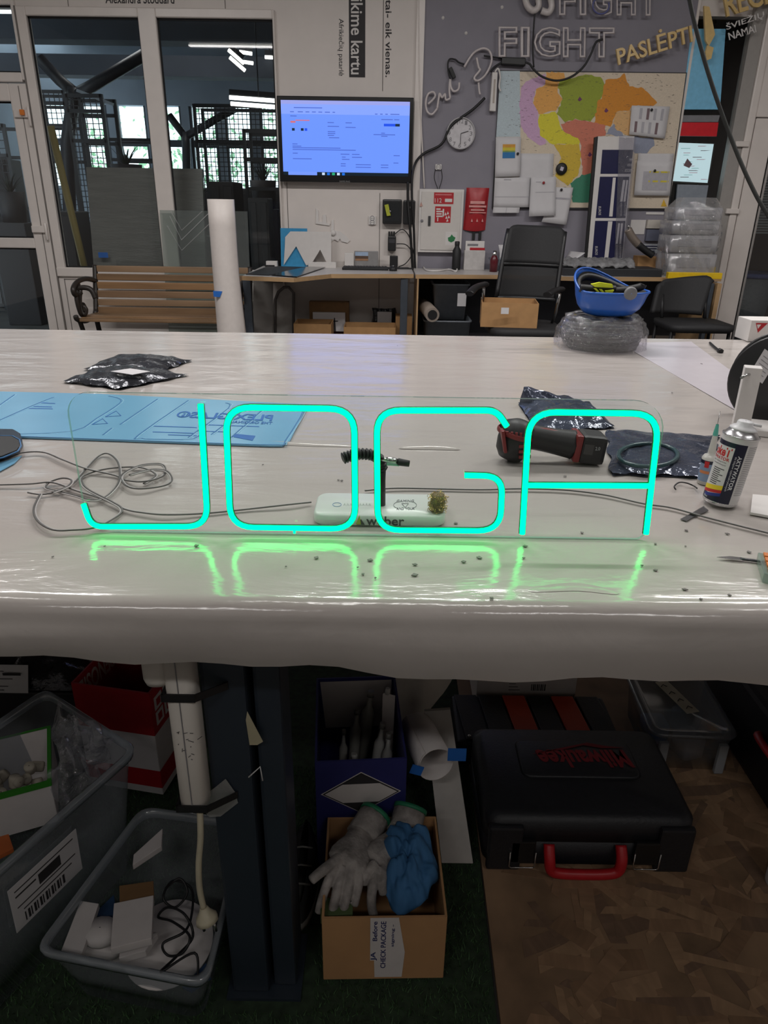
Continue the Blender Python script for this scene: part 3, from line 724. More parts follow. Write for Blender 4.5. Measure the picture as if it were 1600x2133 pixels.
def socket(lbl, x0, y0, x1, y1, y=YW, holes=1, m=None):
    r = thing('wall_socket', lbl, 'socket', W((x0+x1)/2, y1, y))
    o = MB(); rbox(o, x0, y0, x1, y1, y-0.02, 0.02); o.build('plate', m or white, r, bevel=0.004)
    for i in range(holes):
        c = W((x0+x1)/2, y0+(y1-y0)*(i+0.5)/holes, y-0.02)
        o = MB(); o.lathe([(0.016, 0.001), (0.018, 0.003), (0.02, 0.001)], 14, Matrix.Translation(c) @ Matrix.Rotation(PI/2, 4, 'X')); o.build('ring', inkg, r)
        for s in (-0.007, 0.007):
            o = MB(); o.lathe([(0.0, 0.0018), (0.003, 0.0018), (0.003, 0)], 8, Matrix.Translation(c+V((s, 0, 0))) @ Matrix.Rotation(PI/2, 4, 'X')); o.build('hole', dark, r)
socket('white double wall socket above the open laptop', 768, 450, 783, 468, YW, 2)
socket('white wall socket with hanging string under the clock', 907, 342, 920, 354, gpY, 1)
wtube('black_string', [(907, 352), (905, 372), (914, 400), (916, 425), (913, 402), (921, 372), (919, 352)], gpY-0.04, 0.003, cable_b, None, lab='thin dark string looped under the socket below the clock')
# paper cut-out figures stuck to the wall
def cut(lbl, pts, y, th=0.006, m=white): o = MB(); rpoly(o, pts, y-th, th); return tag(o.build('paper_cutout', m, bevel=0), lbl, 'cutout', 'white cut-outs on the wall')
cut('white L-shaped cut-out on the wall below the screen', [(658, 434), (663, 438), (664, 462), (672, 462), (673, 447), (679, 447), (680, 464), (688, 466), (686, 470), (658, 466)], YW, 0.012)
armc = cut('white arm-shaped cut-out with scalloped edge on the wall', [(691, 458), (695, 458), (696, 480), (708, 482), (722, 492), (729, 501), (724, 506), (712, 503), (708, 497), (704, 503), (697, 499), (690, 504), (689, 484)], YW, 0.012)
o = MB(); o.lathe([(0.0, 0.012), (0.022, 0.012), (0.024, 0.0)], 18, Matrix.Translation(W(694, 485, YW-0.014)) @ Matrix.Rotation(PI/2, 4, 'X'))
o.build('knob', white, armc)

# clock
ck = thing('wall_clock', 'round white wall clock on the grey panel', 'clock', W(960, 308, gpY))
cc = W(960, 278, gpY-0.03); rad = (W(990, 278, gpY).x-W(930, 278, gpY).x)/2
RX = Matrix.Rotation(PI/2, 4, 'X')
o = MB(); o.lathe([(rad*0.9, -0.03), (rad, -0.03), (rad, 0.008), (rad*0.97, 0.014), (rad*0.92, 0.012), (rad*0.91, 0.0)], 40, Matrix.Translation(cc) @ RX); o.build('rim', mat('clock_rim', (178, 176, 178), 0.35), ck)
o = MB(); o.lathe([(0.0, 0.001), (rad*0.93, 0.001)], 40, Matrix.Translation(cc) @ RX); o.build('dial', mat('dial', (200, 197, 200), 0.5), ck)
for h in range(12):
    a = PI/2-2*PI*(h+1)/12; p = cc+V((math.cos(a)*rad*0.75, -0.0015, math.sin(a)*rad*0.75)); s = rad*0.13
    text('numeral', str(h+1), p+V((-s, 0, -s)), V((2*s if h > 8 else s*1.3, 0, 0)), V((0, 0, 2*s)), inkg, ck, 0.0008)
for (px, py, wd, nm) in ((976, 273, 0.006, 'hour_hand'), (959, 301, 0.005, 'minute_hand')):
    e = W(px, py, cc.y-0.004); o = MB(); o.tube([cc+V((0, -0.004, 0)), V((e.x, cc.y-0.004, e.z))], wd, 4, flat=0.4); o.build(nm, ink, ck)

# fire hose cabinet
fc = thing('fire_cabinet', 'white fire cabinet with red stickers on the grey panel', 'cabinet', W(917, 526, gpY))
o = MB(); rbox(o, 872, 394, 964, 526, gpY-0.05, 0.05); o.build('body', white, fc, bevel=0.006)
o = MB(); rbox(o, 877, 399, 959, 521, gpY-0.058, 0.008); dr = o.build('door', mat('white_steel', (206, 201, 196), 0.4, var=0.02), fc, bevel=0.003)
o = MB(); rbox(o, 892, 450, 897, 470, gpY-0.07, 0.012); o.build('handle', mat('dark_handle', (60, 60, 62), 0.4), dr)
o = MB(); o.lathe([(0, 0.004), (0.012, 0.004), (0.012, 0)], 12, Matrix.Translation(W(879, 460, gpY-0.059)) @ RX); o.build('lock', inkg, dr)
def sticker(x0, y0, x1, y1, m, d, y=gpY-0.059): o = MB(); rbox(o, x0, y0, x1, y1, y, 0.0012); return o.build('sticker', m, d)
s1 = sticker(904, 401, 945, 425, red, dr); wtext('number', '112', (906, 422), (920, 422), (906, 413), gpY-0.0595, white, dr, 0.001)
sticker(927, 414, 942, 421, white, dr, gpY-0.0605); o = MB(); rbox(o, 907, 404, 941, 407, gpY-0.0602, 0.001); o.build('sticker_line', mat('pale_red', (206, 110, 112), 0.6), dr)
sticker(906, 430, 939, 464, red, dr)
g = MB()
for (a, b, c, d) in ((909, 434, 918, 437), (909, 439, 922, 442), (909, 444, 920, 447), (909, 449, 923, 452), (911, 453, 913, 461), (922, 435, 925, 451)): rbox(g, a, b, c, d, gpY-0.0602, 0.001)
for px, py in ((928, 446), (933, 444), (930, 453), (935, 452), (932, 459)): rpoly(g, [(px-2.4, py+3), (px, py-4), (px+2.4, py+2)], gpY-0.0602, 0.001)
stuff(g.build('pictogram', white, dr))
sticker(928, 483, 952, 511, white, dr); g = MB(); rpoly(g, [(933, 495), (938, 493), (941, 488), (944, 492), (949, 495), (946, 502), (940, 505), (934, 502)], gpY-0.0604, 0.001); g.build('green_cross_mark', mat('green_print', (40, 120, 70), 0.6), dr)
o = MB(); rpoly(o, [(874, 430), (881, 430), (877.5, 420)], gpY-0.0602, 0.001); o.build('warning_triangle', mat('warn', (190, 150, 140), 0.6), dr)
# fire blanket pouch
fb = thing('fire_blanket', 'red fire blanket pouch hanging right of the fire cabinet', 'fire blanket', W(994, 480, gpY))
x0, x1, z0, z1 = rect(971, 391, 1018, 479, gpY-0.05)
def pouch(u, v):
    x = x0+(x1-x0)*u+0.012*(0.5-u)*math.sin(v*PI); z = z1+(z0-z1)*v-0.012*math.sin(u*PI)*(v > 0.9)
    return V((x-0.012*v, gpY-0.004-0.055*(math.sin(PI*u)**0.5)*(math.sin(PI*min(1, max(0, 0.06+0.88*v)))**0.5), z))
o = MB(); o.grid(pouch, 12, 12); o.add([pouch(0, 0), pouch(0, 1), pouch(1, 1), pouch(1, 0)], [(0, 1, 2, 3)]); o.build('pouch', mat('red_vinyl', (168, 40, 46), 0.4, bump=0.2, bscale=14), fb)
for i, (r0, r1, w0) in enumerate(((419, 425, 15), (428, 432, 18), (436, 439, 14), (442, 444, 17))):
    o = MB(); rbox(o, 995-w0, r0, 995+w0, r1, gpY-0.062, 0.002); o.build('print_line', mat('pale_red2', (214, 150, 146), 0.6), fb)
for px in (987, 1000): o = MB(); rbox(o, px-3, 474, px+3, 500, gpY-0.02, 0.008); o.build('pull_strap', blackm, fb, bevel=0.002)
for px in (983, 994, 1005): o = MB(); rpoly(o, [(px-2, 462), (px, 455), (px+2, 462)], gpY-0.055, 0.002); o.build('pictogram', mat('pale_red2', (214, 150, 146), 0.6), fb)

# ---------------- unlit neon signs on the grey panel
ntube = mat('unlit_neon', (190, 182, 182), 0.35, k=1.1); clr = clear('sign_acrylic', (250, 250, 252), 0.04, 0.03)
def outline_text(name, s, O, X, Y, r, m, parent):
    cu = bpy.data.curves.new('t', 'FONT'); cu.body = s; cu.size = 1.0; cu.fill_mode = 'NONE'; cu.bevel_depth = r; cu.resolution_u = 3; cu.bevel_resolution = 1; cu.space_character = 1.18; cu.offset = 0.012
    ob = bpy.data.objects.new('t', cu); COL.objects.link(ob)
    me = bpy.data.meshes.new_from_object(ob.evaluated_get(bpy.context.evaluated_depsgraph_get()))
    bpy.data.objects.remove(ob); bpy.data.curves.remove(cu)
    N = X.cross(Y).normalized()*Y.length
    xs = [v.co.x for v in me.vertices]; ys = [v.co.y for v in me.vertices]; x0, x1, y0, y1 = min(xs), max(xs), min(ys), max(ys)
    mb = MB(); mb.add([O+X*((v.co.x-x0)/(x1-x0))+Y*((v.co.y-y0)/(y1-y0))+N*v.co.z for v in me.vertices], [list(p.vertices) for p in me.polygons], 0, True)
    bpy.data.meshes.remove(me); return mb.build(name, m, parent)
def fight(lbl, px, py0, py1, y):
    r = thing('neon_sign', lbl, 'sign', W((px[0][0]+px[-1][1])/2, py1, gpY), 'unlit neon signs')
    for i, c in enumerate('FIGHT'):
        a, b = px[i]; dy = (a-px[0][0])*0.008
        O = W(a, py1+dy, y); X = W(b, py1+dy, y)-O; Y = W(a, py0+dy, y)-O
        outline_text('letter_'+c.lower(), c, O, X, Y, 0.028, ntube, r)
        q = MB(); p = (O+X*0.5+Y*0.5); q.tube([p+Y*0.4, V(((p+Y*0.4).x, gpY, (p+Y*0.4).z))], 0.006, 6); q.build('standoff', clr, r)
    return r
f1 = fight('unlit outline neon sign FIGHT just above the map', [(1038, 1078), (1084, 1104), (1112, 1168), (1172, 1220), (1226, 1280)], 55, 119, gpY-0.06)
f2 = fight('unlit outline neon sign FIGHT cut off at the top', [(1164, 1200), (1207, 1222), (1230, 1275), (1284, 1325), (1330, 1370)], -32, 32, gpY-0.06)
q = MB(); P = [W(1230+22+17*math.cos(t), 12+17*math.sin(t), gpY-0.075) for t in [x*0.2 for x in range(-2, 27)]]; q.tube(P, 0.006, 6); q.build('blue_tube', mat('blue_neon_off', (92, 96, 150), 0.4), f2)
s_ = thing('neon_sign', 'thick white neon letter S at the top of the grey panel', 'sign', W(1122, 26, gpY), 'unlit neon signs')
for pts in ([(1096, -30), (1094, -5), (1100, 14), (1112, 22), (1122, 12), (1120, -10)], [(1128, 22), (1142, 26), (1149, 14), (1146, -6), (1138, -30)]):
    wtube('tube', pts, gpY-0.05, 0.024, mat('white_neon', (205, 198, 196), 0.3), s_, 8)
sc_ = thing('neon_sign', 'unlit handwriting neon sign slanting up over the clock', 'sign', W(930, 238, gpY), 'unlit neon signs')
nt2 = ntube
for nm, pts in (('letter_e', [(892, 217), (906, 202), (903, 192), (892, 196), (887, 214), (890, 232), (900, 238), (911, 226)]),
                ('letter_r', [(911, 226), (914, 205), (916, 195), (921, 203), (927, 196), (929, 208), (938, 205)]),
                ('letter_i', [(938, 205), (936, 188), (938, 165), (939, 180), (945, 190), (955, 186), (957, 172)]),
                ('letter_d', [(967, 140), (985, 112), (1005, 101), (1020, 107), (1024, 128), (1012, 155), (996, 168), (988, 162), (1000, 146), (997, 140), (993, 120)]),
                ('letter_stroke', [(997, 172), (998, 186), (1000, 197)])):
    wtube(nm, pts, gpY-0.04, 0.0085, nt2, sc_, 8)
wtube('lead', [(938, 165), (933, 140), (936, 124), (948, 124), (956, 130), (967, 134)], gpY-0.03, 0.006, cable_b, sc_)
o = MB(); p = W(942, 152, gpY-0.03); o.box(p, (0.03, 0.03, 0.08), Matrix.Rotation(-0.5, 3, 'Y')); o.build('connector', blackm, sc_, bevel=0.006)
# driver, black adapter strip and leads by the map
dv = thing('led_driver', 'narrow white LED driver hanging at the left edge of the map', 'driver', W(1030, 232, gpY))
o = MB(); rpoly(o, [(1026, 150), (1037, 150), (1033, 232), (1020, 231)], gpY-0.06, 0.05); o.build('body', white, dv, bevel=0.006)
o = MB(); rpoly(o, [(1029, 165), (1033, 165), (1030, 215), (1026, 215)], gpY-0.0605, 0.002); o.build('label_strip', mat('beige_label', (170, 160, 150), 0.6), dv)
wtube('lead', [(1031, 150), (1038, 143), (1042, 160), (1040, 180), (1043, 190)], gpY-0.05, 0.007, white, dv)
ad = thing('power_adapter', 'black power adapter under the neon sign above the map', 'adapter', W(1070, 138, gpY))
o = MB(); rpoly(o, [(1046, 118), (1096, 120), (1095, 137), (1045, 134)], gpY-0.055, 0.055); o.build('body', blackp, ad, bevel=0.008)
wtube('lead', [(1046, 130), (1030, 140), (1022, 150)], gpY-0.04, 0.008, cable_b, ad); wtube('lead', [(1095, 130), (1104, 134), (1112, 145), (1130, 160), (1160, 168), (1190, 160), (1215, 140), (1230, 115), (1242, 88), (1256, 82)], gpY-0.09, 0.008, cable_b, ad)
wtube('lead', [(1112, 140), (1110, 100), (1113, 40), (1118, 0)], gpY-0.05, 0.006, cable_b, ad); wtube('lead', [(1046, 122), (1020, 118), (1008, 116)], gpY-0.03, 0.006, cable_b, ad)
# raised gold lettering
gold = mat('gold_letters', (206, 176, 116), 0.35, k=1.1); goldS = mat('gold_side', (150, 122, 80), 0.5)
ps = thing('raised_sign', 'gold slanted raised lettering sign with white subtitle at upper right', 'sign', W(1440, 130, gpY))
wtext('gold_word', 'PASLĖPTI', (1287, 137), (1442, 88), (1280, 92), gpY-0.08, gold, ps, 0.025, 0.014)
wtext('gold_word', 'RECEPTAI', (1512, 37), (1700, -22), (1503, -15), gpY-0.08, gold, ps, 0.025, 0.014)
o = MB(); rpoly(o, [(1467, 12), (1478, 14), (1490, 72), (1477, 96), (1470, 84)], gpY-0.08, 0.025); o.build('knife_shape', gold, ps)
o = MB(); rpoly(o, [(1474, 94), (1487, 99), (1482, 122), (1472, 126), (1470, 108)], gpY-0.08, 0.025); o.build('knife_shape', gold, ps)
wtext('white_line', 'ŠVIEŽIŲ MĖSŲ', (1514, 66), (1660, 16), (1511, 48), gpY-0.08, white, ps, 0.008, 0.004); wtext('white_line', 'NAMAI', (1519, 84), (1575, 67), (1516, 69), gpY-0.08, white, ps, 0.008, 0.004)
for px, py in ((1320, 110), (1400, 85), (1550, 60)): q = MB(); p = W(px, py, gpY-0.08); q.tube([p, p+V((0, 0.07, 0))], 0.005, 6); q.build('standoff', clr, ps)
for i, (px, py) in enumerate(((923, 37), (1046, 15), (971, 69))):
    o = MB(); o.lathe([(0, 0.008), (0.008, 0.006), (0.012, 0)], 10, Matrix.Translation(W(px, py, gpY)) @ RX); tag(o.build('screw_cap', white), ('small white screw cap left of the upper neon letters', 'small white screw cap nearest the letter S', 'small white screw cap above the handwriting sign')[i], 'cap', 'screw caps')

# ---------------- map board
def C8(pts): return [(1020+x/3.81, 130+y/3.81) for x, y in pts]
mp = thing('wall_map', 'coloured regional map pinned on a board', 'map', W(1220, 436, gpY))
o = MB(); rpoly(o, [(1041, 146), (1431, 151), (1393, 437), (1025, 434)], gpY-0.022, 0.022); o.build('board', mat('map_frame', (44, 42, 44), 0.5), mp)
o = MB(); rpoly(o, [(1044, 149), (1429, 153), (1391, 434), (1028, 431)], gpY-0.0235, 0.002); o.build('map_sheet', mat('map_beige', (206, 192, 172), 0.6, var=0.06, scale=90, k=1.05), mp)
regs = [('sea', (176, 190, 196), [(85, 68), (240, 68), (245, 590), (52, 590)]),
 ('pink', (192, 156, 188), [(290, 150), (440, 90), (445, 170), (372, 210), (342, 310), (387, 400), (385, 510), (410, 560), (450, 640), (400, 660), (300, 590), (250, 510), (235, 330), (250, 200)]),
 ('apricot', (214, 156, 78), [(450, 76), (590, 82), (600, 140), (540, 170), (540, 240), (580, 290), (525, 385), (440, 400), (390, 410), (345, 320), (370, 210), (440, 180)]),
 ('green', (140, 152, 42), [(560, 140), (680, 120), (760, 95), (880, 115), (915, 180), (880, 290), (850, 400), (800, 470), (680, 445), (600, 475), (530, 410), (580, 290), (540, 200)]),
 ('orange', (200, 130, 36), [(920, 140), (1010, 130), (1070, 85), (1110, 190), (1220, 205), (1330, 320), (1300, 345), (1130, 345), (1110, 385), (1010, 390), (960, 510), (830, 480), (860, 300), (890, 290)]),
 ('yellow', (206, 196, 46), [(400, 410), (520, 390), (580, 540), (710, 600), (710, 650), (500, 650), (400, 580), (385, 480)]),
 ('salmon', (194, 114, 92), [(565, 490), (680, 450), (800, 470), (920, 500), (920, 580), (860, 600), (830, 880), (740, 900), (720, 640), (700, 600), (590, 550)]),
 ('mustard', (200, 170, 54), [(510, 655), (710, 650), (725, 800), (700, 900), (620, 980), (520, 900), (570, 760)]),
 ('teal', (54, 122, 96), [(730, 890), (830, 880), (800, 1110), (660, 1110), (640, 960)]),
 ('slate', (136, 142, 160), [(990, 480), (1060, 580), (1300, 600), (1310, 660), (1240, 730), (1150, 720), (1100, 600), (920, 570)]),
 ('peach', (206, 164, 110), [(1010, 390), (1120, 385), (1110, 580), (1010, 540), (980, 480)])]
for k, (n, c, pts) in enumerate(regs):
    r2 = random.Random(k); P = []
    for i in range(len(pts)):
        a, b = pts[i], pts[(i+1) % len(pts)]; L = math.hypot(b[0]-a[0], b[1]-a[1]); m_ = max(1, int(L/22)) if n != 'sea' else 1
        for j in range(m_): t = j/m_; P.append((a[0]+(b[0]-a[0])*t+(r2.uniform(-7, 7) if j else 0), a[1]+(b[1]-a[1])*t+(r2.uniform(-7, 7) if j else 0)))
    o = MB(); rpoly(o, C8(P), gpY-0.0242-0.0001*k, 0.001); ro = o.build('map_region', mat('map_'+n, c, 0.6, var=0.07, scale=120, k=1.1), mp); ro['label'] = n+' coloured map region'
g = MB(); r2 = random.Random(9)
for i in range(420):   # tiny place names and roads
    x = r2.uniform(110, 1480); y = r2.uniform(90, 1080); a = r2.uniform(-0.3, 0.3); l = r2.uniform(6, 22)
    p, q = C8([(x, y), (x+l, y+l*a)]); rpoly(g, [p, q, (q[0], q[1]+0.5), (p[0], p[1]+0.5)], gpY-0.0256, 0.0003)
stuff(g.build('place_names', mat('map_ink', (92, 84, 78), 0.7), mp))
for i, (x, y) in enumerate(((715, 290), (925, 380), (795, 730))):
    o = MB(); p = C8([(x, y)])[0]; rpoly(o, [(p[0]-4, p[1]+2), (p[0], p[1]-5), (p[0]+5, p[1]+1), (p[0], p[1]+5)], gpY-0.0262, 0.001); o.build('city_mark', mat('plum', (108, 50, 96), 0.6), mp)
o = MB(); p = C8([(1383, 1120)])[0]; rpoly(o, [(p[0]-6, p[1]+6), (p[0], p[1]-9), (p[0]+6, p[1]+6)], gpY-0.0262, 0.001); o.build('corner_mark', mat('amber', (214, 170, 50), 0.6), mp)
# papers pinned to it
def sheet(lbl, pts, lift, lines=(), pin=None, m=paper, curl=0.0):
    P = C8(pts); y = gpY-0.028-lift
    r = thing('pinned_paper', lbl, 'paper', W((P[0][0]+P[1][0])/2, max(p[1] for p in P), y), 'papers pinned around the map')
    a, b, c, d = [W(p[0], p[1], y) for p in P]      # tl tr br bl
    o = MB(); o.grid(lambda u, v: a*(1-u)*(1-v)+b*u*(1-v)+c*u*v+d*(1-u)*v+V((0, -curl*v*v-0.004*math.sin(PI*u)*v, 0)), 6, 6); o.build('sheet', m, r, solid=0.0012)
    for (u0, v0, u1, v1, mm) in lines:
        q = MB(); f = lambda u, v: a*(1-u)*(1-v)+b*u*(1-v)+c*u*v+d*(1-u)*v+V((0, -curl*v*v-0.004*math.sin(PI*u)*v-0.0022, 0))
        q.grid(lambda s, t: f(u0+(u1-u0)*s, v0+(v1-v0)*t), 3, 2, 0, False); q.build('print', mm, r)
    if pin:
        u, v, mm = pin; p = a*(1-u)*(1-v)+b*u*(1-v)+c*u*v+d*(1-u)*v
        q = MB(); q.lathe([(0, 0.016), (0.009, 0.015), (0.011, 0.01), (0.005, 0.004), (0.004, 0)], 10, Matrix.Translation(p+V((0, -0.003, 0))) @ RX); q.build('push_pin', mm, r)
    return r
pinb = mat('pin_black', (30, 30, 32), 0.3); pinr = mat('pin_red', (150, 40, 44), 0.3)
yl = mat('stripe_yellow', (206, 190, 60), 0.7); ol_ = mat('stripe_olive', (120, 150, 90), 0.7); bl = mat('stripe_blue', (46, 116, 172), 0.7); og = mat('stripe_orange', (206, 150, 60), 0.7); lg = mat('print_grey', (172, 170, 176), 0.8)
sheet('paper with a rainbow coloured square at the map left edge', [(50, 592), (250, 592), (240, 905), (42, 910)], 0.02, [(.28, .18, .78, .26, og), (.28, .26, .78, .34, yl), (.28, .34, .78, .38, ol_), (.28, .38, .78, .53, bl)], (.88, .42, pinb))
sheet('wide blank paper behind the rainbow paper', [(240, 722), (510, 724), (495, 1050), (225, 1050)], 0.004)
sheet('blank paper strip hanging lowest at the map left corner', [(42, 912), (330, 912), (320, 1150), (30, 1150)], 0.010, [(.25, .06, .45, .09, lg), (.02, .64, .98, .66, lg)], None)
sheet('small folded paper corner below the blank strip', [(30, 1150), (240, 1152), (232, 1195), (24, 1195)], 0.012, [(.49, .0, .51, 1, lg)])
sheet('white letter held by a red pin', [(330, 908), (528, 908), (520, 1215), (310, 1222)], 0.03, [(.2, .38, .95, .395, lg), (.2, .12, .42, .14, lg)], (.5, .15, pinr), curl=0.01)
sheet('tilted letter behind the red-pinned one', [(526, 990), (664, 993), (608, 1290), (412, 1265)], 0.016, [(.1, .28, .95, .33, lg)], (.35, .07, pinb))
tb = []
for i in range(4):
    for j in range(2):
        tb.append((.22+.19*i-.1*j, .08+.45*j, .29+.19*i-.1*j, .45+.45*j, mat('print_dark', (120, 100, 104), 0.8) if (i+j) % 3 == 1 else lg))
sheet('white paper with small tables at the map upper right', [(1130, 342), (1432, 350), (1390, 605), (1108, 572)], 0.02, tb, (.52, .13, pinb))
sheet('blank paper behind the yellow-lined list', [(1180, 722), (1465, 724), (1450, 830), (1170, 830)], 0.008)
sheet('paper list with yellow lines at the map lower right', [(1172, 780), (1460, 785), (1430, 1058), (1146, 1055)], 0.022, [(.2, .3, .9, .85, lg), (.36, .29, .92, .34, yl), (.36, .56, .92, .61, yl)], (.5, .28, pinb))
bm_ = thing('round_magnet', 'black round disc with a white square centre on the map', 'disc', W(*C8([(572, 895)])[0], gpY))
o = MB(); c8 = W(*C8([(570, 845)])[0], gpY-0.03); rr_ = W(1044, 200, gpY).x-W(1032, 200, gpY).x
o.lathe([(rr_*0.3, 0.018), (rr_*0.9, 0.018), (rr_, 0.01), (rr_, 0)], 28, Matrix.Translation(c8) @ RX); o.build('ring', blackm, bm_)
o = MB(); o.box(c8+V((0, -0.017, 0)), (rr_*0.55, 0.004, rr_*0.62), Matrix.Rotation(0.25, 3, 'Y')); o.build('centre', mat('lilac_white', (196, 190, 206), 0.6), bm_)

# ---------------- things behind the narrow glazing
zb_ = YW-0.018
o = MB(); rpoly(o, [(1441, 60), (1512, 60), (1500, 228), (1420, 228)], zb_, 0.01); pn = tag(o.build('blue_film_sheet', mat('sky_film', (110, 172, 204), 0.4, k=1.25)), 'light blue panel behind the narrow glazing', 'panel'); 
o = MB(); rpoly(o, [(1424, 240), (1500, 240), (1496, 254), (1421, 254)], zb_, 0.02); tag(o.build('grey_rail', mat('grey_rail', (120, 120, 124), 0.5)), 'grey rail between the blue panel and the red band', 'rail')
o = MB(); rpoly(o, [(1420, 255), (1497, 255), (1493, 284), (1416, 283)], zb_, 0.02); tag(o.build('red_band', mat('red_band', (190, 14, 30), 0.4, k=1.2)), 'bright red band behind the narrow glazing', 'panel')
mo = thing('monitor', 'glowing white monitor behind the narrow glazing standing in for a reflected screen', 'monitor', W(1445, 384, YW+0.2))  # glowing monitor modelled where the glazing mirrors a lit screen
o = MB(); rpoly(o, [(1404, 294), (1490, 298), (1476, 384), (1396, 380)], YW+0.18, 0.03); o.build('housing', blackp, mo); o = MB(); pm0 = W(1440, 380, YW+0.2); o.span((pm0.x-0.05, YW+0.19, 0.0), (pm0.x+0.05, YW+0.23, pm0.z+0.05)); o.build('stand', blackp, mo)
o = MB(); rpoly(o, [(1408, 297), (1487, 300), (1474, 381), (1400, 377)], YW+0.178, 0.001); ds = o.build('display', scm('white_ui', (190, 212, 218), 1.0), mo)
g = MB()
for i in range(16):
    r2 = random.Random(i); x = r2.uniform(1412, 1462); y = 304+i*4.6; rpoly(g, [(x, y), (x+r2.uniform(8, 22), y), (x+r2.uniform(8, 22), y+1.2), (x, y+1.2)], YW+0.176, 0.001, i % 3)
rpoly(g, [(1424, 345), (1432, 330), (1442, 342), (1436, 350)], YW+0.175, 0.001, 2)
stuff(g.build('interface_marks', [scm('ui1', (150, 120, 130)), scm('ui2', (120, 160, 160)), scm('ui3', (70, 50, 54))], ds))
o = MB(); rpoly(o, [(1412, 384), (1476, 386), (1462, 470), (1404, 470), (1412, 384)], zb_, 0.02); tag(o.build('grey_panel_board', mat('grey_blue', (132, 140, 150), 0.6)), 'plain grey board below the lit monitor behind the glazing', 'panel')
# dim things behind the right door
o = MB(); a, b, c, d = rect(1530, 470, 1640, 700, 8.6); o.span((a, 8.6, 0), (b, 9.0, d)); tag(o.build('storage_crate', mat('brown_crate', (70, 50, 48), 0.7), bevel=0.02), 'dark brown crate behind the right door glass', 'crate')
bk = thing('laundry_basket', 'round basket with a blue rim behind the right door glass', 'basket', (W(1565, 610, 7.6).x, 7.6, 0)); p = W(1565, 572, 7.6)
o = MB(); o.lathe([(0.001, 0.02), (0.17, 0.0), (0.24, p.z), (0.23, p.z), (0.16, 0.03)], 26, Matrix.Translation((p.x, 7.6, 0))); o.build('body', mat('grey_mesh', (96, 98, 102), 0.6, bump=0.6, bscale=60), bk)
o = MB(); P = [V((p.x+0.24*math.cos(t), 7.6+0.24*math.sin(t), p.z)) for t in [i*2*PI/24 for i in range(24)]]; o.tube(P, 0.025, 6, closed=True); o.build('rim', mat('blue_rim', (60, 70, 120), 0.7, bump=0.5, bscale=90), bk)
bd = thing('window_blind', 'grey slats behind the right door glass standing in for a reflected blind', 'blind', (W(1580, 480, 6.9).x, 6.9, W(1580, 500, 6.9).z), None)  # slats modelled in place of a blind mirrored in the door glass
for i in range(26):
    zq = W(1580, 345+i*5.6, 6.9).z; o = MB(); o.box((W(1580, 400, 6.9).x+0.15, 6.9, zq), (0.7, 0.02, 0.004), Matrix.Rotation(0.6, 3, 'X')); o.build('slat', mat('blind_slat', (120, 122, 124), 0.5), bd)
o = MB(); o.span((W(1580, 400, 6.9).x-0.2, 6.89, W(1580, 500, 6.9).z), (W(1580, 400, 6.9).x-0.195, 6.91, W(1580, 340, 6.9).z)); o.span((W(1580, 400, 6.9).x+0.5, 6.89, W(1580, 500, 6.9).z), (W(1580, 400, 6.9).x+0.505, 6.91, CEIL)); stuff(o.build('cord', white, bd))
# black cable hanging across the upper right, nearer the camera
o = MB(); P = smoothpts([W(1425, -60, 2.6), W(1445, 40, 2.6), W(1478, 160, 2.58), W(1520, 280, 2.55), W(1562, 380, 2.5), W(1600, 448, 2.46), W(1680, 560, 2.4), V((1.72, 2.35, 0.97)), V((1.98, 2.3, 0.873)), V((2.3, 2.25, 0.869))], 8)
P = [V((P[0].x-0.01, 2.6, CEIL))]+P; o.tube(P, 0.0062, 8); tag(o.build('hanging_cable', mat('cable_olive', (34, 36, 34), 0.5)), 'black cable hanging from the ceiling across the upper right', 'cable')
# ================================================================ HELPERS FOR BOXES
def RZ(a): return Matrix.Rotation(a, 4, 'Z')
def rloop(wx, wy, r, z, n=4):
    out = []
    r = max(1e-4, min(r, wx/2-1e-4, wy/2-1e-4))
    for (sx, sy, a0) in ((1, 1, 0), (-1, 1, PI/2), (-1, -1, PI), (1, -1, 1.5*PI)):
        for k in range(n+1):
            a = a0+PI/2*k/n; out.append(V((sx*(wx/2-r)+r*math.cos(a), sy*(wy/2-r)+r*math.sin(a), z)))
    return out
def loops(mb, ls, M4, capa=True, capb=True, mi=0, sm=True):
    n = len(ls[0]); vs = [M4 @ p for l in ls for p in l]; fs = []
    for i in range(len(ls)-1):
        for j in range(n): j2 = (j+1) % n; fs.append((i*n+j, i*n+j2, (i+1)*n+j2, (i+1)*n+j))
    if capa: fs.append(tuple(range(n))[::-1])
    if capb: fs.append(tuple((len(ls)-1)*n+j for j in range(n)))
    return mb.add(vs, fs, mi, sm)
def tub(mb, M4, wx, wy, h, taper=0.85, wall=0.003, lip=0.012, r=0.03):
    """open moulded bin with a rolled lip"""
    f = lambda s, z, o: rloop(wx*s+o, wy*s+o, r, z)
    ls = [f(taper, 0, 0), f(1, h-0.012, 0), rloop(wx+2*lip, wy+2*lip, r+lip, h-0.012), rloop(wx+2*lip, wy+2*lip, r+lip, h), f(1, h, -2*wall), f(taper, wall, -2*wall)]
    return loops(mb, ls, M4)
def carton(mb, M4, wx, wy, h, t=0.004):
    ls = [rloop(wx, wy, 0.001, 0, 1), rloop(wx, wy, 0.001, h, 1), rloop(wx-2*t, wy-2*t, 0.001, h, 1), rloop(wx-2*t, wy-2*t, 0.001, t, 1)]
    return loops(mb, ls, M4, sm=False)
def solid(mb, M4, wx, wy, h, r=0.01, mi=0, top=1.0):
    return loops(mb, [rloop(wx, wy, r, 0), rloop(wx*top, wy*top, r, h)], M4, mi=mi)
TR = Matrix.Translation
def at(x, y, z, a=0.0): return TR((x, y, z)) @ RZ(a)
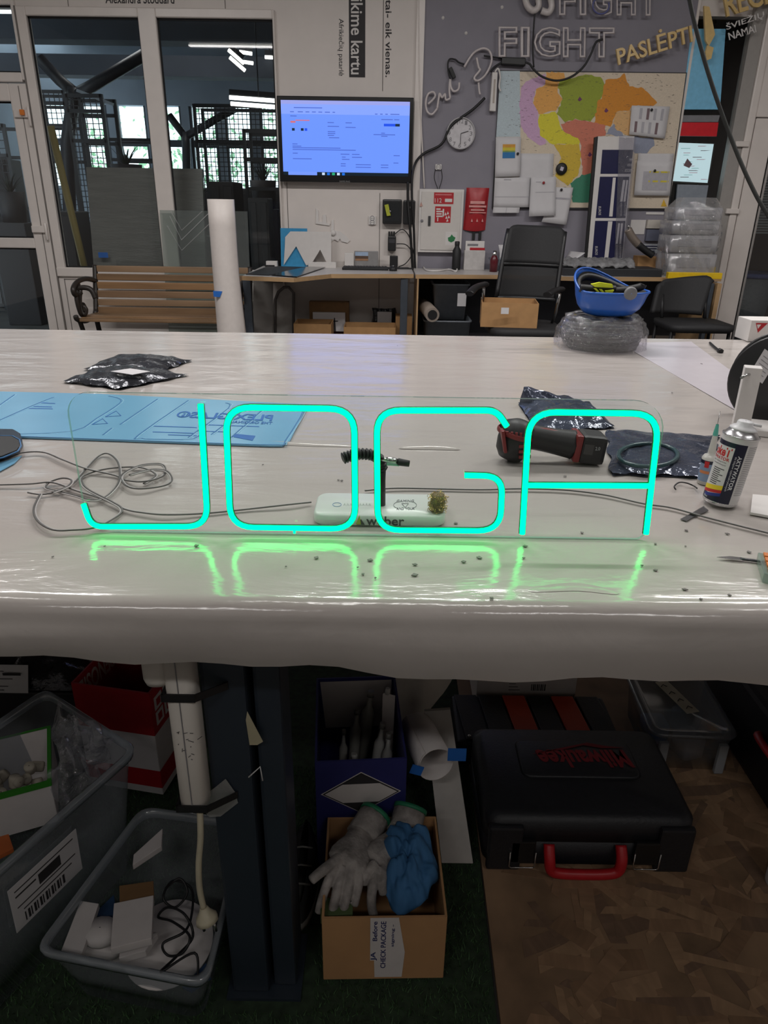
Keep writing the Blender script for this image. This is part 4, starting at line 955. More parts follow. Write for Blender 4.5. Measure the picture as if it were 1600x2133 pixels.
card = mat('cardboard', (168, 128, 84), 0.75, var=0.08, scale=20, k=1.0)
card_d = mat('cardboard_dark', (128, 96, 62), 0.8, var=0.1, scale=20)
chrome = mat('chrome', (190, 190, 190), 0.2, 1.0)
# ================================================================ PARK BENCH
wood = [mat('slat_wood_%d' % i, c, 0.5, var=0.22, scale=16, stretch=(0.12, 1, 1)) for i, c in enumerate(((142, 116, 90), (132, 104, 76), (146, 112, 78), (138, 110, 84)))]
iron = mat('cast_iron', (46, 40, 36), 0.45)
pb = thing('park_bench', 'wooden slatted bench with curled iron armrest under the window', 'bench', (W(330, 600, 6.0).x, 5.95, 0))
bx0 = W(203, 610, 6.15).x; bx1 = W(517, 610, 6.15).x
for i, (r0, r1) in enumerate(((555, 568), (572, 585), (589, 603), (607, 621), (625, 638), (641, 654))):
    y = 6.2-0.018*i; zt = W(330, r0, y).z; zb2 = W(330, r1, y).z
    o = MB(); o.span((bx0, y, zb2), (bx1, y+0.022, zt)); o.build('back_slat', wood[i % 4], pb, bevel=0.005)
zs = W(330, 664, 5.75).z
for i in range(5):
    y = 5.72+0.078*i; o = MB(); o.span((bx0-0.02, y, zs-0.028), (bx1, y+0.066, zs-0.003*abs(i-2))); o.build('seat_slat', wood[(i+1) % 4], pb, bevel=0.006)
for x in (bx0-0.02, bx1+0.01):
    o = MB(); o.tube(smoothpts([(x, 6.23, W(200, 553, 6.2).z), (x, 6.19, 0.65), (x, 6.12, zs+0.02), (x, 6.10, zs-0.05), (x, 6.2, 0.0)], 5), 0.022, 6); o.build('back_stay', iron, pb)
    o = MB(); o.tube(smoothpts([(x, 6.18, zs+0.24), (x, 6.0, zs+0.27), (x, 5.82, zs+0.26), (x, 5.73, zs+0.215), (x, 5.755, zs+0.17), (x, 5.8, zs+0.185)], 6), 0.02, 6); o.build('armrest', iron, pb)
    o = MB(); o.tube(smoothpts([(x, 5.84, zs+0.25), (x, 5.77, zs+0.15), (x, 5.80, zs+0.03), (x, 5.86, zs+0.0), (x, 5.89, zs+0.06), (x, 5.865, zs+0.09)], 6), 0.018, 6); o.build('arm_scroll', iron, pb)
    o = MB(); o.tube(smoothpts([(x, 6.12, zs-0.03), (x, 5.9, zs-0.045), (x, 5.73, zs-0.015), (x, 5.70, zs+0.02)], 5), 0.02, 6); o.build('seat_stay', iron, pb)
    o = MB(); o.tube(smoothpts([(x, 5.76, zs-0.02), (x, 5.82, zs-0.2), (x, 5.74, 0.0)], 5), 0.02, 6); o.build('leg', iron, pb)
# armrest scroll seen face-on in the photo: the end casting curls outwards on the left
o = MB(); x = bx0-0.03; yy = 5.80
P = [W(p[0], p[1], yy) for p in ((199, 622), (190, 604), (176, 599), (163, 601), (158, 609), (164, 614), (168, 608))]; o.tube(smoothpts(P, 5), 0.02, 8); o.build('armrest_curl', iron, pb)
o = MB(); P = [W(p[0], p[1], yy) for p in ((168, 604), (167, 630), (172, 650), (178, 655), (180, 645), (175, 638), (177, 648))]; o.tube(smoothpts(P, 5), 0.014, 8); o.build('armrest_curl', iron, pb)
# ---- white roll and acrylic sheet
rl = thing('vinyl_roll', 'tall white roll standing on end in front of the bench', 'roll', (W(470, 550, 5.2).x, 5.2, 0))
a = W(434, 450, 5.2); b = W(490, 450, 5.2); rc = (b.x-a.x)/2; zt = W(460, 415, 5.2).z; cx = (a.x+b.x)/2
def spiral(u, v):
    t = u*2*PI*2.15; flare = 0.03*max(0, 1-abs(v-0.25)/0.4)*max(0, (u-0.8)/0.2); r = rc*(0.8+0.2*u)+flare
    return V((cx+r*math.cos(t-1.0), 5.2+r*math.sin(t-1.0), zt*v))
o = MB(); o.grid(spiral, 60, 8); o.build('rolled_sheet', mat('white_vinyl', (206, 198, 193), 0.5, var=0.03, k=1.05), rl, solid=0.004)
o = MB(); p = W(455, 612, 5.2-rc); q = [W(444, 606, p.y-0.004), W(463, 607, p.y-0.004), W(458, 619, p.y-0.004), W(445, 618, p.y-0.004)]; o.prism(q, (0, 0.008, 0)); o.build('tape', MC['blue_tape'], rl)
ac = thing('acrylic_sheet', 'clear acrylic sheet with engraved zigzag leaning between bench and window', 'sheet', (W(430, 500, 6.38).x, 6.4, 0))
o = MB(); zt = W(430, 439, 6.42).z; a, b = W(336, 500, 6.38).x, W(517, 500, 6.38).x; o.prism([(a, 6.30, 0.0), (b, 6.30, 0.0), (b, 6.42, zt), (a, 6.42, zt)], (0, 0.005, 0)); o.build('sheet', clear('hazy_acrylic', (226, 232, 230), 0.08, 0.05, 0.10, (200, 205, 205)), ac)
eng = clear('engraved', (230, 230, 230), 0.1, 0.3, 0.4, (220, 220, 220))
for pts in ([(345, 470), (377, 522), (440, 460)], [(350, 450), (376, 500), (436, 440)], [(352, 440), (376, 480), (418, 440)]):
    o = MB(); P = []
    for p in pts: d_ = ray(*p); t = (6.297+0.12*0.55)/d_.y; P.append(V((d_.x*t, 6.36, CZ+d_.z*t)))
    o.tube([V((p.x, 6.30+0.12*p.z/zt-0.002, p.z)) for p in P], 0.004, 4); o.build('engraved_line', eng, ac)

# ================================================================ DESKS
DZ = W(700, 571, 5.75).z
dtop = mat('desk_top', (188, 184, 180), 0.35, var=0.03, k=1.05); dedge = mat('desk_edge', (176, 144, 106), 0.5, stretch=(0.2, 1, 1)); dleg = mat('desk_leg', (62, 68, 76), 0.45); dpan = mat('desk_panel', (150, 146, 142), 0.5)
def desk(lbl, front, legs, extra):
    P = [T(p[0], p[1], DZ) for p in front]; x0, x1 = P[0].x, P[-1].x
    d = thing('desk', lbl, 'desk', ((x0+x1)/2, 6.1, 0))
    poly = [V((p.x, p.y, 0)) for p in P]+[V((x1, YW-0.06, 0)), V((x0, YW-0.06, 0))]
    o = MB(); o.prism([(p.x, p.y+0.006, DZ-0.028) for p in poly[:len(P)]]+[(p.x, p.y, DZ-0.028) for p in poly[len(P):]], (0, 0, 0.028)); o.build('top', dtop, d)
    for i in range(len(P)-1):
        o = MB(); o.prism([(P[i].x, P[i].y, DZ-0.03), (P[i+1].x, P[i+1].y, DZ-0.03), (P[i+1].x, P[i+1].y, DZ+0.0005), (P[i].x, P[i].y, DZ+0.0005)], (0, 0.006, 0)); o.build('edge_band', dedge, d)
    for (l0, l1, y) in legs:
        a, b = W(l0, 630, y).x, W(l1, 630, y).x; o = MB(); o.span((a, y, 0), (b, y+0.05, DZ-0.03)); o.build('leg', dleg, d, bevel=0.004)
        o = MB(); o.span((a, y+0.05, 0), (b, y+0.2, 0.04)); o.build('foot', dleg, d, bevel=0.004)
    for (nm, l0, l1, y, m) in extra:
        a, b = W(l0, 630, y).x, W(l1, 630, y).x; o = MB(); o.span((a, y, 0), (b, YW-0.08, DZ-0.03)); o.build(nm, m, d)
    return d
d_l = desk('left desk with dark legs under the wall screen', [(504, 575), (612, 579), (690, 571), (862, 571)], [(508, 524, 5.78), (834, 849, 5.85)], [])
d_r = desk('right desk with side panels under the map', [(866, 572), (1060, 573), (1200, 577), (1504, 578)], [(1474, 1482, 5.78)], [('side_panel', 868, 871, 5.76, dedge), ('side_panel', 1488, 1497, 5.76, dedge)])
o = MB(); a, b, c, d = rect(874, 590, 1480, 660, YW-0.09); o.span((a, YW-0.09, 0.25), (b, YW-0.075, DZ-0.04)); o.build('modesty_panel', mat('dark_panel', (46, 48, 56), 0.6), d_r)
def on(px, py, z=None):                      # point on the desk top under a pixel
    return T(px, py, DZ if z is None else z)
def stand(lbl, name, cat, px0, py0, px1, py1, dep, m, bevel=0.004, parts=(), th=None):
    """upright block on the desk: pixel rectangle, its foot on the desk top"""
    y = min(YW-0.1-dep, on((px0+px1)/2, py1).y); a, b, c, d = rect(px0, py0, px1, py1, y)
    r = thing(name, lbl, cat, ((a+b)/2, y+dep/2, DZ)); o = MB(); o.span((a, y, DZ), (b, y+dep, d)); o.build('body', m, r, bevel=bevel)
    for (nm, p0, q0, p1, q1, mm) in parts:
        e = MB(); rbox(e, p0, q0, p1, q1, y-0.002, 0.002); e.build(nm, mm, r)
    return r, y
# blue and white sheets leaning at the left
yb = YW-0.10
bp_ = MB(); rpoly(bp_, [(584, 475), (640, 476), (642, 562), (586, 560)], yb+0.01, 0.006)
tag(bp_.build('blue_sheet', mat('blue_foil', (56, 140, 186), 0.4, k=1.1)), 'blue masked sheet standing behind the white cut panel on the left desk', 'sheet')
wp = MB()
for q in ([(594, 494), (605, 482), (690, 483), (690, 513), (593.5, 513)], [(593.5, 513), (617, 513), (591, 552)], [(617, 513), (667, 513), (667, 520), (648, 551), (638, 553)], [(667, 513), (690, 513), (690, 550), (682, 550), (667, 520)]): rpoly(wp, q, yb-0.006, 0.005)
tag(wp.build('cutout_sheet', white), 'white panel with triangular cut-outs standing on the left desk', 'panel')
wl = MB(); rpoly(wl, [(642, 546), (700, 546), (700, 562), (642, 562)], yb-0.05, 0.02); tag(wl.build('white_strip', white, bevel=0.003), 'low white strip in front of the white cut panel', 'strip')
for pts, l in (([(512, 572), (560, 555), (640, 557), (560, 574)], 'matt black sheet lying at the left end of the desk'), ([(562, 573), (640, 556), (678, 557), (618, 577)], 'glossy dark sheet overhanging the left desk edge')):
    o = MB(); z = DZ+(0.001 if 'matt' in l else 0.006); o.prism([T(p[0], p[1], z) for p in pts], (0, 0, 0.004)); tag(o.build('dark_sheet', mat('gloss_black', (30, 34, 42), 0.12) if 'glossy' in l else blackm), l, 'sheet', 'dark sheets on the desk')
stand('small white and black gadget at the left end of the desk', 'gadget', 'gadget', 554, 544, 577, 553, 0.06, white, parts=[('dark_base', 552, 552, 572, 556, blackm)])
stand('small white carton standing beside the photo card', 'carton', 'box', 718, 527, 737, 556, 0.05, white)
r_, y_ = stand('grey laptop-sized card with a photo print on the left desk', 'photo_card', 'card', 738, 523, 788, 555, 0.012, mat('card_grey', (140, 138, 138), 0.5))
for (q, m_) in (((740, 525, 767, 533), mat('photo_sky', (160, 180, 206), 0.5)), ((740, 533, 767, 539), mat('photo_trees', (92, 70, 56), 0.6)), ((740, 539, 767, 543), mat('photo_earth', (160, 120, 90), 0.6))): e = MB(); rbox(e, *q, y_-0.002, 0.002); e.build('photo_band', m_, r_)
kb = thing('keyboard', 'flat black keyboard on the left desk', 'keyboard', on(760, 562)); p = on(760, 563)
a, b = on(712, 563).x, on(809, 563).x; o = MB(); o.span((a, p.y, DZ), (b, p.y+0.13, DZ+0.02)); o.build('body', blackm, kb, bevel=0.006)
for i in range(4):
    for j in range(14): o = MB(); w_ = (b-a-0.02)/14; o.span((a+0.012+j*w_, p.y+0.012+i*0.028, DZ+0.02), (a+0.008+(j+1)*w_, p.y+0.034+i*0.028, DZ+0.027)); o.build('key', mat('key_black', (44, 44, 48), 0.5), kb)
ms = thing('computer_mouse', 'black computer mouse right of the keyboard', 'mouse', on(819, 565)); p = on(819, 565)
o = MB(); loops(o, [rloop(0.062, 0.10, 0.028, 0), rloop(0.066, 0.104, 0.03, 0.015), rloop(0.05, 0.08, 0.024, 0.035), rloop(0.02, 0.04, 0.01, 0.042)], at(p.x, p.y+0.05, DZ)); o.build('body', blackm, ms)
o = MB(); o.lathe([(0.0, 0.006), (0.006, 0.006), (0.006, -0.006), (0, -0.006)], 10, TR((p.x, p.y+0.02, DZ+0.038)) @ Matrix.Rotation(PI/2, 4, 'Y')); o.build('wheel', inkg, ms)
for i, (pts, l) in enumerate((([(784, 549), (800, 556), (815, 551), (835, 558), (848, 548)], 'black cable tangle lying behind the mouse'), ([(800, 545), (822, 540), (845, 549), (860, 556)], 'short black cable with adapter on the desk near the corner'))):
    o = MB(); P = [on(p[0], p[1])+V((0, 0, 0.006)) for p in pts]; P = [V((p.x, min(p.y, 6.36-0.05*i), p.z)) for p in P]; o.tube(smoothpts(P, 5), 0.006, 6); tag(o.build('desk_cable', cable_b), l, 'cable')
stand('small black hub on the desk under the charger', 'usb_hub', 'hub', 812, 533, 829, 541, 0.04, blackp)
# right desk
sg = thing('desk_scale', 'small silver gadget on a dark base left of the black bottle', 'gadget', on(914, 556)); p = on(914, 556)
o = MB(); o.lathe([(0.001, 0), (0.06, 0), (0.06, 0.02), (0.02, 0.03), (0.02, 0.06), (0.045, 0.065), (0.045, 0.085), (0.001, 0.085)], 20, TR(p+V((0, 0.06, 0)))); o.build('body', mat('silver_grey', (150, 152, 156), 0.35), sg)
o = MB(); o.span((p.x-0.09, p.y, DZ), (p.x+0.08, p.y+0.12, DZ+0.012)); o.build('base', blackm, sg, bevel=0.003)
o = MB(); o.tube(smoothpts([on(p[0], p[1])+V((0, 0, 0.007)) for p in ((882, 558), (890, 565), (915, 566), (935, 563), (950, 567), (952, 560))], 5), 0.007, 6); tag(o.build('desk_cable', white), 'white cable lying along the right desk front', 'cable')
bt = thing('drinking_bottle', 'black metal bottle on the right desk', 'bottle', on(949, 560)); p = on(949, 561); p.y = min(p.y, 6.30)
h = W(949, 503, p.y).z-DZ; o = MB(); o.lathe([(0.001, 0), (0.034, 0), (0.036, 0.01), (0.036, h*0.68), (0.02, h*0.8), (0.018, h*0.86)], 20, TR(p+V((0, 0.04, 0)))); o.build('body', blackm, bt)
o = MB(); o.lathe([(0.02, h*0.85), (0.021, h*0.97), (0.017, h), (0.001, h)], 20, TR(p+V((0, 0.04, 0)))); o.build('cap', blackp, bt)
r_, y_ = stand('white leaflet holder with red leaflets on the right desk', 'leaflet_holder', 'holder', 967, 522, 1010, 562, 0.08, mat('leaflet_white', (192, 188, 186), 0.5))
for (q, m_, nm) in (((970, 502, 1009, 523), white, 'leaflet'), ((979, 516, 1010, 521), red, 'leaflet_stripe'), ((974, 508, 996, 512), inkg, 'print')): e = MB(); rbox(e, *q, y_+0.02-(0.003 if nm != 'leaflet' else 0), 0.012); e.build(nm, m_, r_)
tr = thing('clear_tray', 'clear plastic tray behind the dark red bottle', 'tray', on(1022, 560)); o = MB(); p = on(1024, 556); tub(o, at(p.x, 6.33, DZ), 0.13, 0.14, 0.1, 0.9); o.build('body', clear('bin_clear', (214, 220, 224), 0.08, 0.12, 0.22, (150, 156, 164)), tr)
wb_ = thing('sauce_bottle', 'dark red bottle with silver cap beside the office chair', 'bottle', on(1029, 566)); p = on(1029, 567); h = W(1029, 522, p.y).z-DZ
o = MB(); o.lathe([(0.001, 0), (0.032, 0), (0.033, h*0.55), (0.026, h*0.68), (0.014, h*0.8)], 18, TR(p+V((0, 0.04, 0)))); o.build('body', mat('dark_red', (92, 24, 34), 0.3), wb_)
o = MB(); o.lathe([(0.02, h*0.78), (0.02, h*0.97), (0.001, h)], 18, TR(p+V((0, 0.04, 0)))); o.build('cap', chrome, wb_)
o = MB(); pp = on(1036, 563); o.grid(lambda u, v: pp+V((0.085*u+0.02*math.sin(v*3), 0.05+0.02*math.sin(u*5), 0.2*v)), 6, 6); tag(o.build('paper_bag', paper, solid=0.004), 'pale paper sheet standing just left of the office chair', 'paper')
for i, (q, l) in enumerate((([(1174, 548), (1214, 548), (1206, 532), (1176, 524)], 'lowest loose paper right of the office chair'), ([(1176, 530), (1218, 524), (1205, 514), (1178, 512)], 'middle loose paper right of the office chair'), ([(1180, 514), (1216, 512), (1196, 502), (1180, 504)], 'top loose paper right of the office chair'))):
    o = MB(); y = 6.22; a, b, c, d = [W(x_, y2, y+0.04*(k > 1)) for k, (x_, y2) in enumerate(q)]; z0 = DZ+0.002+0.045*i
    o.grid(lambda u, v: V(((a*(1-u)+b*u).x*(1-v)+(d*(1-u)+c*u).x*v, 6.13+0.22*v+0.01*i, z0+0.05*u*(i+1)*0.4+0.012*math.sin(u*5+i))), 6, 4); tag(o.build('loose_paper', paper, solid=0.003), l, 'paper', 'loose papers')
r_, y_ = stand('flat black box under the wrapped sheet on the right desk', 'flat_box', 'box', 1174, 560, 1380, 576, 0.34, mat('black_box', (40, 42, 46), 0.5))
fx0, fx1 = W(1174, 568, y_).x, W(1326, 555, y_).x; zt0 = W(1270, 560, y_).z
o = MB(); o.grid(lambda u, v: V((fx0+(fx1-fx0)*u, y_+0.02+0.28*v, zt0+0.012+0.055*(math.sin(PI*min(1, max(0, v))))**0.5+0.008*math.sin(u*31+v*7)+0.006*math.sin(u*67))), 40, 8); 
tag(o.build('wrapped_sheet', mat('bubble_film', (140, 140, 142), 0.25, var=0.3, scale=25, bump=0.8, bscale=40, alpha=0.7), solid=0.003), 'crinkled plastic-wrapped roll lying on the flat black box', 'roll')
# blue info board leaning on the map
ib = thing('sign_board', 'tall white and navy sign board leaning against the map', 'sign', (W(1275, 540, gpY-0.16).x, gpY-0.16, DZ))
def ibp(pts, y, th, nm, m): e = MB(); rpoly(e, pts, y, th); return e.build(nm, m, ib)
yi = gpY-0.14
ibp([(1245, 284), (1322, 284), (1294, 569), (1220, 569)], yi, 0.02, 'board', white); ibp([(1239, 286), (1246, 284), (1221, 569), (1216, 569)], yi, 0.03, 'dark_edge', blackm)
navy = mat('navy_print', (26, 28, 70), 0.35)
ibp([(1255, 312), (1319, 312), (1314, 362), (1251, 362)], yi-0.002, 0.002, 'navy_field', navy); ibp([(1250, 368), (1311, 368), (1303, 454), (1241, 454)], yi-0.002, 0.002, 'navy_field', navy); ibp([(1240, 460), (1303, 460), (1296, 540), (1233, 540)], yi-0.002, 0.002, 'navy_field', navy)
for pts in ([(1277, 370), (1283, 370), (1276, 451), (1269, 451)], [(1298, 375), (1303, 375), (1297, 420), (1292, 420)], [(1305, 375), (1309, 375), (1303, 420), (1299, 420)], [(1267, 461), (1276, 461), (1267, 538), (1259, 538)], [(1288, 465), (1292, 465), (1287, 508), (1283, 508)], [(1294, 465), (1298, 465), (1294, 508), (1290, 508)]): ibp(pts, yi-0.004, 0.002, 'white_bar', white)
for i, (r0, s_) in enumerate(((330, 'MM'), (341, 'HVIV'), (352, 'MEDZIE'))): wtext('mirrored_word', s_, (1318-i, r0+6), (1311-5*i, r0+6), (1319-i, r0), yi-0.002, white, ib, -0.001)
for px, py in ((1250, 440), (1243, 523)): vtext('small_word', 'EUROS', px-3, px+2, py-10, py+8, white, yi-0.002, 0, ib)
for px, py in ((1294, 436), (1302, 436), (1285, 524), (1292, 524)): vtext('small_word', 'informacija', px-2, px+2, py-14, py+14, white, yi-0.002, 0, ib)
film_c = clear('loose_film', (244, 244, 248), 0.16, 0.06, 0.05, (225, 225, 230), 0.5, 8)
ibp([(1290, 284), (1326, 286), (1300, 546), (1280, 546)], yi-0.012, 0.001, 'protective_film', film_c)
# small cards and boxes fixed under the map
for i, (q, m_, l) in enumerate((((1313, 458, 1344, 488), white, 'blank white card under the map right of the sign board'), ((1349, 458, 1384, 476), mat('cream_box', (196, 190, 180), 0.6), 'cream box on the wall below the map corner'),
                                ((1347, 478, 1384, 502), mat('grey_poster', (100, 104, 122), 0.6), 'grey card with a white circle under the cream box'), ((1340, 508, 1378, 528), mat('pale_card', (180, 184, 190), 0.6), 'pale printed card lowest under the map'), ((1346, 442, 1383, 447), white, 'thin white label strip under the map corner'))):
    r = thing('wall_card', l, 'card', W((q[0]+q[2])/2, q[3], gpY), 'small cards under the map'); o = MB(); rbox(o, *q, gpY-(0.04 if 'box' in l else 0.006), 0.04 if 'box' in l else 0.006); o.build('sheet', m_, r, bevel=0.001)
    if 'circle' in l: e = MB(); e.lathe([(0, 0.002), (0.035, 0.002), (0.035, 0)], 18, TR(W(1361, 490, gpY-0.007)) @ RX); e.build('circle', white, r)
    if 'lowest' in l:
        for k in range(3): e = MB(); rbox(e, 1344, 512+k*5, 1372-k*4, 514+k*5, gpY-0.008, 0.002); e.build('print', navy, r)
r_, y_ = stand('small open cardboard box on the flat black box', 'carton', 'box', 1329, 534, 1367, 558, 0.14, card); zz0 = W(1348, 559, y_).z
gg = thing('hot_glue_gun', 'black hand tool with silver nozzle lying above the small carton', 'tool', W(1340, 530, 6.2)); 
wtube('handle', [(1330, 510), (1345, 522), (1360, 532)], 6.18, 0.028, blackm, gg, 8); wtube('head', [(1308, 478), (1318, 496), (1332, 512)], 6.2, 0.032, mat('tan_metal', (150, 138, 128), 0.35, 0.5), gg, 8); wtube('nozzle', [(1309, 470), (1312, 482)], 6.2, 0.012, chrome, gg, 8)
# clear drawer tower, wrapped
dt = thing('drawer_tower', 'wrapped stack of clear plastic drawers at the right end of the desk', 'drawers', on(1445, 566)); y = 5.98
drw = clear('drawer_clear', (240, 240, 242), 0.12, 0.15, 0.34, (226, 226, 230), 0.3, 14)
for (q, dp) in (((1392, 526, 1494, 572), 0.3), ((1396, 488, 1498, 526), 0.3), ((1400, 458, 1502, 488), 0.3), ((1408, 430, 1508, 458), 0.28)):
    a, b, c, d = rect(*q, y); o = MB(); loops(o, [rloop(b-a-0.01, dp, 0.02, 0), rloop(b-a, dp, 0.025, (d-c)*0.9), rloop(b-a-0.02, dp-0.02, 0.02, (d-c)*0.93)], at((a+b)/2, y+dp/2, max(DZ, c))); dw = o.build('drawer', drw, dt)
    o = MB(); o.span((a+0.06, y-0.008, c+(d-c)*0.3), (b-0.06, y+0.002, c+(d-c)*0.75)); o.build('drawer_front', clear('drawer_front', (236, 236, 238), 0.15, 0.1, 0.12, (210, 210, 212)), dw, bevel=0.01)
a, b, c, d = rect(1394, 412, 1512, 572, y-0.02); rnd = random.Random(4)
o = MB(); cxx, cyy = (a+b)/2, y+0.15
def wrapf(u, v):
    t = 2*PI*u; e = 0.85+0.05*math.sin(t*5+v*9)+0.04*math.sin(t*11+v*17); w_ = (b-a)/2*1.05*(1-0.35*max(0, v-0.86)/0.14-0.0*v); q = 0.19*(1-0.4*max(0, v-0.86)/0.14)
    cs, sn = math.cos(t), math.sin(t); k = (abs(cs)**4+abs(sn)**4)**-0.25
    return V((cxx+0.015*v+w_*cs*k*e, cyy+q*sn*k*e, DZ+0.004+(d-DZ)*v))
o.grid(wrapf, 56, 24, cu=True); o.build('wrapping', clear('wrap_film', (252, 252, 253), 0.16, 0.08, 0.14, (240, 240, 240), 1.0, 14), dt)
r_, y_ = stand('flat yellow tray with printed edge at the right end of the desk', 'yellow_tray', 'tray', 1392, 568, 1505, 581, 0.05, mat('yellow_plastic', (224, 186, 30), 0.4))
r_, y_ = stand('white game box with a yellow end on the yellow tray', 'carton', 'box', 1404, 556, 1490, 567, 0.03, white, parts=[('yellow_end', 1470, 556, 1490, 567, mat('yellow_plastic', (224, 186, 30), 0.4)), ('food_print', 1408, 558, 1418, 566, red), ('food_print', 1419, 558, 1428, 566, mat('green_print', (40, 120, 70)))])
# ---- office chair with a carton on its seat
cy = 5.25
oc = thing('office_chair', 'black mesh office chair in front of the right desk', 'chair', (W(1085, 640, cy).x, cy, 0)); ccx = W(1082, 640, cy).x
tl, tr_, br_, bl_ = W(1060, 468, cy+0.16), W(1178, 474, cy+0.16), W(1158, 625, cy+0.02), W(1034, 620, cy+0.02)
def backf(u, v, off=0):
    p = (tl*(1-u)+tr_*u)*(1-v)+(bl_*(1-u)+br_*u)*v; c = 0.05*(1-(2*u-1)**2); rr2 = 0.03*(max(0, abs(2*u-1)-0.75)/0.25)**2*(1 if v < 0.2 else 0)
    return p+V((0, c+off, -rr2*(1-v*5 if v < 0.2 else 0)))
blk_f = mat('black_fabric', (30, 30, 32), 0.7, var=0.15, scale=80)
o = MB(); o.grid(lambda u, v: backf(u, v*0.52), 14, 10); o.build('backrest', blk_f, oc, solid=0.03)
o = MB(); o.grid(lambda u, v: backf(u, 0.54+v*0.46), 14, 8); o.build('backrest_mesh', mat('chair_mesh', (26, 26, 28), 0.7, alpha=0.82), oc, solid=0.004)
for u in (0.0, 1.0): o = MB(); o.tube([backf(u, v/8) for v in range(9)], 0.016, 8); o.build('back_frame', blackp, oc)
o = MB(); o.tube([backf(u/8, 0.53) for u in range(9)], 0.016, 8); o.build('back_bar', blackp, oc); o = MB(); o.tube([backf(u/8, 1.0) for u in range(9)], 0.016, 8); o.build('back_bar', blackp, oc)
SZ = W(1080, 676, cy-0.25).z
o = MB(); loops(o, [rloop(0.44, 0.44, 0.08, -0.07), rloop(0.5, 0.5, 0.1, -0.05), rloop(0.5, 0.5, 0.1, -0.01), rloop(0.46, 0.46, 0.09, 0)], at(ccx, cy-0.22, SZ)); o.build('seat', blk_f, oc)
for s, pts, cpts in ((-1, [(978, 612), (992, 598), (1012, 592)], [(1008, 600), (1006, 628), (1002, 668)]), (1, [(1140, 614), (1154, 606), (1170, 602)], [(1166, 612), (1158, 650), (1150, 672)])):
    o = MB(); P = [W(p[0], p[1], cy-0.35+0.12*i) for i, p in enumerate(pts)]; o.tube(smoothpts(P, 4), 0.03, 8, flat=0.6); o.build('armrest', blackp, oc)
    o = MB(); P = [W(p[0], p[1], cy-0.27+0.05*i) for i, p in enumerate(cpts)]; o.tube(P, 0.011, 8); o.build('arm_bracket', chrome, oc)
o = MB(); o.lathe([(0.03, 0.08), (0.03, SZ-0.06)], 12, TR((ccx, cy-0.2, 0))); o.build('gas_lift', chrome, oc)
for k in range(5):
    a_ = 2*PI*k/5+0.3; e = V((ccx+0.3*math.cos(a_), cy-0.2+0.3*math.sin(a_), 0.07)); o = MB(); o.tube([(ccx, cy-0.2, 0.11), e], [0.03, 0.02], 6); o.build('base_spoke', blackp, oc)
    o = MB(); o.lathe([(0.001, -0.02), (0.028, -0.02), (0.03, 0), (0.028, 0.02), (0.001, 0.02)], 10, TR(e+V((0, 0, -0.04))) @ Matrix.Rotation(PI/2, 4, 'Y')); o.build('castor', blackp, oc)
cb = thing('carton', 'shallow open cardboard box on the office chair seat', 'box', (ccx, cy-0.25, SZ+0.001))
a = W(995, 666, cy-0.42); b = W(1112, 672, cy-0.42); hh = W(1050, 632, cy-0.42).z-(SZ+0.001)
o = MB(); carton(o, at((a.x+b.x)/2+0.04, cy-0.25, SZ+0.001, -0.10), (b.x-a.x)*1.0, 0.30, hh, 0.006); o.build('body', card, cb)
e = MB(); rbox(e, 1044, 641, 1060, 654, cy-0.445, 0.003); e.build('label', paper, cb)
# second chair
c2 = thing('visitor_chair', 'low black visitor chair at the right end of the desk', 'chair', (W(1425, 640, 5.45).x, 5.3, 0)); x2 = W(1424, 620, 5.5).x
tl, tr_, br_, bl_ = W(1372, 584, 5.52), W(1488, 574, 5.52), W(1462, 656, 5.44), W(1356, 652, 5.44)
def bk2(u, v):
    p = (tl*(1-u)+tr_*u)*(1-v)+(bl_*(1-u)+br_*u)*v; k = max(0, abs(2*u-1)-0.7)/0.3; return p+V((0, 0.05*(1-(2*u-1)**2), (-0.05*k*k if v < 0.01 else (-0.015*k*k if v < 0.15 else 0))))
o = MB(); o.grid(bk2, 16, 10); o.build('backrest', blk_f, c2, solid=0.035)
sz = W(1420, 668, 5.3).z; o = MB(); loops(o, [rloop(0.42, 0.4, 0.06, -0.05), rloop(0.46, 0.44, 0.08, -0.03), rloop(0.46, 0.44, 0.08, 0)], at(x2, 5.25, sz)); o.build('seat', blk_f, c2)
for sx in (-0.2, 0.2):
    for sy in (5.1, 5.42): o = MB(); o.tube([(x2+sx, sy, sz-0.03), (x2+sx*1.1, sy, 0)], 0.012, 8); o.build('leg', blackm, c2)
    o = MB(); o.tube([(x2+sx*0.8, 5.44, sz), (x2+sx*0.8, 5.5, sz+0.16)], 0.012, 8); o.build('back_stay', blackm, c2)
# ---- under the desks
def bin_under(lbl, q, y, dep, m=None):
    a, b, c, d = rect(*q, y); r = thing('storage_bin', lbl, 'bin', ((a+b)/2, y+dep/2, 0), 'grey bins under the right desk')
    return r, a, b, c, d
gbin = mat('grey_bin', (128, 134, 142), 0.35, alpha=0.95)
r, a, b, c, d = bin_under('lower grey translucent bin under the right desk', (882, 668, 982, 712), 5.92, 0.4)
zt1 = d; o = MB(); tub(o, at((a+b)/2, 6.12, 0), b-a-0.02, 0.4, zt1, 0.88); o.build('body', gbin, r)
r, a, b, c, d = bin_under('upper grey translucent bin with a white label', (900, 592, 978, 668), 5.94, 0.36); r.location.z = zt1+0.002
o = MB(); tub(o, at((a+b)/2, 6.12, zt1+0.002), b-a-0.02, 0.36, d-zt1, 0.85); o.build('body', gbin, r)
e = MB(); rbox(e, 953, 611, 971, 638, 5.925, 0.004); e.build('label', paper, r)
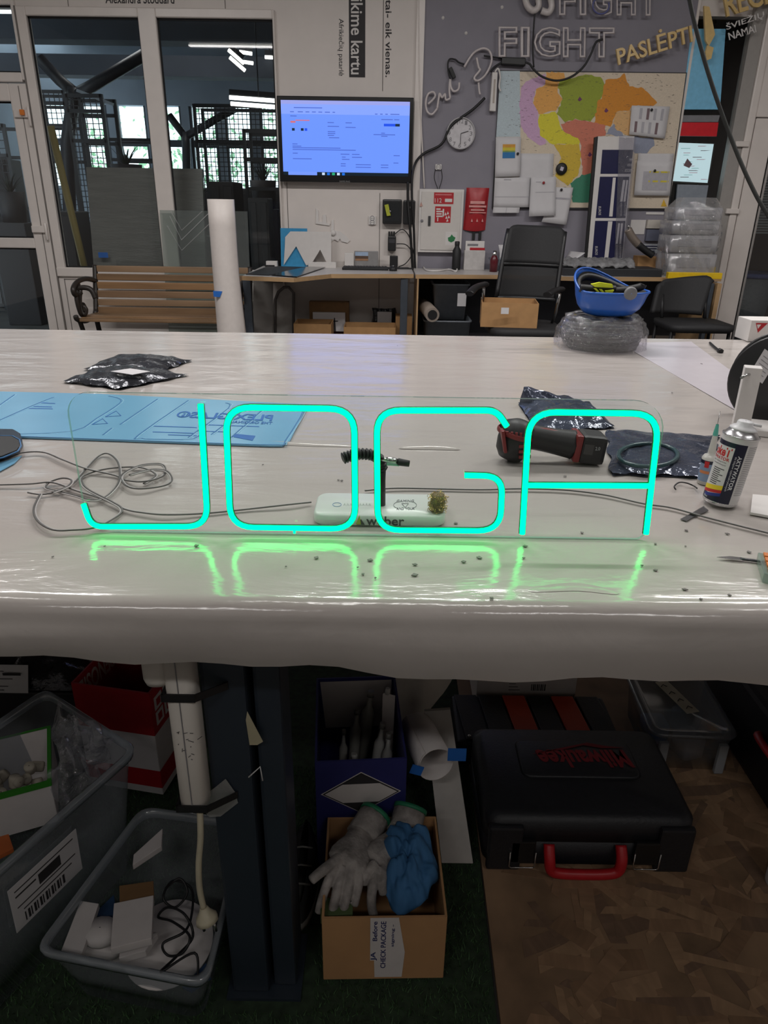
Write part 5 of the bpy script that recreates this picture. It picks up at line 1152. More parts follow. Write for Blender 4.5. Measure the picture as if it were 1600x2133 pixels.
o = MB(); P = [W(880, 632, 6.3), W(901, 656, 5.72)]; rl2 = thing('paper_roll', 'brown paper roll leaning beside the grey bins', 'roll', P[1]); o.tube(P, 0.055, 18); o.build('roll', mat('roll_grey', (140, 128, 118), 0.7), rl2); o = MB(); d_ = (P[0]-P[1]).normalized(); o.tube([P[1]-d_*0.003, P[1]+d_*0.05], 0.038, 16); o.build('core_hole', dark, rl2)
gp = thing('arched_panel', 'white arched panel standing under the left desk', 'panel', (W(590, 650, 6.2).x, 6.2, 0))
pts = [(573, 720), (573, 625), (580, 608), (592, 598), (602, 598), (612, 610), (610, 720)]; o = MB(); P = [W(p[0], p[1], 6.2) for p in pts]; P[0].z = 0; P[-1].z = 0; o.prism(P, (0, 0.02, 0)); o.build('panel', mat('grey_white', (158, 154, 150), 0.6), gp)
o = MB(); o.tube([p+V((0, -0.005, 0)) for p in P], 0.012, 6); o.build('dark_trim', mat('trim_grey', (90, 86, 84), 0.6), gp)
o = MB(); a, b, c, d = rect(522, 582, 560, 700, 6.0); o.prism([(a, 5.95, 0), (b, 6.05, 0), (b, 6.3, d-0.02), (a, 6.2, d-0.02)], (0, 0.008, 0)); tag(o.build('leaning_sheet', clear('milky_sheet', (210, 210, 208), 0.08, 0.2, 0.5, (170, 166, 162))), 'milky sheet leaning inside the left desk leg', 'sheet')
def floor_box(lbl, q, y, dep, m, op=False):
    a, b, c, d = rect(*q, y); r = thing('carton', lbl, 'box', ((a+b)/2, y+dep/2, 0), 'cartons under the left desk'); o = MB()
    if op: carton(o, at((a+b)/2, y+dep/2, 0), b-a, dep, d, 0.006)
    else: o.span((a, y, 0), (b, y+dep, d))
    o.build('body', m, r); return r
fb1 = floor_box('tall brown carton standing at the back under the left desk', (645, 629, 727, 712), 6.25, 0.1, card_d)
e = MB(); rbox(e, 652, 651, 719, 690, 6.2, 0.03); e.build('white_poster', paper, fb1); e = MB(); rpoly(e, [(694, 690), (696, 662), (698, 662), (700, 690)], 6.198, 0.002); rpoly(e, [(690, 668), (704, 668), (704, 670), (690, 670)], 6.198, 0.002); e.build('cross_print', ink, fb1)
floor_box('low open carton under the left desk', (612, 675, 690, 712), 5.9, 0.28, card, True); floor_box('low wide carton with flaps under the left desk', (716, 682, 824, 712), 5.9, 0.28, card, True); floor_box('carton beside the right leg of the left desk', (824, 660, 858, 712), 6.1, 0.2, card)
lb = thing('plastic_bag', 'shiny black bag with a white pack under the left desk', 'bag', (W(795, 660, 6.36).x, 6.36, 0)); o = MB(); a, b, c, d = rect(773, 641, 821, 700, 6.36); o.grid(lambda u, v: V((a+(b-a)*u+0.02*math.sin(v*9), 6.36-0.06*math.sin(PI*u)+0.015*math.sin(u*23+v*11), d*v)), 16, 16); o.build('bag', mat('shiny_black', (40, 40, 44), 0.2, bump=0.8, bscale=30), lb, solid=0.006)
e = MB(); rbox(e, 786, 650, 816, 682, 6.25, 0.03); e.build('white_pack', paper, lb, bevel=0.004)
# ================================================================ ON THE WORKBENCH
def TT(px, py, dz=0.0): return T(px, py, TZ+0.0015+dz)
ZT = TZ+0.0015
# ---- blue masked acrylic sheet
bs = thing('masked_sheet', 'light blue film covered acrylic sheet with cut lines lying behind the letters', 'sheet', TT(330, 880))
blf = mat('blue_film', (112, 164, 196), 0.22, var=0.04, scale=8, k=1.15); bld = mat('blue_cut', (62, 118, 170), 0.4); bli = mat('blue_ink', (44, 104, 176), 0.5); bll = mat('blue_light_edge', (150, 198, 224), 0.3)
o = MB(); o.prism([TT(*p) for p in ((-160, 812), (0, 818), (210, 823), (641, 845), (604, 921), (588, 931), (560, 931), (0, 911), (-220, 902))], (0, 0, 0.003)); o.build('sheet', blf, bs)
for pts in ([(226, 825), (247, 830), (249, 840), (200, 872), (150, 898), (0, 905)], [(328, 831), (250, 884)], [(232, 892), (214, 906)], [(392, 834), (288, 906), (294, 913), (330, 915), (402, 914), (424, 896)], [(-20, 884), (60, 848), (112, 827)], [(470, 839), (476, 850), (392, 911)], [(560, 842), (480, 912)], [(618, 848), (634, 852), (594, 918), (578, 926), (420, 922), (0, 907)], [(-10, 850), (30, 822)], [(524, 842), (440, 905)]):
    for off, m_, r in ((0, bld, 0.0013), (5, bll, 0.0011)):
        o = MB(); o.tube(smoothpts([TT(p[0]+off, p[1], 0.0032) for p in pts], 3), r, 4, flat=0.4); o.build('cut_line', m_, bs)
def ttext(nm, s, o_, x_, y_, dz, m, parent, th=0.0004, bold=0.0):
    O = TT(*o_, dz); X = TT(*x_, dz)-O; Y = TT(*y_, dz)-O; return text(nm, s, O, X, Y, m, parent, -th if X.cross(Y).z < 0 else th, bold)
ttext('printed_word', 'PLEXIGLAS®', (566, 877), (364, 869), (570, 864), 0.0034, bli, bs, 0.0004, 0.02)
ttext('printed_word', 'THE ORIGINAL', (566, 884), (480, 881), (568, 879), 0.0034, bli, bs)
for q in ((320, 887, 410, 890), (318, 899, 404, 902), (350, 905, 410, 907), (420, 884, 540, 888), (410, 897, 470, 899), (80, 838, 115, 840), (60, 850, 110, 851), (70, 846, 108, 847)):
    o = MB(); o.prism([TT(q[0], q[1], .0032), TT(q[2], q[3], .0032), TT(q[2], q[3]+1.2, .0032), TT(q[0], q[1]+1.2, .0032)], (0, 0, 0.0003)); o.build('print_line', bli, bs)
o = MB(); o.prism([TT(*p, .0032) for p in ((484, 910), (492, 904), (532, 908), (526, 918))], (0, 0, 0.0004)); o.build('print_block', bli, bs)
for cx_, cy_ in ((236, 864), (208, 880)):
    o = MB(); P = [TT(cx_-16, cy_+4, .0034), TT(cx_+6, cy_-8, .0034), TT(cx_+16, cy_+2, .0034)]; o.tube(P+[P[0]], 0.0012, 4, flat=0.4); o.build('recycling_mark', bli, bs)
# ---- antistatic bags
bagm = mat('antistatic_bag', (62, 64, 70), 0.16, 0.35, var=0.25, scale=18, bump=0.8, bscale=22); bag2 = mat('antistatic_bag_blue', (74, 80, 96), 0.14, 0.3, var=0.3, scale=14, bump=0.9, bscale=18)
def pillow(name, lbl, cs, h, seed, m, cat='bag', group=None, z=0.0, n=22, crum=0.35):
    rnd = random.Random(seed); P = [TT(*c, z) for c in cs]; ph = [rnd.uniform(0, 6) for _ in range(8)]
    r = thing(name, lbl, cat, (P[0]+P[1]+P[2]+P[3])/4, group)
    def f(u, v):
        p = P[0]*(1-u)*(1-v)+P[1]*u*(1-v)+P[2]*u*v+P[3]*(1-u)*v
        e = (max(0, math.sin(PI*u))*max(0, math.sin(PI*v)))**0.45
        q = crum*h*(math.sin(u*19+v*7+ph[0])*0.35+math.sin(v*23-u*11+ph[1])*0.3+math.sin(u*41+ph[2]+v*29)*0.2+abs(math.sin(u*9+v*13+ph[3]))*0.3)
        inset = 0.02*math.sin(u*14+ph[4])*math.sin(PI*v)
        return p+V((0.004*math.sin(v*17+ph[5]), 0.004*math.sin(u*15+ph[6]), 0.001+h*e+q*min(1, e*1.5)*0.5+(0.004*(1-e)*abs(math.sin(u*12+v*10+ph[7])))))
    o = MB(); o.grid(f, n, n); k = [f(0, 0), f(1, 0), f(1, 1), f(0, 1)]
    o.grid(lambda u, v: V((f(u, v).x, f(u, v).y, P[0].z+0.0004)), 6, 6); o.build('bag', m, r); return r, f
g1 = 'dark bags on the left of the bench'
r1, f1_ = pillow('antistatic_bag', 'lower dark antistatic bag with a white label on the bench', [(132, 797), (250, 812), (392, 783), (236, 766)], 0.022, 1, bagm, group=g1)
o = MB(); q = [f1_(0.42, 0.56), f1_(0.66, 0.45), f1_(0.80, 0.62), f1_(0.56, 0.74)]; zt = max(p.z for p in q)+0.004; q = [V((p.x, p.y, zt)) for p in (TT(231, 779, .022), TT(276, 786, .022), TT(313, 779, .022), TT(272, 773, .022))]; o.prism(q, (0, 0, 0.001)); o.build('label', paper, r1)
pillow('antistatic_bag', 'upper dark antistatic bag lying behind the labelled one', [(178, 771), (330, 777), (399, 753), (250, 744)], 0.022, 2, bagm, group=g1, z=0.024 if False else 0.0)
g2 = 'dark bags behind the power tool'
pillow('antistatic_bag', 'dark bluish bag folded up behind the power tool', [(1078, 842), (1120, 905), (1285, 893), (1228, 842)], 0.02, 3, bag2, group=g2, crum=0.7)
ra = thing('antistatic_bag', 'standing flap of dark film at the back left of the power tool', 'bag', TT(1100, 850), g2)
o = MB(); yb2 = TT(1150, 850).y+0.01
def flap(u, v):
    a_ = W(1082, 850, yb2); b_ = W(1250, 868, yb2-0.06); c_ = W(1228, 838, yb2+0.02); d_ = W(1090, 804, yb2+0.02)
    p = a_*(1-u)*(1-v)+b_*u*(1-v)+c_*u*v+d_*(1-u)*v; return p+V((0, 0.008*math.sin(u*14+v*5), 0.002*math.sin(u*21)))
o.grid(flap, 16, 8); o.build('film', bag2, ra, solid=0.0006)
rb, fb_ = pillow('antistatic_bag', 'flat dark bag holding a coil, left of the spray can', [(1272, 990), (1478, 996), (1500, 912), (1262, 898)], 0.012, 4, bag2, group=g2, crum=0.5)
o = MB(); P = [TT(1350+62*math.cos(t), 948+24*math.sin(t), 0.016) for t in [i*2*PI/28 for i in range(28)]]; o.tube(P, 0.004, 6, closed=True); o.build('coil', mat('coil_teal', (46, 74, 78), 0.3), rb)
# ---- power tool
pt = thing('power_tool', 'black and red cordless angle tool lying behind the letter A', 'power tool', TT(1140, 958)); yk = TT(1140, 960).y
blk = mat('tool_black', (30, 29, 30), 0.5, var=0.15, scale=60); rd = mat('tool_red', (120, 34, 34), 0.45)
def K(px, py, dy=0.0): return W(px, py, yk+dy)
o = MB(); P = smoothpts([K(1068, 905), K(1085, 906), K(1120, 912), K(1160, 920), K(1192, 926)], 4); o.tube(P, [0.026-0.004*math.sin(PI*i/(len(P)-1)) for i in range(len(P))], 14); o.build('handle', blk, pt)
hc = K(1075, 914)
o = MB(); o.lathe([(0.001, -0.036), (0.02, -0.035), (0.029, -0.022), (0.032, -0.004), (0.031, 0.014), (0.026, 0.027), (0.012, 0.034), (0.001, 0.035)], 22, TR(V((hc.x, hc.y, TZ+0.041))) @ Matrix.Rotation(0.25, 4, 'Y')); hd = o.build('gear_head', blk, pt)
o = MB(); o.lathe([(0.0325, -0.008), (0.034, -0.006), (0.034, -0.001), (0.0325, 0.001)], 22, TR(V((hc.x, hc.y, TZ+0.055))) @ Matrix.Rotation(0.25, 4, 'Y')); o.build('red_band', rd, hd)
for i in range(3):
    for j in range(2): p = K(1080+14*j, 918+11*i); o = MB(); o.box((p.x, hc.y-0.031+0.003*j, p.z), (0.009, 0.004, 0.005)); o.build('vent_slot', rd, hd)
for i in range(6): p = K(1052+i*9, 893+i*0.5); o = MB(); o.box((p.x, hc.y-0.0315+0.006*abs(i-2.5)/2.5, p.z), (0.004, 0.004, 0.006)); o.build('vent_slot', rd, hd)
o = MB(); p = K(1046, 905); o.box((p.x, hc.y-0.02, p.z-0.005), (0.006, 0.02, 0.04), Matrix.Rotation(-0.2, 3, 'Y')); o.build('red_trim', rd, hd, bevel=0.002)
Rb = Matrix.Rotation(0.09, 3, 'Y')
o = MB(); p = K(1198, 927); o.box(p, (0.012, 0.052, 0.048), Rb); o.build('red_collar', rd, pt, bevel=0.004)
o = MB(); p = K(1229, 930); o.box(p, (0.044, 0.056, 0.050), Rb); bat = o.build('battery', blk, pt, bevel=0.008)
o = MB(); p = K(1218, 926); o.box(p+V((0, -0.0275, 0)), (0.016, 0.002, 0.018), Rb); o.build('battery_plate', mat('tool_grey', (58, 56, 56), 0.4), bat)
text('battery_mark', '2.0', K(1240, 938, -0.0285), V((0.008, 0, 0)), V((0, 0, 0.006)), mat('mark_white', (170, 170, 172), 0.5), bat, 0.0005)
o = MB(); P = [K(1108, 894, -0.004), K(1140, 899, -0.006), K(1172, 905, -0.004)]; o.tube(smoothpts(P, 4), 0.006, 8); o.build('red_spine', rd, pt)
for sx in (1070, 1225):  # resting feet
    o = MB(); p = K(sx, 950); o.span((p.x-0.012, yk-0.01, ZT), (p.x+0.012, yk+0.01, TZ+0.012)); o.build('rest_pad', blk, pt, bevel=0.003)
# ---- soldering helper on a frosted block
hs = thing('soldering_helper', 'frosted white block with a flexible black arm and clip, behind the letters', 'soldering stand', TT(790, 1096)); yf = TT(790, 1097).y
fx0, fx1 = TT(652, 1095).x, TT(928, 1097).x; hz = W(790, 1074, yf).z-ZT; yk2 = T(790, 1027, ZT+hz).y
fro = mat('frosted_block', (212, 218, 213), 0.3, var=0.02, scale=10)
o = MB(); loops(o, [rloop(fx1-fx0-0.006, yk2-yf-0.006, 0.014, 0), rloop(fx1-fx0, yk2-yf, 0.016, 0.003), rloop(fx1-fx0, yk2-yf, 0.016, hz-0.003), rloop(fx1-fx0-0.006, yk2-yf-0.006, 0.014, hz)], at((fx0+fx1)/2, (yf+yk2)/2, ZT)); blkb = o.build('base_block', fro, hs)
def fr(px, py): return W(px, py, yf-0.0004)
text('front_word', 'weber', fr(763, 1094), fr(842, 1095)-fr(763, 1094), fr(763, 1075)-fr(763, 1094), mat('word_grey', (52, 58, 58), 0.5), blkb, 0.0006, 0.012)
o = MB(); o.prism([fr(741, 1092), fr(752, 1092), fr(749, 1073)], (0, -0.0006, 0)); o.build('logo_green', mat('logo_green', (166, 186, 60), 0.5), blkb)
o = MB(); o.prism([fr(743, 1093), fr(760, 1093), fr(752, 1081)], (0, -0.0005, 0)); o.build('logo_dark', mat('word_grey', (52, 58, 58), 0.5), blkb)
def tp(px, py): return T(px, py, ZT+hz+0.0004)
gm = mat('print_soft', (110, 118, 118), 0.6)
o = MB(); o.tube([tp(844+24*math.cos(t), 1052+10*math.sin(t)) for t in [i*2*PI/24 for i in range(24)] if abs(math.cos(t)) > 0.55], 0.0004, 4); 
o = MB()
for s in (-1, 1): o.tube([tp(844+s*24*math.cos(t), 1052+9*math.sin(t)) for t in [(-0.9+1.8*i/8) for i in range(9)]], 0.0004, 4)
stuff(o.build('ring_mark', gm, blkb))
o = MB(); P = [tp(837, 1049), tp(851, 1049), tp(844, 1057)]; o.tube(P+[P[0]], 0.0005, 4); o.build('triangle_mark', gm, blkb)
for s_, a_, b_, h_ in (('GAMING', (826, 1046), (862, 1046), (827, 1041)), ('AND YOUR', (826, 1062), (864, 1062), (826, 1057))): O = tp(*a_); text('small_word', s_, O, tp(*b_)-O, tp(*h_)-O, gm, blkb, 0.0003)
o = MB(); o.tube([tp(702+9*math.cos(t), 1051+4*math.sin(t)) for t in [i*2*PI/16 for i in range(16)]], 0.0004, 4, closed=True); o.build('blue_ring', mat('soft_blue', (110, 150, 190), 0.6), blkb)
o = MB()
for i in range(9): o.tube([tp(716+i*6.5, 1053), tp(718+i*6.5, 1048.5), tp(720+i*6.5, 1053)], 0.0003, 4)
stuff(o.build('faint_print', mat('faint_print', (160, 168, 168), 0.6), blkb))
yp = T(795, 1052, ZT+hz).y
o = MB(); a_ = V((T(795, 1052, ZT+hz).x, yp, ZT+hz)); o.tube([a_, W(795, 1000, yp), W(796, 975, yp)], 0.0055, 10); o.build('post', blackm, hs)
arm = smoothpts([W(796, 978, yp), W(793, 962, yp-0.004), W(782, 950, yp-0.01), W(764, 946, yp-0.014), W(745, 946, yp-0.018), W(728, 950, yp-0.022), W(714, 955, yp-0.026)], 5)
for i in range(0, len(arm)-1, 2):
    o = MB(); d_ = (arm[min(i+2, len(arm)-1)]-arm[i]); o.tube([arm[i], arm[i]+d_*0.3, arm[i]+d_*0.7, arm[i]+d_*1.05], [0.0045, 0.0075, 0.0085, 0.0055], 10); o.build('arm_segment', blackp, hs)
cl_ = MB(); cl_.tube([W(792, 957, yp-0.012), W(812, 958, yp-0.014), W(830, 962, yp-0.014)], [0.0022, 0.0045, 0.004], 6); c1_ = cl_.build('clip', chrome, hs)
cl_ = MB(); cl_.tube([W(806, 964, yp-0.014), W(832, 967, yp-0.014)], [0.004, 0.0032], 6); cl_.build('clip_jaw', mat('clip_teal', (150, 190, 176), 0.35, 0.4), c1_)
cl_ = MB(); cl_.tube([W(829, 962, yp-0.014), W(853, 966, yp-0.014)], [0.0052, 0.0044], 8); cl_.build('clip_sleeve', blackm, c1_)
# brass sponge
sp_ = thing('brass_sponge', 'golden curly wire sponge on the right end of the frosted block', 'sponge', T(910, 1066, ZT+hz)); c_ = T(911, 1066, ZT+hz); rnd = random.Random(11)
hgt = W(911, 1026, c_.y).z-c_.z
o = MB()
for i in range(230):
    a_ = rnd.uniform(0, 6.28); q = rnd.random()**0.5*0.0125; zq = rnd.uniform(0.002, hgt-0.003); ct = V((c_.x+q*math.cos(a_), c_.y+q*math.sin(a_), c_.z+zq)); r_ = rnd.uniform(0.0016, 0.0036); e1 = V((rnd.gauss(0, 1), rnd.gauss(0, 1), rnd.gauss(0, 1))).normalized(); e2 = e1.cross(V((rnd.gauss(0, 1), rnd.gauss(0, 1), rnd.gauss(0, 1)))).normalized()
    o.tube([ct+e1*(r_*math.cos(t))+e2*(r_*math.sin(t))+e1.cross(e2)*(t*0.0003) for t in [k*0.8 for k in range(8)]], 0.00035, 3)
stuff(o.build('wire_curls', mat('brass_wire', (196, 170, 104), 0.3, 0.8), sp_))
o = MB(); o.lathe([(0.001, 0.001), (0.009, 0.001), (0.0105, hgt*0.5), (0.009, hgt*0.9), (0.001, hgt*0.92)], 12, TR(c_)); o.build('core', mat('brass_dark', (110, 96, 60), 0.6, 0.3), sp_)
# ---- twin-core leads
def lead(lbl, pts, seed=0, lift=0.0):
    r = thing('twin_lead', lbl, 'cable', TT(*pts[len(pts)//2]), 'thin twin-core leads on the bench'); rnd = random.Random(seed)
    P = smoothpts([TT(p[0], p[1], 0.0022+lift*rnd.random()) for p in pts], 7)
    for s, m_ in ((-1, wire), (1, wire_d)):
        o = MB(); Q = []
        for i, p in enumerate(P):
            t = (P[min(i+1, len(P)-1)]-P[max(i-1, 0)]).normalized(); Q.append(p+t.cross(V((0, 0, 1)))*(0.0013*s)+V((0, 0, 0.0004*s)))
        o.tube(Q, 0.0013, 6); o.build('core_grey' if s < 0 else 'core_dark', m_, r)
lead('twin lead running left to right behind the letters', [(-40, 1011), (60, 1008), (110, 1005), (160, 1022), (210, 1038), (260, 1060), (300, 1068), (350, 1072), (430, 1069), (520, 1060), (600, 1051), (648, 1046)], 1, 0.003)
lead('twin lead running right from the frosted block to the bench edge', [(760, 1022), (820, 1017), (900, 1018), (1000, 1020), (1090, 1018), (1180, 1021), (1260, 1031), (1340, 1049), (1400, 1058), (1480, 1080), (1600, 1110), (1680, 1128)], 2, 0.001)
lead('tightly coiled twin lead end behind the letter J', [(-40, 962), (40, 944), (90, 942), (130, 957), (180, 976), (240, 990), (262, 1000), (300, 1003), (338, 992), (343, 975), (330, 967), (290, 971), (255, 990), (262, 1010), (290, 1018), (340, 1012), (357, 1000), (346, 982), (315, 979), (270, 990)], 3, 0.006)
lead('loosely looped twin lead left of the letter J', [(59, 1026), (95, 1029), (145, 1012), (180, 975), (205, 950), (226, 945), (245, 960), (251, 985), (246, 1010), (220, 1036), (190, 1043), (160, 1034), (120, 1024), (95, 1017), (102, 1005), (130, 996), (150, 1000), (143, 1013), (110, 1027)], 4, 0.006)
lead('wide twin lead loop under the letter J', [(85, 1030), (72, 1060), (80, 1085), (110, 1103), (150, 1104), (200, 1098), (245, 1074), (252, 1060), (232, 1046), (185, 1022), (170, 1006), (174, 991), (215, 978), (262, 973), (300, 975), (326, 990), (300, 1008)], 5, 0.004)
# ---- black cut piece at the left edge
bkp = thing('cut_letter_piece', 'thick black cut acrylic piece with blue edges at the left border', 'acrylic piece', TT(-10, 950))
o = MB(); o.prism([TT(*p) for p in ((-120, 905), (30, 908), (45, 917), (49, 930), (42, 944), (10, 958), (-120, 985))], (0, 0, 0.014)); o.build('body', mat('blue_black', (34, 46, 62), 0.3), bkp, bevel=0.002)
o = MB(); o.prism([TT(*p, 0.0142) for p in ((-120, 907), (24, 909), (38, 917), (41, 928), (34, 938), (4, 950), (-120, 975))], (0, 0, 0.0006)); o.build('black_face', blackm, bkp)
o = MB(); P = [TT(*p, 0.0145) for p in ((-120, 906), (26, 908), (41, 916), (44, 929), (37, 940), (6, 953), (-120, 979))]; o.tube(P, 0.0012, 4); o.build('blue_edge', bld, bkp)
o = MB(); o.prism([TT(*p) for p in ((-140, 1010), (-60, 990), (-10, 968), (46, 950), (30, 966), (-10, 988), (-100, 1040))], (0, 0, 0.0012)); tag(o.build('blue_strip', blf), 'pale blue masking strip sticking out under the black piece', 'strip')
# ---- spray can
can = thing('spray_can', 'white and navy spray can with a white nozzle at the right of the bench', 'spray can', TT(1503, 1062)); cb_ = TT(1503, 1058); yc = cb_.y+0.018; cx = cb_.x+0.004
rc = (W(1534, 1000, yc).x-W(1462, 1000, yc).x)/2*0.97; hb = W(1540, 905, yc).z-ZT
th0 = math.atan2(-yc, -cx)
C4 = TR((cx, yc, ZT))
tin = mat('tin', (196, 196, 198), 0.25, 0.9)
o = MB(); o.lathe([(0.001, 0.001), (rc*0.93, 0), (rc, 0.003), (rc, 0.006)], 40, C4); o.build('tin_base', tin, can); o = MB(); o.lathe([(rc*1.0, hb*0.965), (rc*1.04, hb*0.97), (rc*1.04, hb*0.985), (rc*0.96, hb*0.99), (rc*0.72, hb*1.06), (rc*0.7, hb*1.07)], 40, C4); o.build('tin_dome', tin, can)
o = MB(); o.lathe([(rc, 0.005), (rc, hb*0.966)], 48, C4); bd_ = o.build('body', mat('can_white', (212, 210, 210), 0.3, var=0.02), can)
def cp(u, v, k=1.0008):  # u = angle in degrees from the viewer's side (right positive), v = 0..1 up
    t = th0+math.radians(u); return V((cx+rc*k*math.cos(t), yc+rc*k*math.sin(t), ZT+0.006+(hb*0.96-0.006)*v))
def patch(nm, u0, u1, v0, v1, m, k=1.004, skew=0.0, n=14):
    o = MB(); o.grid(lambda a, b: cp(u0+(u1-u0)*a, v0+(v1-v0)*b+skew*a, k), n, 2); return o.build(nm, m, bd_)
navyc = mat('can_navy', (22, 26, 50), 0.3)
patch('navy_column', -6, 30, 0.0, 0.93, navyc); patch('navy_top', -100, -6, 0.86, 0.93, navyc); patch('navy_bottom', -100, -6, 0.0, 0.10, navyc)
patch('yellow_stripe', -88, -6, 0.13, 0.20, mat('can_yellow', (226, 200, 40), 0.35), 1.006, 0.07); patch('red_stripe', -88, -6, 0.08, 0.13, mat('can_red', (186, 34, 36), 0.35), 1.005, 0.07); patch('blue_stripe', -70, -6, 0.03, 0.08, mat('can_blue', (30, 50, 130), 0.35), 1.005, 0.07)
def ctext(nm, s, u0, u1, v0, v1, m, bold=0.0, vert=False, k=1.008):
    me = text_mesh(s, bold); xs = [v.co.x for v in me.vertices]; ys = [v.co.y for v in me.vertices]; x0, x1, y0, y1 = min(xs), max(xs), min(ys), max(ys)
    o = MB(); vs = []
    for v in me.vertices:
        a, b = (v.co.x-x0)/(x1-x0), (v.co.y-y0)/(y1-y0)
        vs.append(cp(u0+(u1-u0)*b, v1+(v0-v1)*a, k) if vert else cp(u0+(u1-u0)*a, v0+(v1-v0)*b, k))
    o.add(vs, [list(p.vertices) for p in me.polygons]); bpy.data.meshes.remove(me); return o.build(nm, m, bd_)
cw = mat('can_print_white', (220, 220, 224), 0.4); cr_ = mat('can_print_red', (190, 30, 34), 0.4); ckk = mat('can_print_black', (40, 40, 44), 0.5)
ctext('side_word', 'AKTYWATOR', 10, 23, 0.22, 0.76, cw, 0.03, True); ctext('side_line', 'do klejów cyjanoakrylowych', 0, 8, 0.20, 0.74, cw, 0, True)
ctext('brand_word', 'okeT', -78, -12, 0.70, 0.84, cr_, 0.03); ctext('front_word', 'AKTYWATOR', -112, -12, 0.64, 0.69, cr_, 0.02)
for i, s_ in enumerate(('do klejów', 'cyjanoakrylowych')): ctext('front_line', s_, -75, -18, 0.60-0.04*i, 0.625-0.04*i, ckk)
for i in range(9): patch('front_line', -60, -60+(30 if i % 3 else 42), 0.50-i*0.03, 0.512-i*0.03, ckk, 1.006, n=4)
for i in range(26): patch('fine_print', 36, 80, 0.90-i*0.03, 0.908-i*0.03, mat('fine_print', (120, 120, 124), 0.6), 1.006, n=5)
ctext('volume', '200ml', -70, -50, 0.02, 0.05, cw)
o = MB(); o.lathe([(rc*0.72, hb*1.055), (rc*0.76, hb*1.06), (rc*0.76, hb*1.075), (rc*0.66, hb*1.085), (rc*0.62, hb*1.10), (rc*0.46, hb*1.11), (rc*0.44, hb*1.16), (rc*0.38, hb*1.175), (0.001, hb*1.175)], 28, C4); nz = o.build('nozzle', mat('nozzle_white', (214, 214, 216), 0.4), can)
o = MB(); o.tube([V((cx+rc*0.3, yc-0.002, ZT+hb*1.145)), V((cx+rc*0.85, yc-0.006, ZT+hb*1.14))], 0.0022, 8); o.build('spray_tube', mat('nozzle_white', (214, 214, 216), 0.4), nz)
can.location = can.location+V((0, 0, 0.003)); can.rotation_euler = (0, math.radians(6.0), 0)
# ---- glue bottle with needle
gl_ = thing('glue_bottle', 'small white glue bottle with a green needle tip behind the spray can', 'bottle', TT(1475, 1018)); pb_ = TT(1474, 1012); yg = pb_.y+0.014; xg = W(1474, 985, yg).x; rg = (W(1491, 985, yg).x-W(1457, 985, yg).x)/2
hb2 = W(1480, 948, yg).z-ZT; G4 = TR((xg, yg, ZT)); bw = mat('bottle_white', (206, 204, 198), 0.35)
hn = W(1492, 905, yg).z-ZT; hh2 = W(1498, 884, yg).z-ZT; hnd = W(1502, 857, yg).z-ZT
o = MB(); o.lathe([(0.001, 0), (rg, 0), (rg, hb2*0.9), (rg*0.8, hb2), (rg*0.45, hb2*1.04), (rg*0.45, hb2*1.12), (rg*0.28, hn)], 22, G4); gbod = o.build('body', bw, gl_)
o = MB(); o.lathe([(rg*1.01, hb2*0.12), (rg*1.01, hb2*0.74)], 22, G4); o.build('label', mat('label_blue', (130, 150, 178), 0.5), gbod)
o = MB(); o.lathe([(rg*1.012, hb2*0.74), (rg*1.012, hb2*0.86)], 22, G4); o.build('label_band', navyc, gbod)
for (z0, z1, m_, s0, s1) in ((0.62, 0.84, cr_, -30, 0), (0.4, 0.5, mat('label_orange', (206, 130, 84), 0.5), -60, 10)):
    o = MB(); t0 = math.atan2(-yg, -xg); o.grid(lambda a, b: V((xg+rg*1.03*math.cos(t0+math.radians(s0+(s1-s0)*a)), yg+rg*1.03*math.sin(t0+math.radians(s0+(s1-s0)*a)), ZT+hb2*(z0+(z1-z0)*b))), 6, 1); o.build('label_mark', m_, gbod)
o = MB(); o.lathe([(rg*0.3, hn*0.98), (rg*0.3, hn*1.02), (rg*0.16, hh2)], 14, G4); o.build('needle_hub', mat('needle_green', (90, 180, 164), 0.35), gl_)
o = MB(); o.lathe([(0.0006, hh2), (0.0006, hnd), (0.0, hnd)], 8, G4); o.build('needle', chrome, gl_)
# ---- spatula, wire piece, scalpel, connector, small white parts
o = MB(); P = [TT(1417, 1082), TT(1430, 1086), TT(1444, 1078), TT(1476, 1064), TT(1466, 1055), TT(1436, 1072)]; o.prism(P, (0, 0, 0.0008)); tag(o.build('steel_spatula', mat('spatula_steel', (120, 120, 122), 0.3, 0.8)), 'flat steel spatula poking out under the spray can', 'spatula')
o = MB(); o.tube(smoothpts([TT(p[0], p[1], 0.002+0.003*(i % 2)) for i, p in enumerate(((1408, 1020), (1405, 1013), (1415, 1005), (1430, 1006), (1445, 1012), (1452, 1017)))], 6), 0.0012, 6); tag(o.build('wire_scrap', cable_b), 'short curved black wire scrap left of the glue bottle', 'wire')
sc2 = thing('scalpel', 'steel scalpel lying at the right front of the bench', 'knife', TT(1540, 1166))
o = MB(); o.prism([TT(1493, 1161, .002), TT(1520, 1159, .002), TT(1546, 1162, .002), TT(1546, 1167, .002), TT(1525, 1166, .002)], (0, 0, 0.0006)); o.build('blade', chrome, sc2)
o = MB(); o.tube([TT(1542, 1164, .002), TT(1575, 1168, .002), TT(1640, 1178, .002)], 0.0028, 6, flat=0.6); o.build('handle', mat('scalpel_grey', (60, 60, 64), 0.3, 0.7), sc2)
wc = thing('lever_connector', 'clear wire connector with orange levers at the right bench edge', 'connector', TT(1596, 1200)); p0, p1, p2, p3 = TT(1575, 1168), TT(1587, 1212), TT(1660, 1235), TT(1650, 1180)
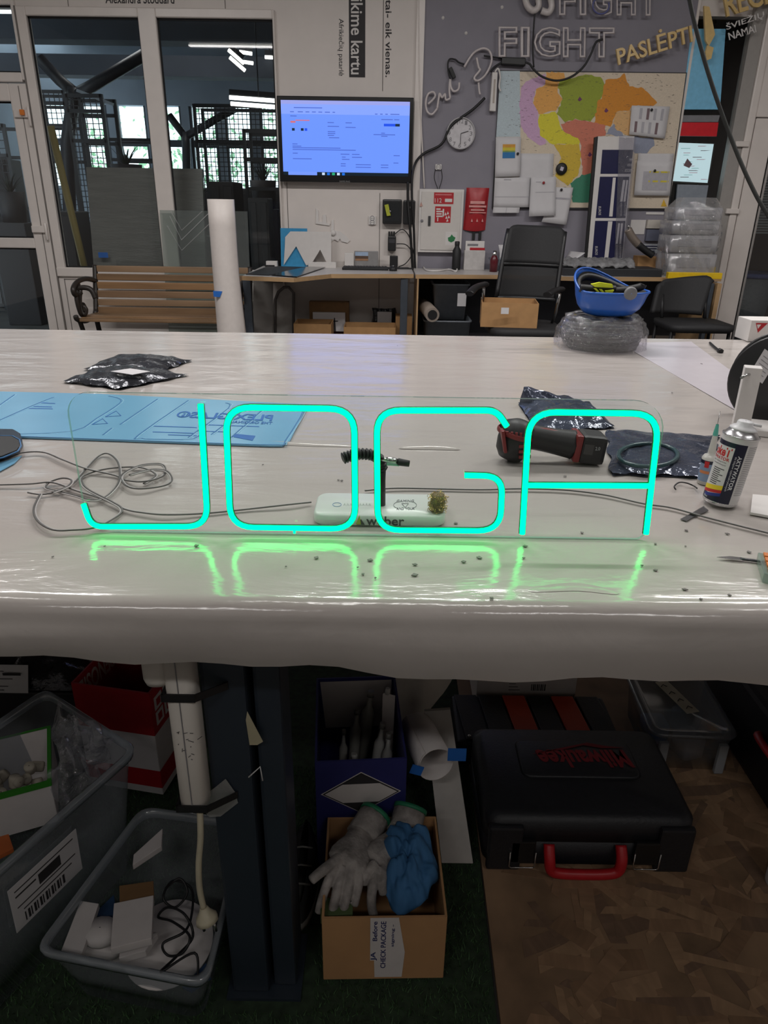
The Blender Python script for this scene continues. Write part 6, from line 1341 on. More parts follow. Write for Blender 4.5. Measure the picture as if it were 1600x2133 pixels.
o = MB(); o.prism([p0, p1, p2, p3], (0, 0, 0.012)); o.build('body', clear('connector_clear', (220, 235, 228), 0.12, 0.1, 0.3, (190, 200, 196)), wc, bevel=0.001)
for i in range(4): a_ = p0+(p1-p0)*(0.06+i*0.235); b_ = p0+(p1-p0)*(0.24+i*0.235); e_ = (p3-p0)*0.25; o = MB(); o.prism([a_+e_*0.5+V((0, 0, .0122)), b_+e_*0.5+V((0, 0, .0122)), b_+e_*3+V((0, 0, .0122)), a_+e_*3+V((0, 0, .0122))], (0, 0, 0.003)); o.build('lever', mat('orange_lever', (206, 112, 40), 0.4), wc, bevel=0.0006)
for pts, l in (([(1562, 1072), (1567, 1034), (1660, 1042), (1660, 1090)], 'white acrylic offcut right of the spray can'),): o = MB(); o.prism([TT(*p) for p in pts], (0, 0, 0.004)); tag(o.build('acrylic_offcut', white, bevel=0.0005), l, 'offcut')
o = MB(); o.tube(smoothpts([TT(p[0], p[1], 0.003) for p in ((1479, 714), (1490, 724), (1500, 731))], 4), 0.004, 6); o.tube([TT(1498, 730, .004), TT(1503, 732, .004)], 0.008, 6); tag(o.build('cable_tie', cable_b), 'short black cable tie at the far right of the bench', 'cable tie')
# ---- spool holder
sh_ = thing('spool_holder', 'white spool stand with a steel pin at the right border', 'spool holder', TT(1560, 905)); ys = TT(1560, 905).y
ptop = W(1568, 768, ys); xl_ = W(1545, 850, ys).x; xr_ = W(1578, 850, ys).x; hgt_ = ptop.z
o = MB(); Rz = Matrix.Rotation(-0.35, 3, 'Z'); o.box(((xl_+xr_)/2, ys+0.02, (ZT+hgt_)/2), (xr_-xl_, 0.03, hgt_-ZT), Rz); o.build('upright', white, sh_, bevel=0.0015)
o = MB(); p = W(1563, 783, ys-0.004); o.tube([p+V((-0.024, -0.016, 0)), p+V((0.02, 0.03, 0))], 0.003, 8); o.build('pin', chrome, sh_)
o = MB(); o.box((xr_+0.05, ys+0.02, ZT+0.006), (0.13, 0.09, 0.012), Rz); o.build('foot', white, sh_, bevel=0.001)
spl = thing('cable_spool', 'black cable spool with a paper label at the right border', 'spool', (xr_+0.10, ys+0.05, ZT+0.01)); csx = W(1628, 800, ys+0.08); rs = (W(1628, 700, ys+0.08).z-W(1628, 896, ys+0.08).z)/2
A4 = TR(V((csx.x, ys+0.09, csx.z))) @ Matrix.Rotation(-0.5, 4, 'Z') @ Matrix.Rotation(PI/2, 4, 'X')
spb = mat('spool_black', (38, 38, 40), 0.4)
for z0 in (0.0, -0.06):
    o = MB(); o.lathe([(0.015, z0), (rs*0.97, z0), (rs, z0-0.002), (rs*0.97, z0-0.004), (0.015, z0-0.004)], 44, A4); o.build('flange', spb, spl)
o = MB(); o.lathe([(rs*0.7, -0.004), (rs*0.7, -0.06)], 30, A4); o.build('wound_cable', cable_b, spl)
o = MB(); o.add([A4 @ V(p) for p in ((-0.058, 0.012, 0.0012), (-0.03, -0.005, 0.0012), (-0.012, 0.05, 0.0012), (-0.04, 0.066, 0.0012))], [(0, 1, 2, 3)]); lb_ = o.build('paper_label', paper, spl, solid=0.0006)
for i in range(5): o = MB(); k = 0.15+i*0.16; a_ = V((-0.055, 0.014, 0.002))*(1-k)+V((-0.039, 0.062, 0.002))*k; o.tube([A4 @ (a_+V((0.003, 0, 0))), A4 @ (a_+V((0.022, -0.012, 0)))], 0.0006, 4); o.build('print_line', inkg, lb_)
wbx = thing('carton', 'white box with a red triangle print at the far right bench corner', 'box', TT(1590, 712)); yx = TT(1590, 712).y
a, b, c, d = rect(1562, 668, 1690, 708, yx); o = MB(); o.span((a, yx, ZT), (b, yx+0.1, d)); o.build('body', white, wbx, bevel=0.002)
o = MB(); rpoly(o, [(1575, 673), (1600, 673), (1579, 693)], yx-0.001, 0.001); o.build('red_print', red, wbx); o = MB(); rpoly(o, [(1577, 676), (1586, 676), (1579, 685)], yx-0.002, 0.001); o.build('white_print', white, wbx)
o = MB(); rpoly(o, [(1602, 673), (1640, 673), (1640, 678), (1600, 678)], yx-0.001, 0.001); o.build('red_print', red, wbx)
# ---- wrapped cable reel and blue helmet
rw = thing('cable_coil', 'thick grey cable coil wrapped in clear film on the bench', 'coil', TT(1256, 733)); yr = TT(1256, 736).y; xr0, xr1 = W(1172, 700, yr+0.1).x, W(1340, 700, yr+0.1).x; Rr = (xr1-xr0)/2; xc = (xr0+xr1)/2; ycn = yr+Rr*0.95; zt_ = W(1256, 668, yr+0.02).z
nr = 9; hh_ = zt_-ZT
for i in range(nr):
    z = ZT+0.007+(hh_-0.014)*i/(nr-1); bul = 0.012*math.sin(PI*i/(nr-1)); o = MB(); o.tube([V((xc+(Rr-0.02+bul)*math.cos(t), ycn+(Rr-0.02+bul)*math.sin(t), z+0.003*math.sin(3*t+i))) for t in [k*2*PI/40 for k in range(40)]], 0.0075, 8, closed=True); o.build('cable_turn', mat('coil_grey%d' % (i % 2), (50+16*(i % 2), 52+16*(i % 2), 56+16*(i % 2)), 0.4), rw)
o = MB(); o.lathe([(Rr-0.03, 0.002), (Rr-0.03, hh_-0.002), (Rr*0.55, hh_-0.002), (Rr*0.55, 0.002)], 40, TR((xc, ycn, ZT))); o.build('inner_turns', mat('coil_dark', (52, 52, 56), 0.6, bump=0.7, bscale=60), rw)
def wr2(u, v):
    t = 2*PI*u; e = 1+0.02*math.sin(9*t+6*v)+0.015*math.sin(23*t-11*v)+0.05*(1-v)**3*abs(math.sin(5*t)); pr = [1.07, 1.09, 1.10, 1.08, 1.02, 0.92, 0.7][int(min(6, v*6.999))]
    return V((xc+Rr*pr*e*math.cos(t), ycn+Rr*pr*e*math.sin(t), ZT+0.0005+(hh_+0.006)*min(1, v*1.15)+0.003*math.sin(7*t)*(v > 0.8)))
o = MB(); o.grid(wr2, 72, 12, cu=True); o.build('film_wrap', clear('reel_film', (240, 240, 244), 0.14, 0.06, 0.08, (215, 215, 220), 1.0, 26), rw)
hm = thing('safety_helmet', 'upturned blue safety helmet with yellow harness on the wrapped coil', 'helmet', (xc, ycn, zt_+0.006)); z0 = zt_+0.004; yh = ycn-0.02
hx0, hx1 = W(1194, 620, yh).x, W(1346, 620, yh).x; hcx = (hx0+hx1)/2; hz1 = W(1262, 612, yh-0.09).z
blu = mat('helmet_blue', (26, 84, 170), 0.3, var=0.03, k=1.1)
HW = (hx1-hx0)/2
def shell(u, v, s=1.0):
    t = 2*PI*u; prof = [(0.0, 0), (0.35, 0.004), (0.62, 0.02), (0.76, 0.05), (0.83, 0.085), (0.86, 0.115), (0.90, 0.14)]
    f = v*6; i = min(5, int(f)); k = f-i; r = prof[i][0]*(1-k)+prof[i+1][0]*k; z = prof[i][1]*(1-k)+prof[i+1][1]*k
    zr = (hz1-z0); rise = 0.06*max(0, math.cos(t-2.2))**1.5*v**2         # back rim rises at the left
    ct, st = math.cos(t), math.sin(t)
    return V((hcx-0.004+HW*s*r*1.06*ct+0.012*v*ct*(ct > 0), yh+HW*s*r*1.0*st, z0+zr*(z/0.14)+rise+(0.0 if s == 1 else 0.004)))
o = MB(); o.grid(shell, 48, 18, cu=True); o.build('shell', blu, hm, solid=0.004)
o = MB(); o.grid(lambda u, v: shell(u, 0.3+0.62*v, 0.93)+V((0, 0, 0.002)), 48, 12, cu=True); o.build('liner', blackm, hm)
o = MB(); P = [shell(i/48, 1.0) for i in range(48)]; o.tube(P, 0.004, 6, closed=True); o.build('rim', blu, hm)
hy = yh-0.02
o = MB(); P = [shell(i/40, 0.84, 0.93)+V((0, 0, 0.0)) for i in range(40)]; o.tube(P, 0.008, 6, closed=True, flat=1.6); o.build('headband', blackm, hm)
yel = mat('hi_vis_yellow', (214, 224, 40), 0.5)
for pts in ([(1232, 592), (1250, 588), (1276, 592), (1278, 600), (1240, 598)], [(1262, 606), (1280, 604), (1274, 614), (1264, 612)], [(1238, 601), (1243, 601), (1250, 609), (1245, 609)], [(1250, 603), (1255, 603), (1260, 610), (1254, 610)]): o = MB(); rpoly(o, pts, yh-0.075, 0.012); o.build('harness_pad', yel, hm, bevel=0.001)
wtube('harness_strap', [(1208, 600), (1230, 602), (1262, 606), (1300, 605), (1334, 598), (1340, 592)], yh-0.04, 0.012, blackm, hm, 6); wtube('harness_strap', [(1235, 598), (1262, 600), (1282, 602)], yh-0.042, 0.010, blackm, hm, 6)
o = MB(); o.lathe([(0.001, 0.012), (0.016, 0.012), (0.019, 0.006), (0.019, 0)], 22, TR(W(1313, 611, yh-0.118)) @ Matrix.Rotation(PI/2, 4, 'X')); o.build('ratchet_knob', mat('knob_grey', (120, 120, 122), 0.5), hm)
# ---- scattered scraps
o = MB(); rnd = random.Random(21)
for (px, py) in [(110, 1160), (218, 1138), (408, 1137), (596, 1180), (660, 1162), (770, 1167), (745, 1182), (756, 1196), (782, 1204), (864, 1198), (865, 1176), (998, 1162), (966, 1170), (1094, 1138), (1090, 1162), (1024, 1246), (1212, 1110), (1150, 1292), (1338, 1178), (1366, 1188), (1365, 1133), (1428, 1138), (1460, 1248), (1520, 1240), (1560, 1150), (1426, 1228), (705, 1000), (712, 1001), (548, 968), (828, 720), (1400, 818), (1178, 992), (1462, 758), (950, 1090), (1430, 1105), (1515, 1112)]:
    if py > 1255: continue
    c_ = TT(px, py); s = rnd.uniform(0.0015, 0.0045); a_ = rnd.uniform(0, 6)
    o.prism([c_+V((s*math.cos(a_+k*1.6)*rnd.uniform(.5, 1.2), s*math.sin(a_+k*1.6)*rnd.uniform(.5, 1.2), 0)) for k in range(4)], (0, 0, 0.0008))
so = o.build('plastic_scraps', mat('scrap_grey', (110, 104, 102), 0.6)); tag(so, 'tiny grey plastic scraps scattered over the bench', 'scraps'); so['kind'] = 'stuff'
# ================================================================ UNDER THE WORKBENCH
from mathutils import noise as mnoise
ZF = 0.0155          # standing on the turf pile
ZO = 0.0125          # standing on the board
binc = clear('bin_plastic', (226, 230, 234), 0.08, 0.12, 0.17, (200, 206, 212))
def qbin(name, lbl, cs, z1, z0, taper, group=None):
    """clear moulded bin from its four rim corners FL FR BR BL"""
    C = [V((c[0], c[1], 0)) for c in cs]; m = (C[0]+C[1]+C[2]+C[3])/4
    def loop(s, z, grow=0.0, n=5, r=0.03):
        out = []; Q = [m+(c-m)*s for c in C]
        for i in range(4):
            p, a, b = Q[i], Q[i-1], Q[(i+1) % 4]; da = (a-p).normalized(); db = (b-p).normalized(); o_ = -(da+db).normalized()*grow*1.4; A = p+da*r+o_; B = p+db*r+o_; pp = p+o_
            for k in range(n+1): t = k/n; q = A*(1-t)**2+pp*2*t*(1-t)+B*t*t; out.append(V((q.x, q.y, z)))
        return out
    root = thing(name, lbl, 'bin', (m.x, m.y, z0), group)
    o = MB(); loops(o, [loop(taper, z0), loop((1+taper)/2, (z0+z1)/2), loop(1, z1-0.02)], Matrix(), True, False); o.build('wall', binc, root)
    o = MB(); loops(o, [loop(1, z1-0.02, 0.0), loop(1, z1-0.018, 0.006), loop(1, z1-0.004, 0.008), loop(1, z1, 0.005), loop(1, z1-0.002, -0.002), loop(1, z1-0.02, 0.0)], Matrix(), False, False); o.build('rim', clear('bin_rim', (214, 220, 226), 0.1, 0.12, 0.3, (200, 206, 212)), root)
    for k in range(1, 5):
        p = C[0]*(1-k/5)+C[1]*k/5; p = m+(p-m)*((1+taper)/2+0.03); q = MB(); q.span((p.x-0.002, p.y-0.006, z0+0.03), (p.x+0.002, p.y+0.001, z1-0.03)); 
    return root, m, C
b1, m1, C1 = qbin('clear_bin', 'front clear plastic bin of offcuts beside the bench leg', [(-0.546, 0.772), (-0.268, 0.724), (-0.266, 1.03), (-0.47, 1.06)], 0.165, ZF, 0.82, 'clear bins under the bench')
b2, m2, C2 = qbin('clear_bin', 'larger clear plastic bin with a paper label at the left border', [(-0.905, 0.84), (-0.650, 0.69), (-0.475, 1.07), (-0.72, 1.24)], 0.31, ZF, 0.84, 'clear bins under the bench')
# paper label on the right wall of bin 2
d_ = (C2[2]-C2[1]).normalized(); nrm = V((d_.y, -d_.x, 0)); base = C2[1]+(C2[2]-C2[1])*0.30
def lab2(s, z): k = (z-ZF)/(0.29-ZF); off = -(1-k)*0.014; return V((base.x, base.y, 0))+d_*s+nrm*(off+0.003)+V((0, 0, z))
o = MB(); o.prism([lab2(0, 0.15), lab2(0.14, 0.15), lab2(0.14, 0.25), lab2(0, 0.25)], nrm*0.001); lb2 = o.build('paper_label', paper, b2)
for (s0, s1, z0, z1) in ((0.01, 0.13, .235, .237), (0.01, 0.05, .222, .225), (0.055, 0.1, .205, .228), (0.01, 0.13, .198, .2), (0.02, 0.12, .185, .187)): o = MB(); o.prism([lab2(s0, z0), lab2(s1, z0), lab2(s1, z1), lab2(s0, z1)], nrm*0.0016); o.build('print_line', ink, lb2)
for k in range(14): o = MB(); s0 = 0.02+k*0.006; o.prism([lab2(s0, .158), lab2(s0+0.002+0.002*(k % 2), .158), lab2(s0+0.002+0.002*(k % 2), .178), lab2(s0, .178)], nrm*0.0016); o.build('barcode_bar', ink, lb2)
# --- contents of the front bin
wht = mat('offcut_white', (206, 200, 198), 0.55, var=0.04)
def slabT(name, lbl, pts, z, th, m, cat='offcut', group='offcuts in the front bin'):
    o = MB(); o.prism([T(p[0], p[1], z+(p[2] if len(p) > 2 else 0)) for p in pts], (0, 0, th)); return tag(o.build(name, m, bevel=0.001), lbl, cat, group)
slabT('foam_block', 'white foam block lying on top in the front bin', [(233, 1990), (240, 1895), (322, 1878), (318, 1968)], 0.150, 0.016, wht); slabT('foam_block', 'thinner white foam block under the top block', [(250, 2008), (256, 1960), (330, 1955), (305, 1992)], 0.125, 0.014, wht)
slabT('card_piece', 'brown card piece at the back of the front bin', [(250, 1890), (249, 1848), (320, 1838), (322, 1880)], 0.142, 0.004, card_d); slabT('foam_strip', 'long white strip on the left in the front bin', [(130, 1990), (170, 1886), (208, 1892), (172, 2000)], 0.128, 0.012, wht)
dsk = thing('white_disc', 'large white disc lying in the front bin', 'disc', T(350, 1965, 0.11), 'offcuts in the front bin'); c_ = T(352, 1965, 0.105)
o = MB(); o.lathe([(0.0, 0.004), (0.074, 0.004), (0.075, 0.002), (0.074, 0), (0, 0)], 36, TR(c_) @ Matrix.Rotation(0.15, 4, 'X')); o.build('disc', wht, dsk)
rnd = random.Random(8)
for i, (px, py, zz_, l) in enumerate(((215, 1990, .085, 'round foam offcut at the front left of the front bin'), (200, 2000, .05, 'oval foam offcut low in the front bin'), (245, 2005, .05, 'rounded foam offcut seen through the bin front'), (300, 2005, .05, 'square foam offcut seen through the bin front'), (360, 2010, .06, 'wide foam offcut at the right of the bin front'), (212, 1955, .115, 'small foam pipe piece beside the white strip'))):
    c_ = T(px, py, zz_); o = MB(); o.lathe([(0.001, 0), (0.022, 0.002), (0.026, 0.012), (0.024, 0.024), (0.001, 0.026)], 14, TR(c_) @ Matrix.Rotation(rnd.uniform(-0.6, 0.6), 4, 'X') @ Matrix.Diagonal((1.0+0.4*rnd.random(), 1, 1, 1))); tag(o.build('foam_offcut', wht), l, 'offcut', 'offcuts in the front bin')
slabT('blue_offcut', 'dark blue film offcut in the front bin', [(205, 1900), (238, 1868), (246, 1920), (200, 1950)], 0.11, 0.006, mat('navy_film', (40, 66, 100), 0.5)); slabT('blue_offcut', 'blue offcut at the right wall of the front bin', [(380, 2060), (430, 2010), (440, 2040), (400, 2070)], 0.10, 0.006, mat('navy_film', (40, 66, 100), 0.5))
o = MB()
o.tube(smoothpts([T(p[0], p[1], 0.150+0.012*math.sin(i*1.7)) for i, p in enumerate(((345, 1850), (375, 1830), (390, 1860), (365, 1890), (340, 1870), (360, 1835), (398, 1850), (400, 1900), (385, 1940), (340, 1965), (350, 1990), (380, 1985), (395, 1950), (360, 1920), (330, 1910), (350, 1890), (385, 1905), (402, 1950), (370, 1990), (335, 2025), (405, 1985), (412, 2040)))], 7), 0.0022, 6); tag(o.build('black_lead', cable_b), 'tangled black lead in the front bin', 'cable')
slabT('white_board_piece', 'upright white board edge at the back of the front bin', [(278, 1812), (280, 1790), (340, 1735), (338, 1772)], 0.16, 0.012, wht)
# --- contents of the larger bin: green edged tray of foam plugs, clear bag
tray = thing('plug_tray', 'green edged white tray of foam plugs in the larger bin', 'tray', T(20, 1640, 0.2)); tc_ = T(10, 1650, 0.19)
A5 = at(tc_.x-0.02, tc_.y+0.0, 0.15, 0.42); o = MB(); carton(o, A5, 0.22, 0.17, 0.10, 0.004); o.build('tray', wht, tray)
o = MB(); ls = [rloop(0.224, 0.174, 0.001, 0.092, 1), rloop(0.224, 0.174, 0.001, 0.102, 1), rloop(0.210, 0.160, 0.001, 0.102, 1)]; loops(o, ls, A5, False, False, sm=False); o.build('green_edge', mat('green_edge', (50, 130, 36), 0.5), tray)
plg = MB(); plg.lathe([(0.001, -0.012), (0.0095, -0.012), (0.011, -0.008), (0.011, 0.008), (0.0095, 0.012), (0.001, 0.012)], 12); pm_ = plg.build('foam_plug', mat('plug_foam', (170, 162, 148), 0.6), None, loc=V((0, 0, 0))); pmesh = pm_.data; bpy.data.objects.remove(pm_)
for i in range(26):
    q = bpy.data.objects.new('foam_plug', pmesh); COL.objects.link(q); l = A5 @ V((rnd.uniform(-0.085, 0.085), rnd.uniform(-0.06, 0.06), 0.02+0.03*(i % 3)*0.6+0.012)); q.location = l; q.rotation_euler = (rnd.uniform(0, 3), rnd.uniform(0, 3), 0); tag(q, 'beige foam plug piled in the green edged tray', 'plug', 'foam plugs in the tray')
bagf = clear('poly_bag', (240, 240, 244), 0.12, 0.08, 0.12, (210, 210, 214), 1.0, 30)
pbg = thing('poly_bag', 'crumpled clear bag in the larger bin', 'bag', T(170, 1620, 0.26)); P = [T(120, 1700, .20), T(215, 1620, .22), T(225, 1530, .33), T(110, 1470, .33)]
o = MB(); o.grid(lambda u, v: P[0]*(1-u)*(1-v)+P[1]*u*(1-v)+P[2]*u*v+P[3]*(1-u)*v+V((0.01*math.sin(u*9+v*14), 0.012*math.sin(u*17-v*5), 0.014*math.sin(u*11+v*21)+0.03*math.sin(PI*u)*math.sin(PI*v))), 20, 20); o.build('film', bagf, pbg)
slabT('orange_piece', 'orange scrap at the left border in the larger bin', [(-30, 1760), (20, 1745), (30, 1775), (-20, 1800)], 0.18, 0.01, mat('orange_scrap', (190, 100, 50), 0.6), 'scrap', None)
# --- red carton
rb_ = thing('carton', 'red and white open carton with brand lettering at the left under the bench', 'box', (-0.585, 1.31, ZF)); ang = math.atan2(1.229-1.275, -0.515+0.687)
B4 = at(-0.575, 1.345, ZF, ang*0.7); rcm = mat('carton_red', (172, 26, 36), 0.5); 
o = MB(); ls = [rloop(0.185, 0.17, 0.001, 0.17, 1), rloop(0.185, 0.17, 0.001, 0.285, 1), rloop(0.177, 0.162, 0.001, 0.285, 1), rloop(0.177, 0.162, 0.001, 0.01, 1)]; loops(o, ls, B4, False, True, sm=False); o.build('upper_sleeve', rcm, rb_)
o = MB(); loops(o, [rloop(0.184, 0.169, 0.001, 0, 1), rloop(0.184, 0.169, 0.001, 0.17, 1)], B4, True, False, sm=False); o.build('lower_sleeve', wht, rb_)
o = MB(); loops(o, [rloop(0.186, 0.171, 0.001, 0.02, 1), rloop(0.186, 0.171, 0.001, 0.07, 1)], B4, False, False, sm=False); o.build('red_band', rcm, rb_)
O = B4 @ V((-0.0882, 0.074, 0.272)); text('inside_word', 'PENOSIL', O, (B4 @ V((-0.0882, -0.066, 0.272)))-O, V((0, 0, -0.05)), wht, rb_, 0.0008, 0.015)
for i in range(2):
    for j in range(2): o = MB(); p = B4 @ V((0.0935, -0.055+0.04*i, 0.205+0.04*j)); o.box(p, (0.001, 0.032, 0.034), Matrix.Rotation(ang*0.7, 3, 'Z')); pq = o.build('handling_mark', wht, rb_); o = MB(); o.box(p+V((0.0008, 0, 0)), (0.001, 0.016, 0.018), Matrix.Rotation(ang*0.7, 3, 'Z')); o.build('mark_symbol', rcm, pq)
# --- silver bag on a dark box
dbx = MB(); dbx.span((-0.98, 1.32, ZF), (-0.70, 1.56, 0.24)); tag(dbx.build('dark_box', mat('dark_box', (40, 38, 40), 0.6), bevel=0.004), 'dark box at the far left under the silver bag', 'box')
sbg = thing('foil_bag', 'shiny dark foil bag with a white product label at the far left', 'bag', (-0.83, 1.42, 0.242)); o = MB()
def fbag(u, v): e = (max(0, math.sin(PI*u))*max(0, math.sin(PI*v)))**0.4; return V((-0.98+0.29*u, 1.325+0.24*v, 0.243+0.075*e+0.012*math.sin(u*23+v*9)*e+0.009*math.sin(v*31-u*17)*e))
o.grid(fbag, 26, 26); o.build('foil', mat('foil', (70, 70, 74), 0.14, 0.6, bump=1.0, bscale=26), sbg)
o = MB(); q = [(-0.965, 1.312, 0.245), (-0.80, 1.312, 0.245), (-0.80, 1.335, 0.305), (-0.965, 1.335, 0.305)]; o.prism(q, (0, -0.001, 0.0005)); lb3 = o.build('label', paper, sbg)
for i in range(6): o = MB(); z = 0.252+i*0.008; y = 1.3095+(z-0.245)*0.383; o.box((-0.90+(0.02 if i % 2 else 0), y, z), (0.09-0.02*(i % 3), 0.001, 0.002)); o.build('print_line', inkg, lb3)
o = MB(); o.box((-0.835, 1.3225, 0.288), (0.04, 0.001, 0.006)); o.build('print_word', ink, lb3)
# --- power strip on the leg
ps_ = thing('power_strip', 'white power strip strapped to the bench leg', 'power strip', (-0.28, PY, 0.43)); ya = PY+0.012; xa, xb = W(352, 1530, ya-0.04).x, W(425, 1530, ya-0.04).x; zb3 = W(402, 1690, ya-0.04).z
xb = min(xb, W(452, 1750, PY).x-0.001)
pvc = mat('strip_white', (214, 208, 200), 0.4, var=0.04, scale=12)
o = MB(); loops(o, [rloop(xb-xa-0.008, 0.036, 0.012, 0), rloop(xb-xa, 0.042, 0.014, 0.006), rloop(xb-xa, 0.042, 0.014, TZ-0.12-zb3)], at((xa+xb)/2, ya-0.02, zb3)); o.build('body', pvc, ps_)
o = MB(); o.span(((xa+xb)/2-0.0006, ya-0.0422, zb3+0.01), ((xa+xb)/2+0.0006, ya-0.0405, TZ-0.125)); o.build('seam', inkg, ps_)
o = MB(); p = W(330, 1392, ya-0.02); loops(o, [rloop(0.03, 0.03, 0.012, -0.02), rloop(0.036, 0.034, 0.014, -0.012), rloop(0.036, 0.034, 0.014, 0.03)], at(xa-0.012, ya-0.02, p.z)); o.build('switch_hood', pvc, ps_)
for r0 in (1452, 1682):
    z = W(400, r0, ya-0.04).z; o = MB(); x1_ = W(500, 1700, PY).x
    o.span((xa-0.002, ya-0.0445, z-0.006), (xb+0.002, ya-0.0415, z+0.006)); o.prism([(xb, ya-0.0445, z-0.006), (x1_, PY-0.003, z-0.006), (x1_, PY-0.001, z-0.006), (xb, ya-0.0425, z-0.006)], (0, 0, 0.012)); o.span((xa-0.003, ya-0.0445, z-0.006), (xa, ya+0.002, z+0.006)); stuff(o.build('strap', cable_b, ps_))
o = MB(); P = [W(418, 1690, ya-0.022)]+[W(p[0], p[1], ya-0.03) for p in ((418, 1740), (414, 1800), (416, 1850), (424, 1890))]; P[0].z = zb3+0.002; o.tube(smoothpts(P, 6), 0.0048, 8); cbl = o.build('cord', mat('cord_cream', (196, 188, 164), 0.45), ps_)
q0 = W(424, 1890, ya-0.03); q1 = W(432, 1918, ya-0.035); o = MB(); o.tube([q0, q0+(q1-q0)*0.35, q0+(q1-q0)*0.7, q1], [0.006, 0.010, 0.017, 0.018], 10); plug_ = o.build('plug', mat('cord_cream', (196, 188, 164), 0.45), ps_)
dq = (q1-q0).normalized()
for s in (-0.0095, 0.0095): o = MB(); b_ = q1+V((s, 0, 0)); o.tube([b_, b_+dq*0.019], 0.0024, 8); o.build('plug_pin', chrome, plug_)
o = MB(); sm_ = W(372, 1548, ya-0.0413); 
for i in range(14): a_ = V((sm_.x+rnd.uniform(-0.004, 0.03), ya-0.0416, sm_.z+rnd.uniform(-0.03, 0.02))); o.tube([a_, a_+V((rnd.uniform(-.008, .008), 0, rnd.uniform(-.003, .006)))], 0.0005, 3)
stuff(o.build('scuff_marks', ink, ps_))
o = MB(); pz = [W(p[0], p[1], PY-0.003) for p in ((410, 1668), (448, 1640), (470, 1622), (490, 1650), (496, 1672), (460, 1700), (436, 1702))]; o.prism(pz, (0, -0.0005, 0)); tag(o.build('film_scrap', clear('scrap_film', (232, 232, 232), 0.12, 0.1, 0.35, (190, 190, 188))), 'clear film scrap caught under the lower strap', 'film')
# --- blue box with tools
bb = thing('carton', 'dark blue open box with a white diamond print', 'box', (-0.045, 1.18, ZF)); B6 = at(-0.047, 1.185, ZF, 0.08); nvb = mat('carton_navy', (44, 46, 108), 0.5, k=0.9)
o = MB(); carton(o, B6, 0.176, 0.262, 0.285, 0.004); o.build('body', nvb, bb)
o = MB(); o.prism([B6 @ V((-0.07, 0.1258, 0.15)), B6 @ V((0.08, 0.1258, 0.15)), B6 @ V((0.08, 0.1258, 0.278)), B6 @ V((-0.08, 0.1258, 0.278))], (0, -0.0006, 0)); o.build('inner_lining', wht, bb)
def dface(x, z): return B6 @ V((x, -0.1312, z))
def dia(nm, s, m, k): o = MB(); o.prism([dface(-0.078*s, 0.205), dface(0, 0.205-0.052*s), dface(0.078*s, 0.205), dface(0, 0.205+0.052*s)], (0, -0.0004*k, 0)); return o.build(nm, m, bb)
dia('diamond_outer', 1.0, wht, 1); dia('diamond_line', 0.96, ink, 2); dia('diamond_inner', 0.90, wht, 3)
for sgn in (1, -1): o = MB(); o.prism([dface(-0.036, 0.205+sgn*0.0235), dface(0.036, 0.205+sgn*0.0235), dface(0, 0.205+sgn*0.047)], (0, -0.0016, 0)); o.build('diamond_corner', ink, bb)
tgrey = [mat('tube_a', (150, 148, 142), 0.4), mat('tube_b', (110, 108, 104), 0.4), mat('tube_c', (178, 176, 172), 0.4)]
for i, (x, y, h_, lx, ly, r_, l) in enumerate(((0.0, 0.06, .27, .03, .02, .014, 'tallest grey tube at the back of the blue box'), (0.035, 0.03, .29, .03, .03, .010, 'slim tube at the right back of the blue box'), (0.02, -0.02, .25, .03, .02, .012, 'tube in the middle of the blue box'), (-0.04, -0.01, .22, .01, .03, .009, 'short tube at the left of the blue box'), (-0.01, -0.07, .20, .0, .04, .013, 'lowest tube near the front of the blue box'), (0.05, -0.05, .24, .012, .03, .011, 'tube leaning on the right wall of the blue box'), (-0.02, 0.03, .24, .02, .03, .012, 'grey tube left of the tallest one in the blue box'))):
    a_ = B6 @ V((x, y, 0.012)); b_ = B6 @ V((x+lx, y+ly, h_)); r = thing('sealant_tube', l, 'tube', a_, 'tubes in the blue box'); o = MB(); o.tube([a_, a_+(b_-a_)*0.85, a_+(b_-a_)*0.9, b_], [r_, r_, r_*0.5, r_*0.3], 10); o.build('body', tgrey[i % 3], r); o = MB(); o.tube([b_, b_+(b_-a_)*0.05], [r_*0.6, r_*0.5], 8); o.build('cap', tgrey[(i+1) % 3], r)
o = MB(); P = [B6 @ V(p) for p in ((0.045, -0.04, 0.10), (0.062, -0.05, 0.10), (0.078, 0.05, 0.29), (0.055, 0.06, 0.29))]; o.prism(P, (0.003, 0, 0.003)); tag(o.build('white_plate', wht), 'white plastic plate standing in the blue box', 'plate')
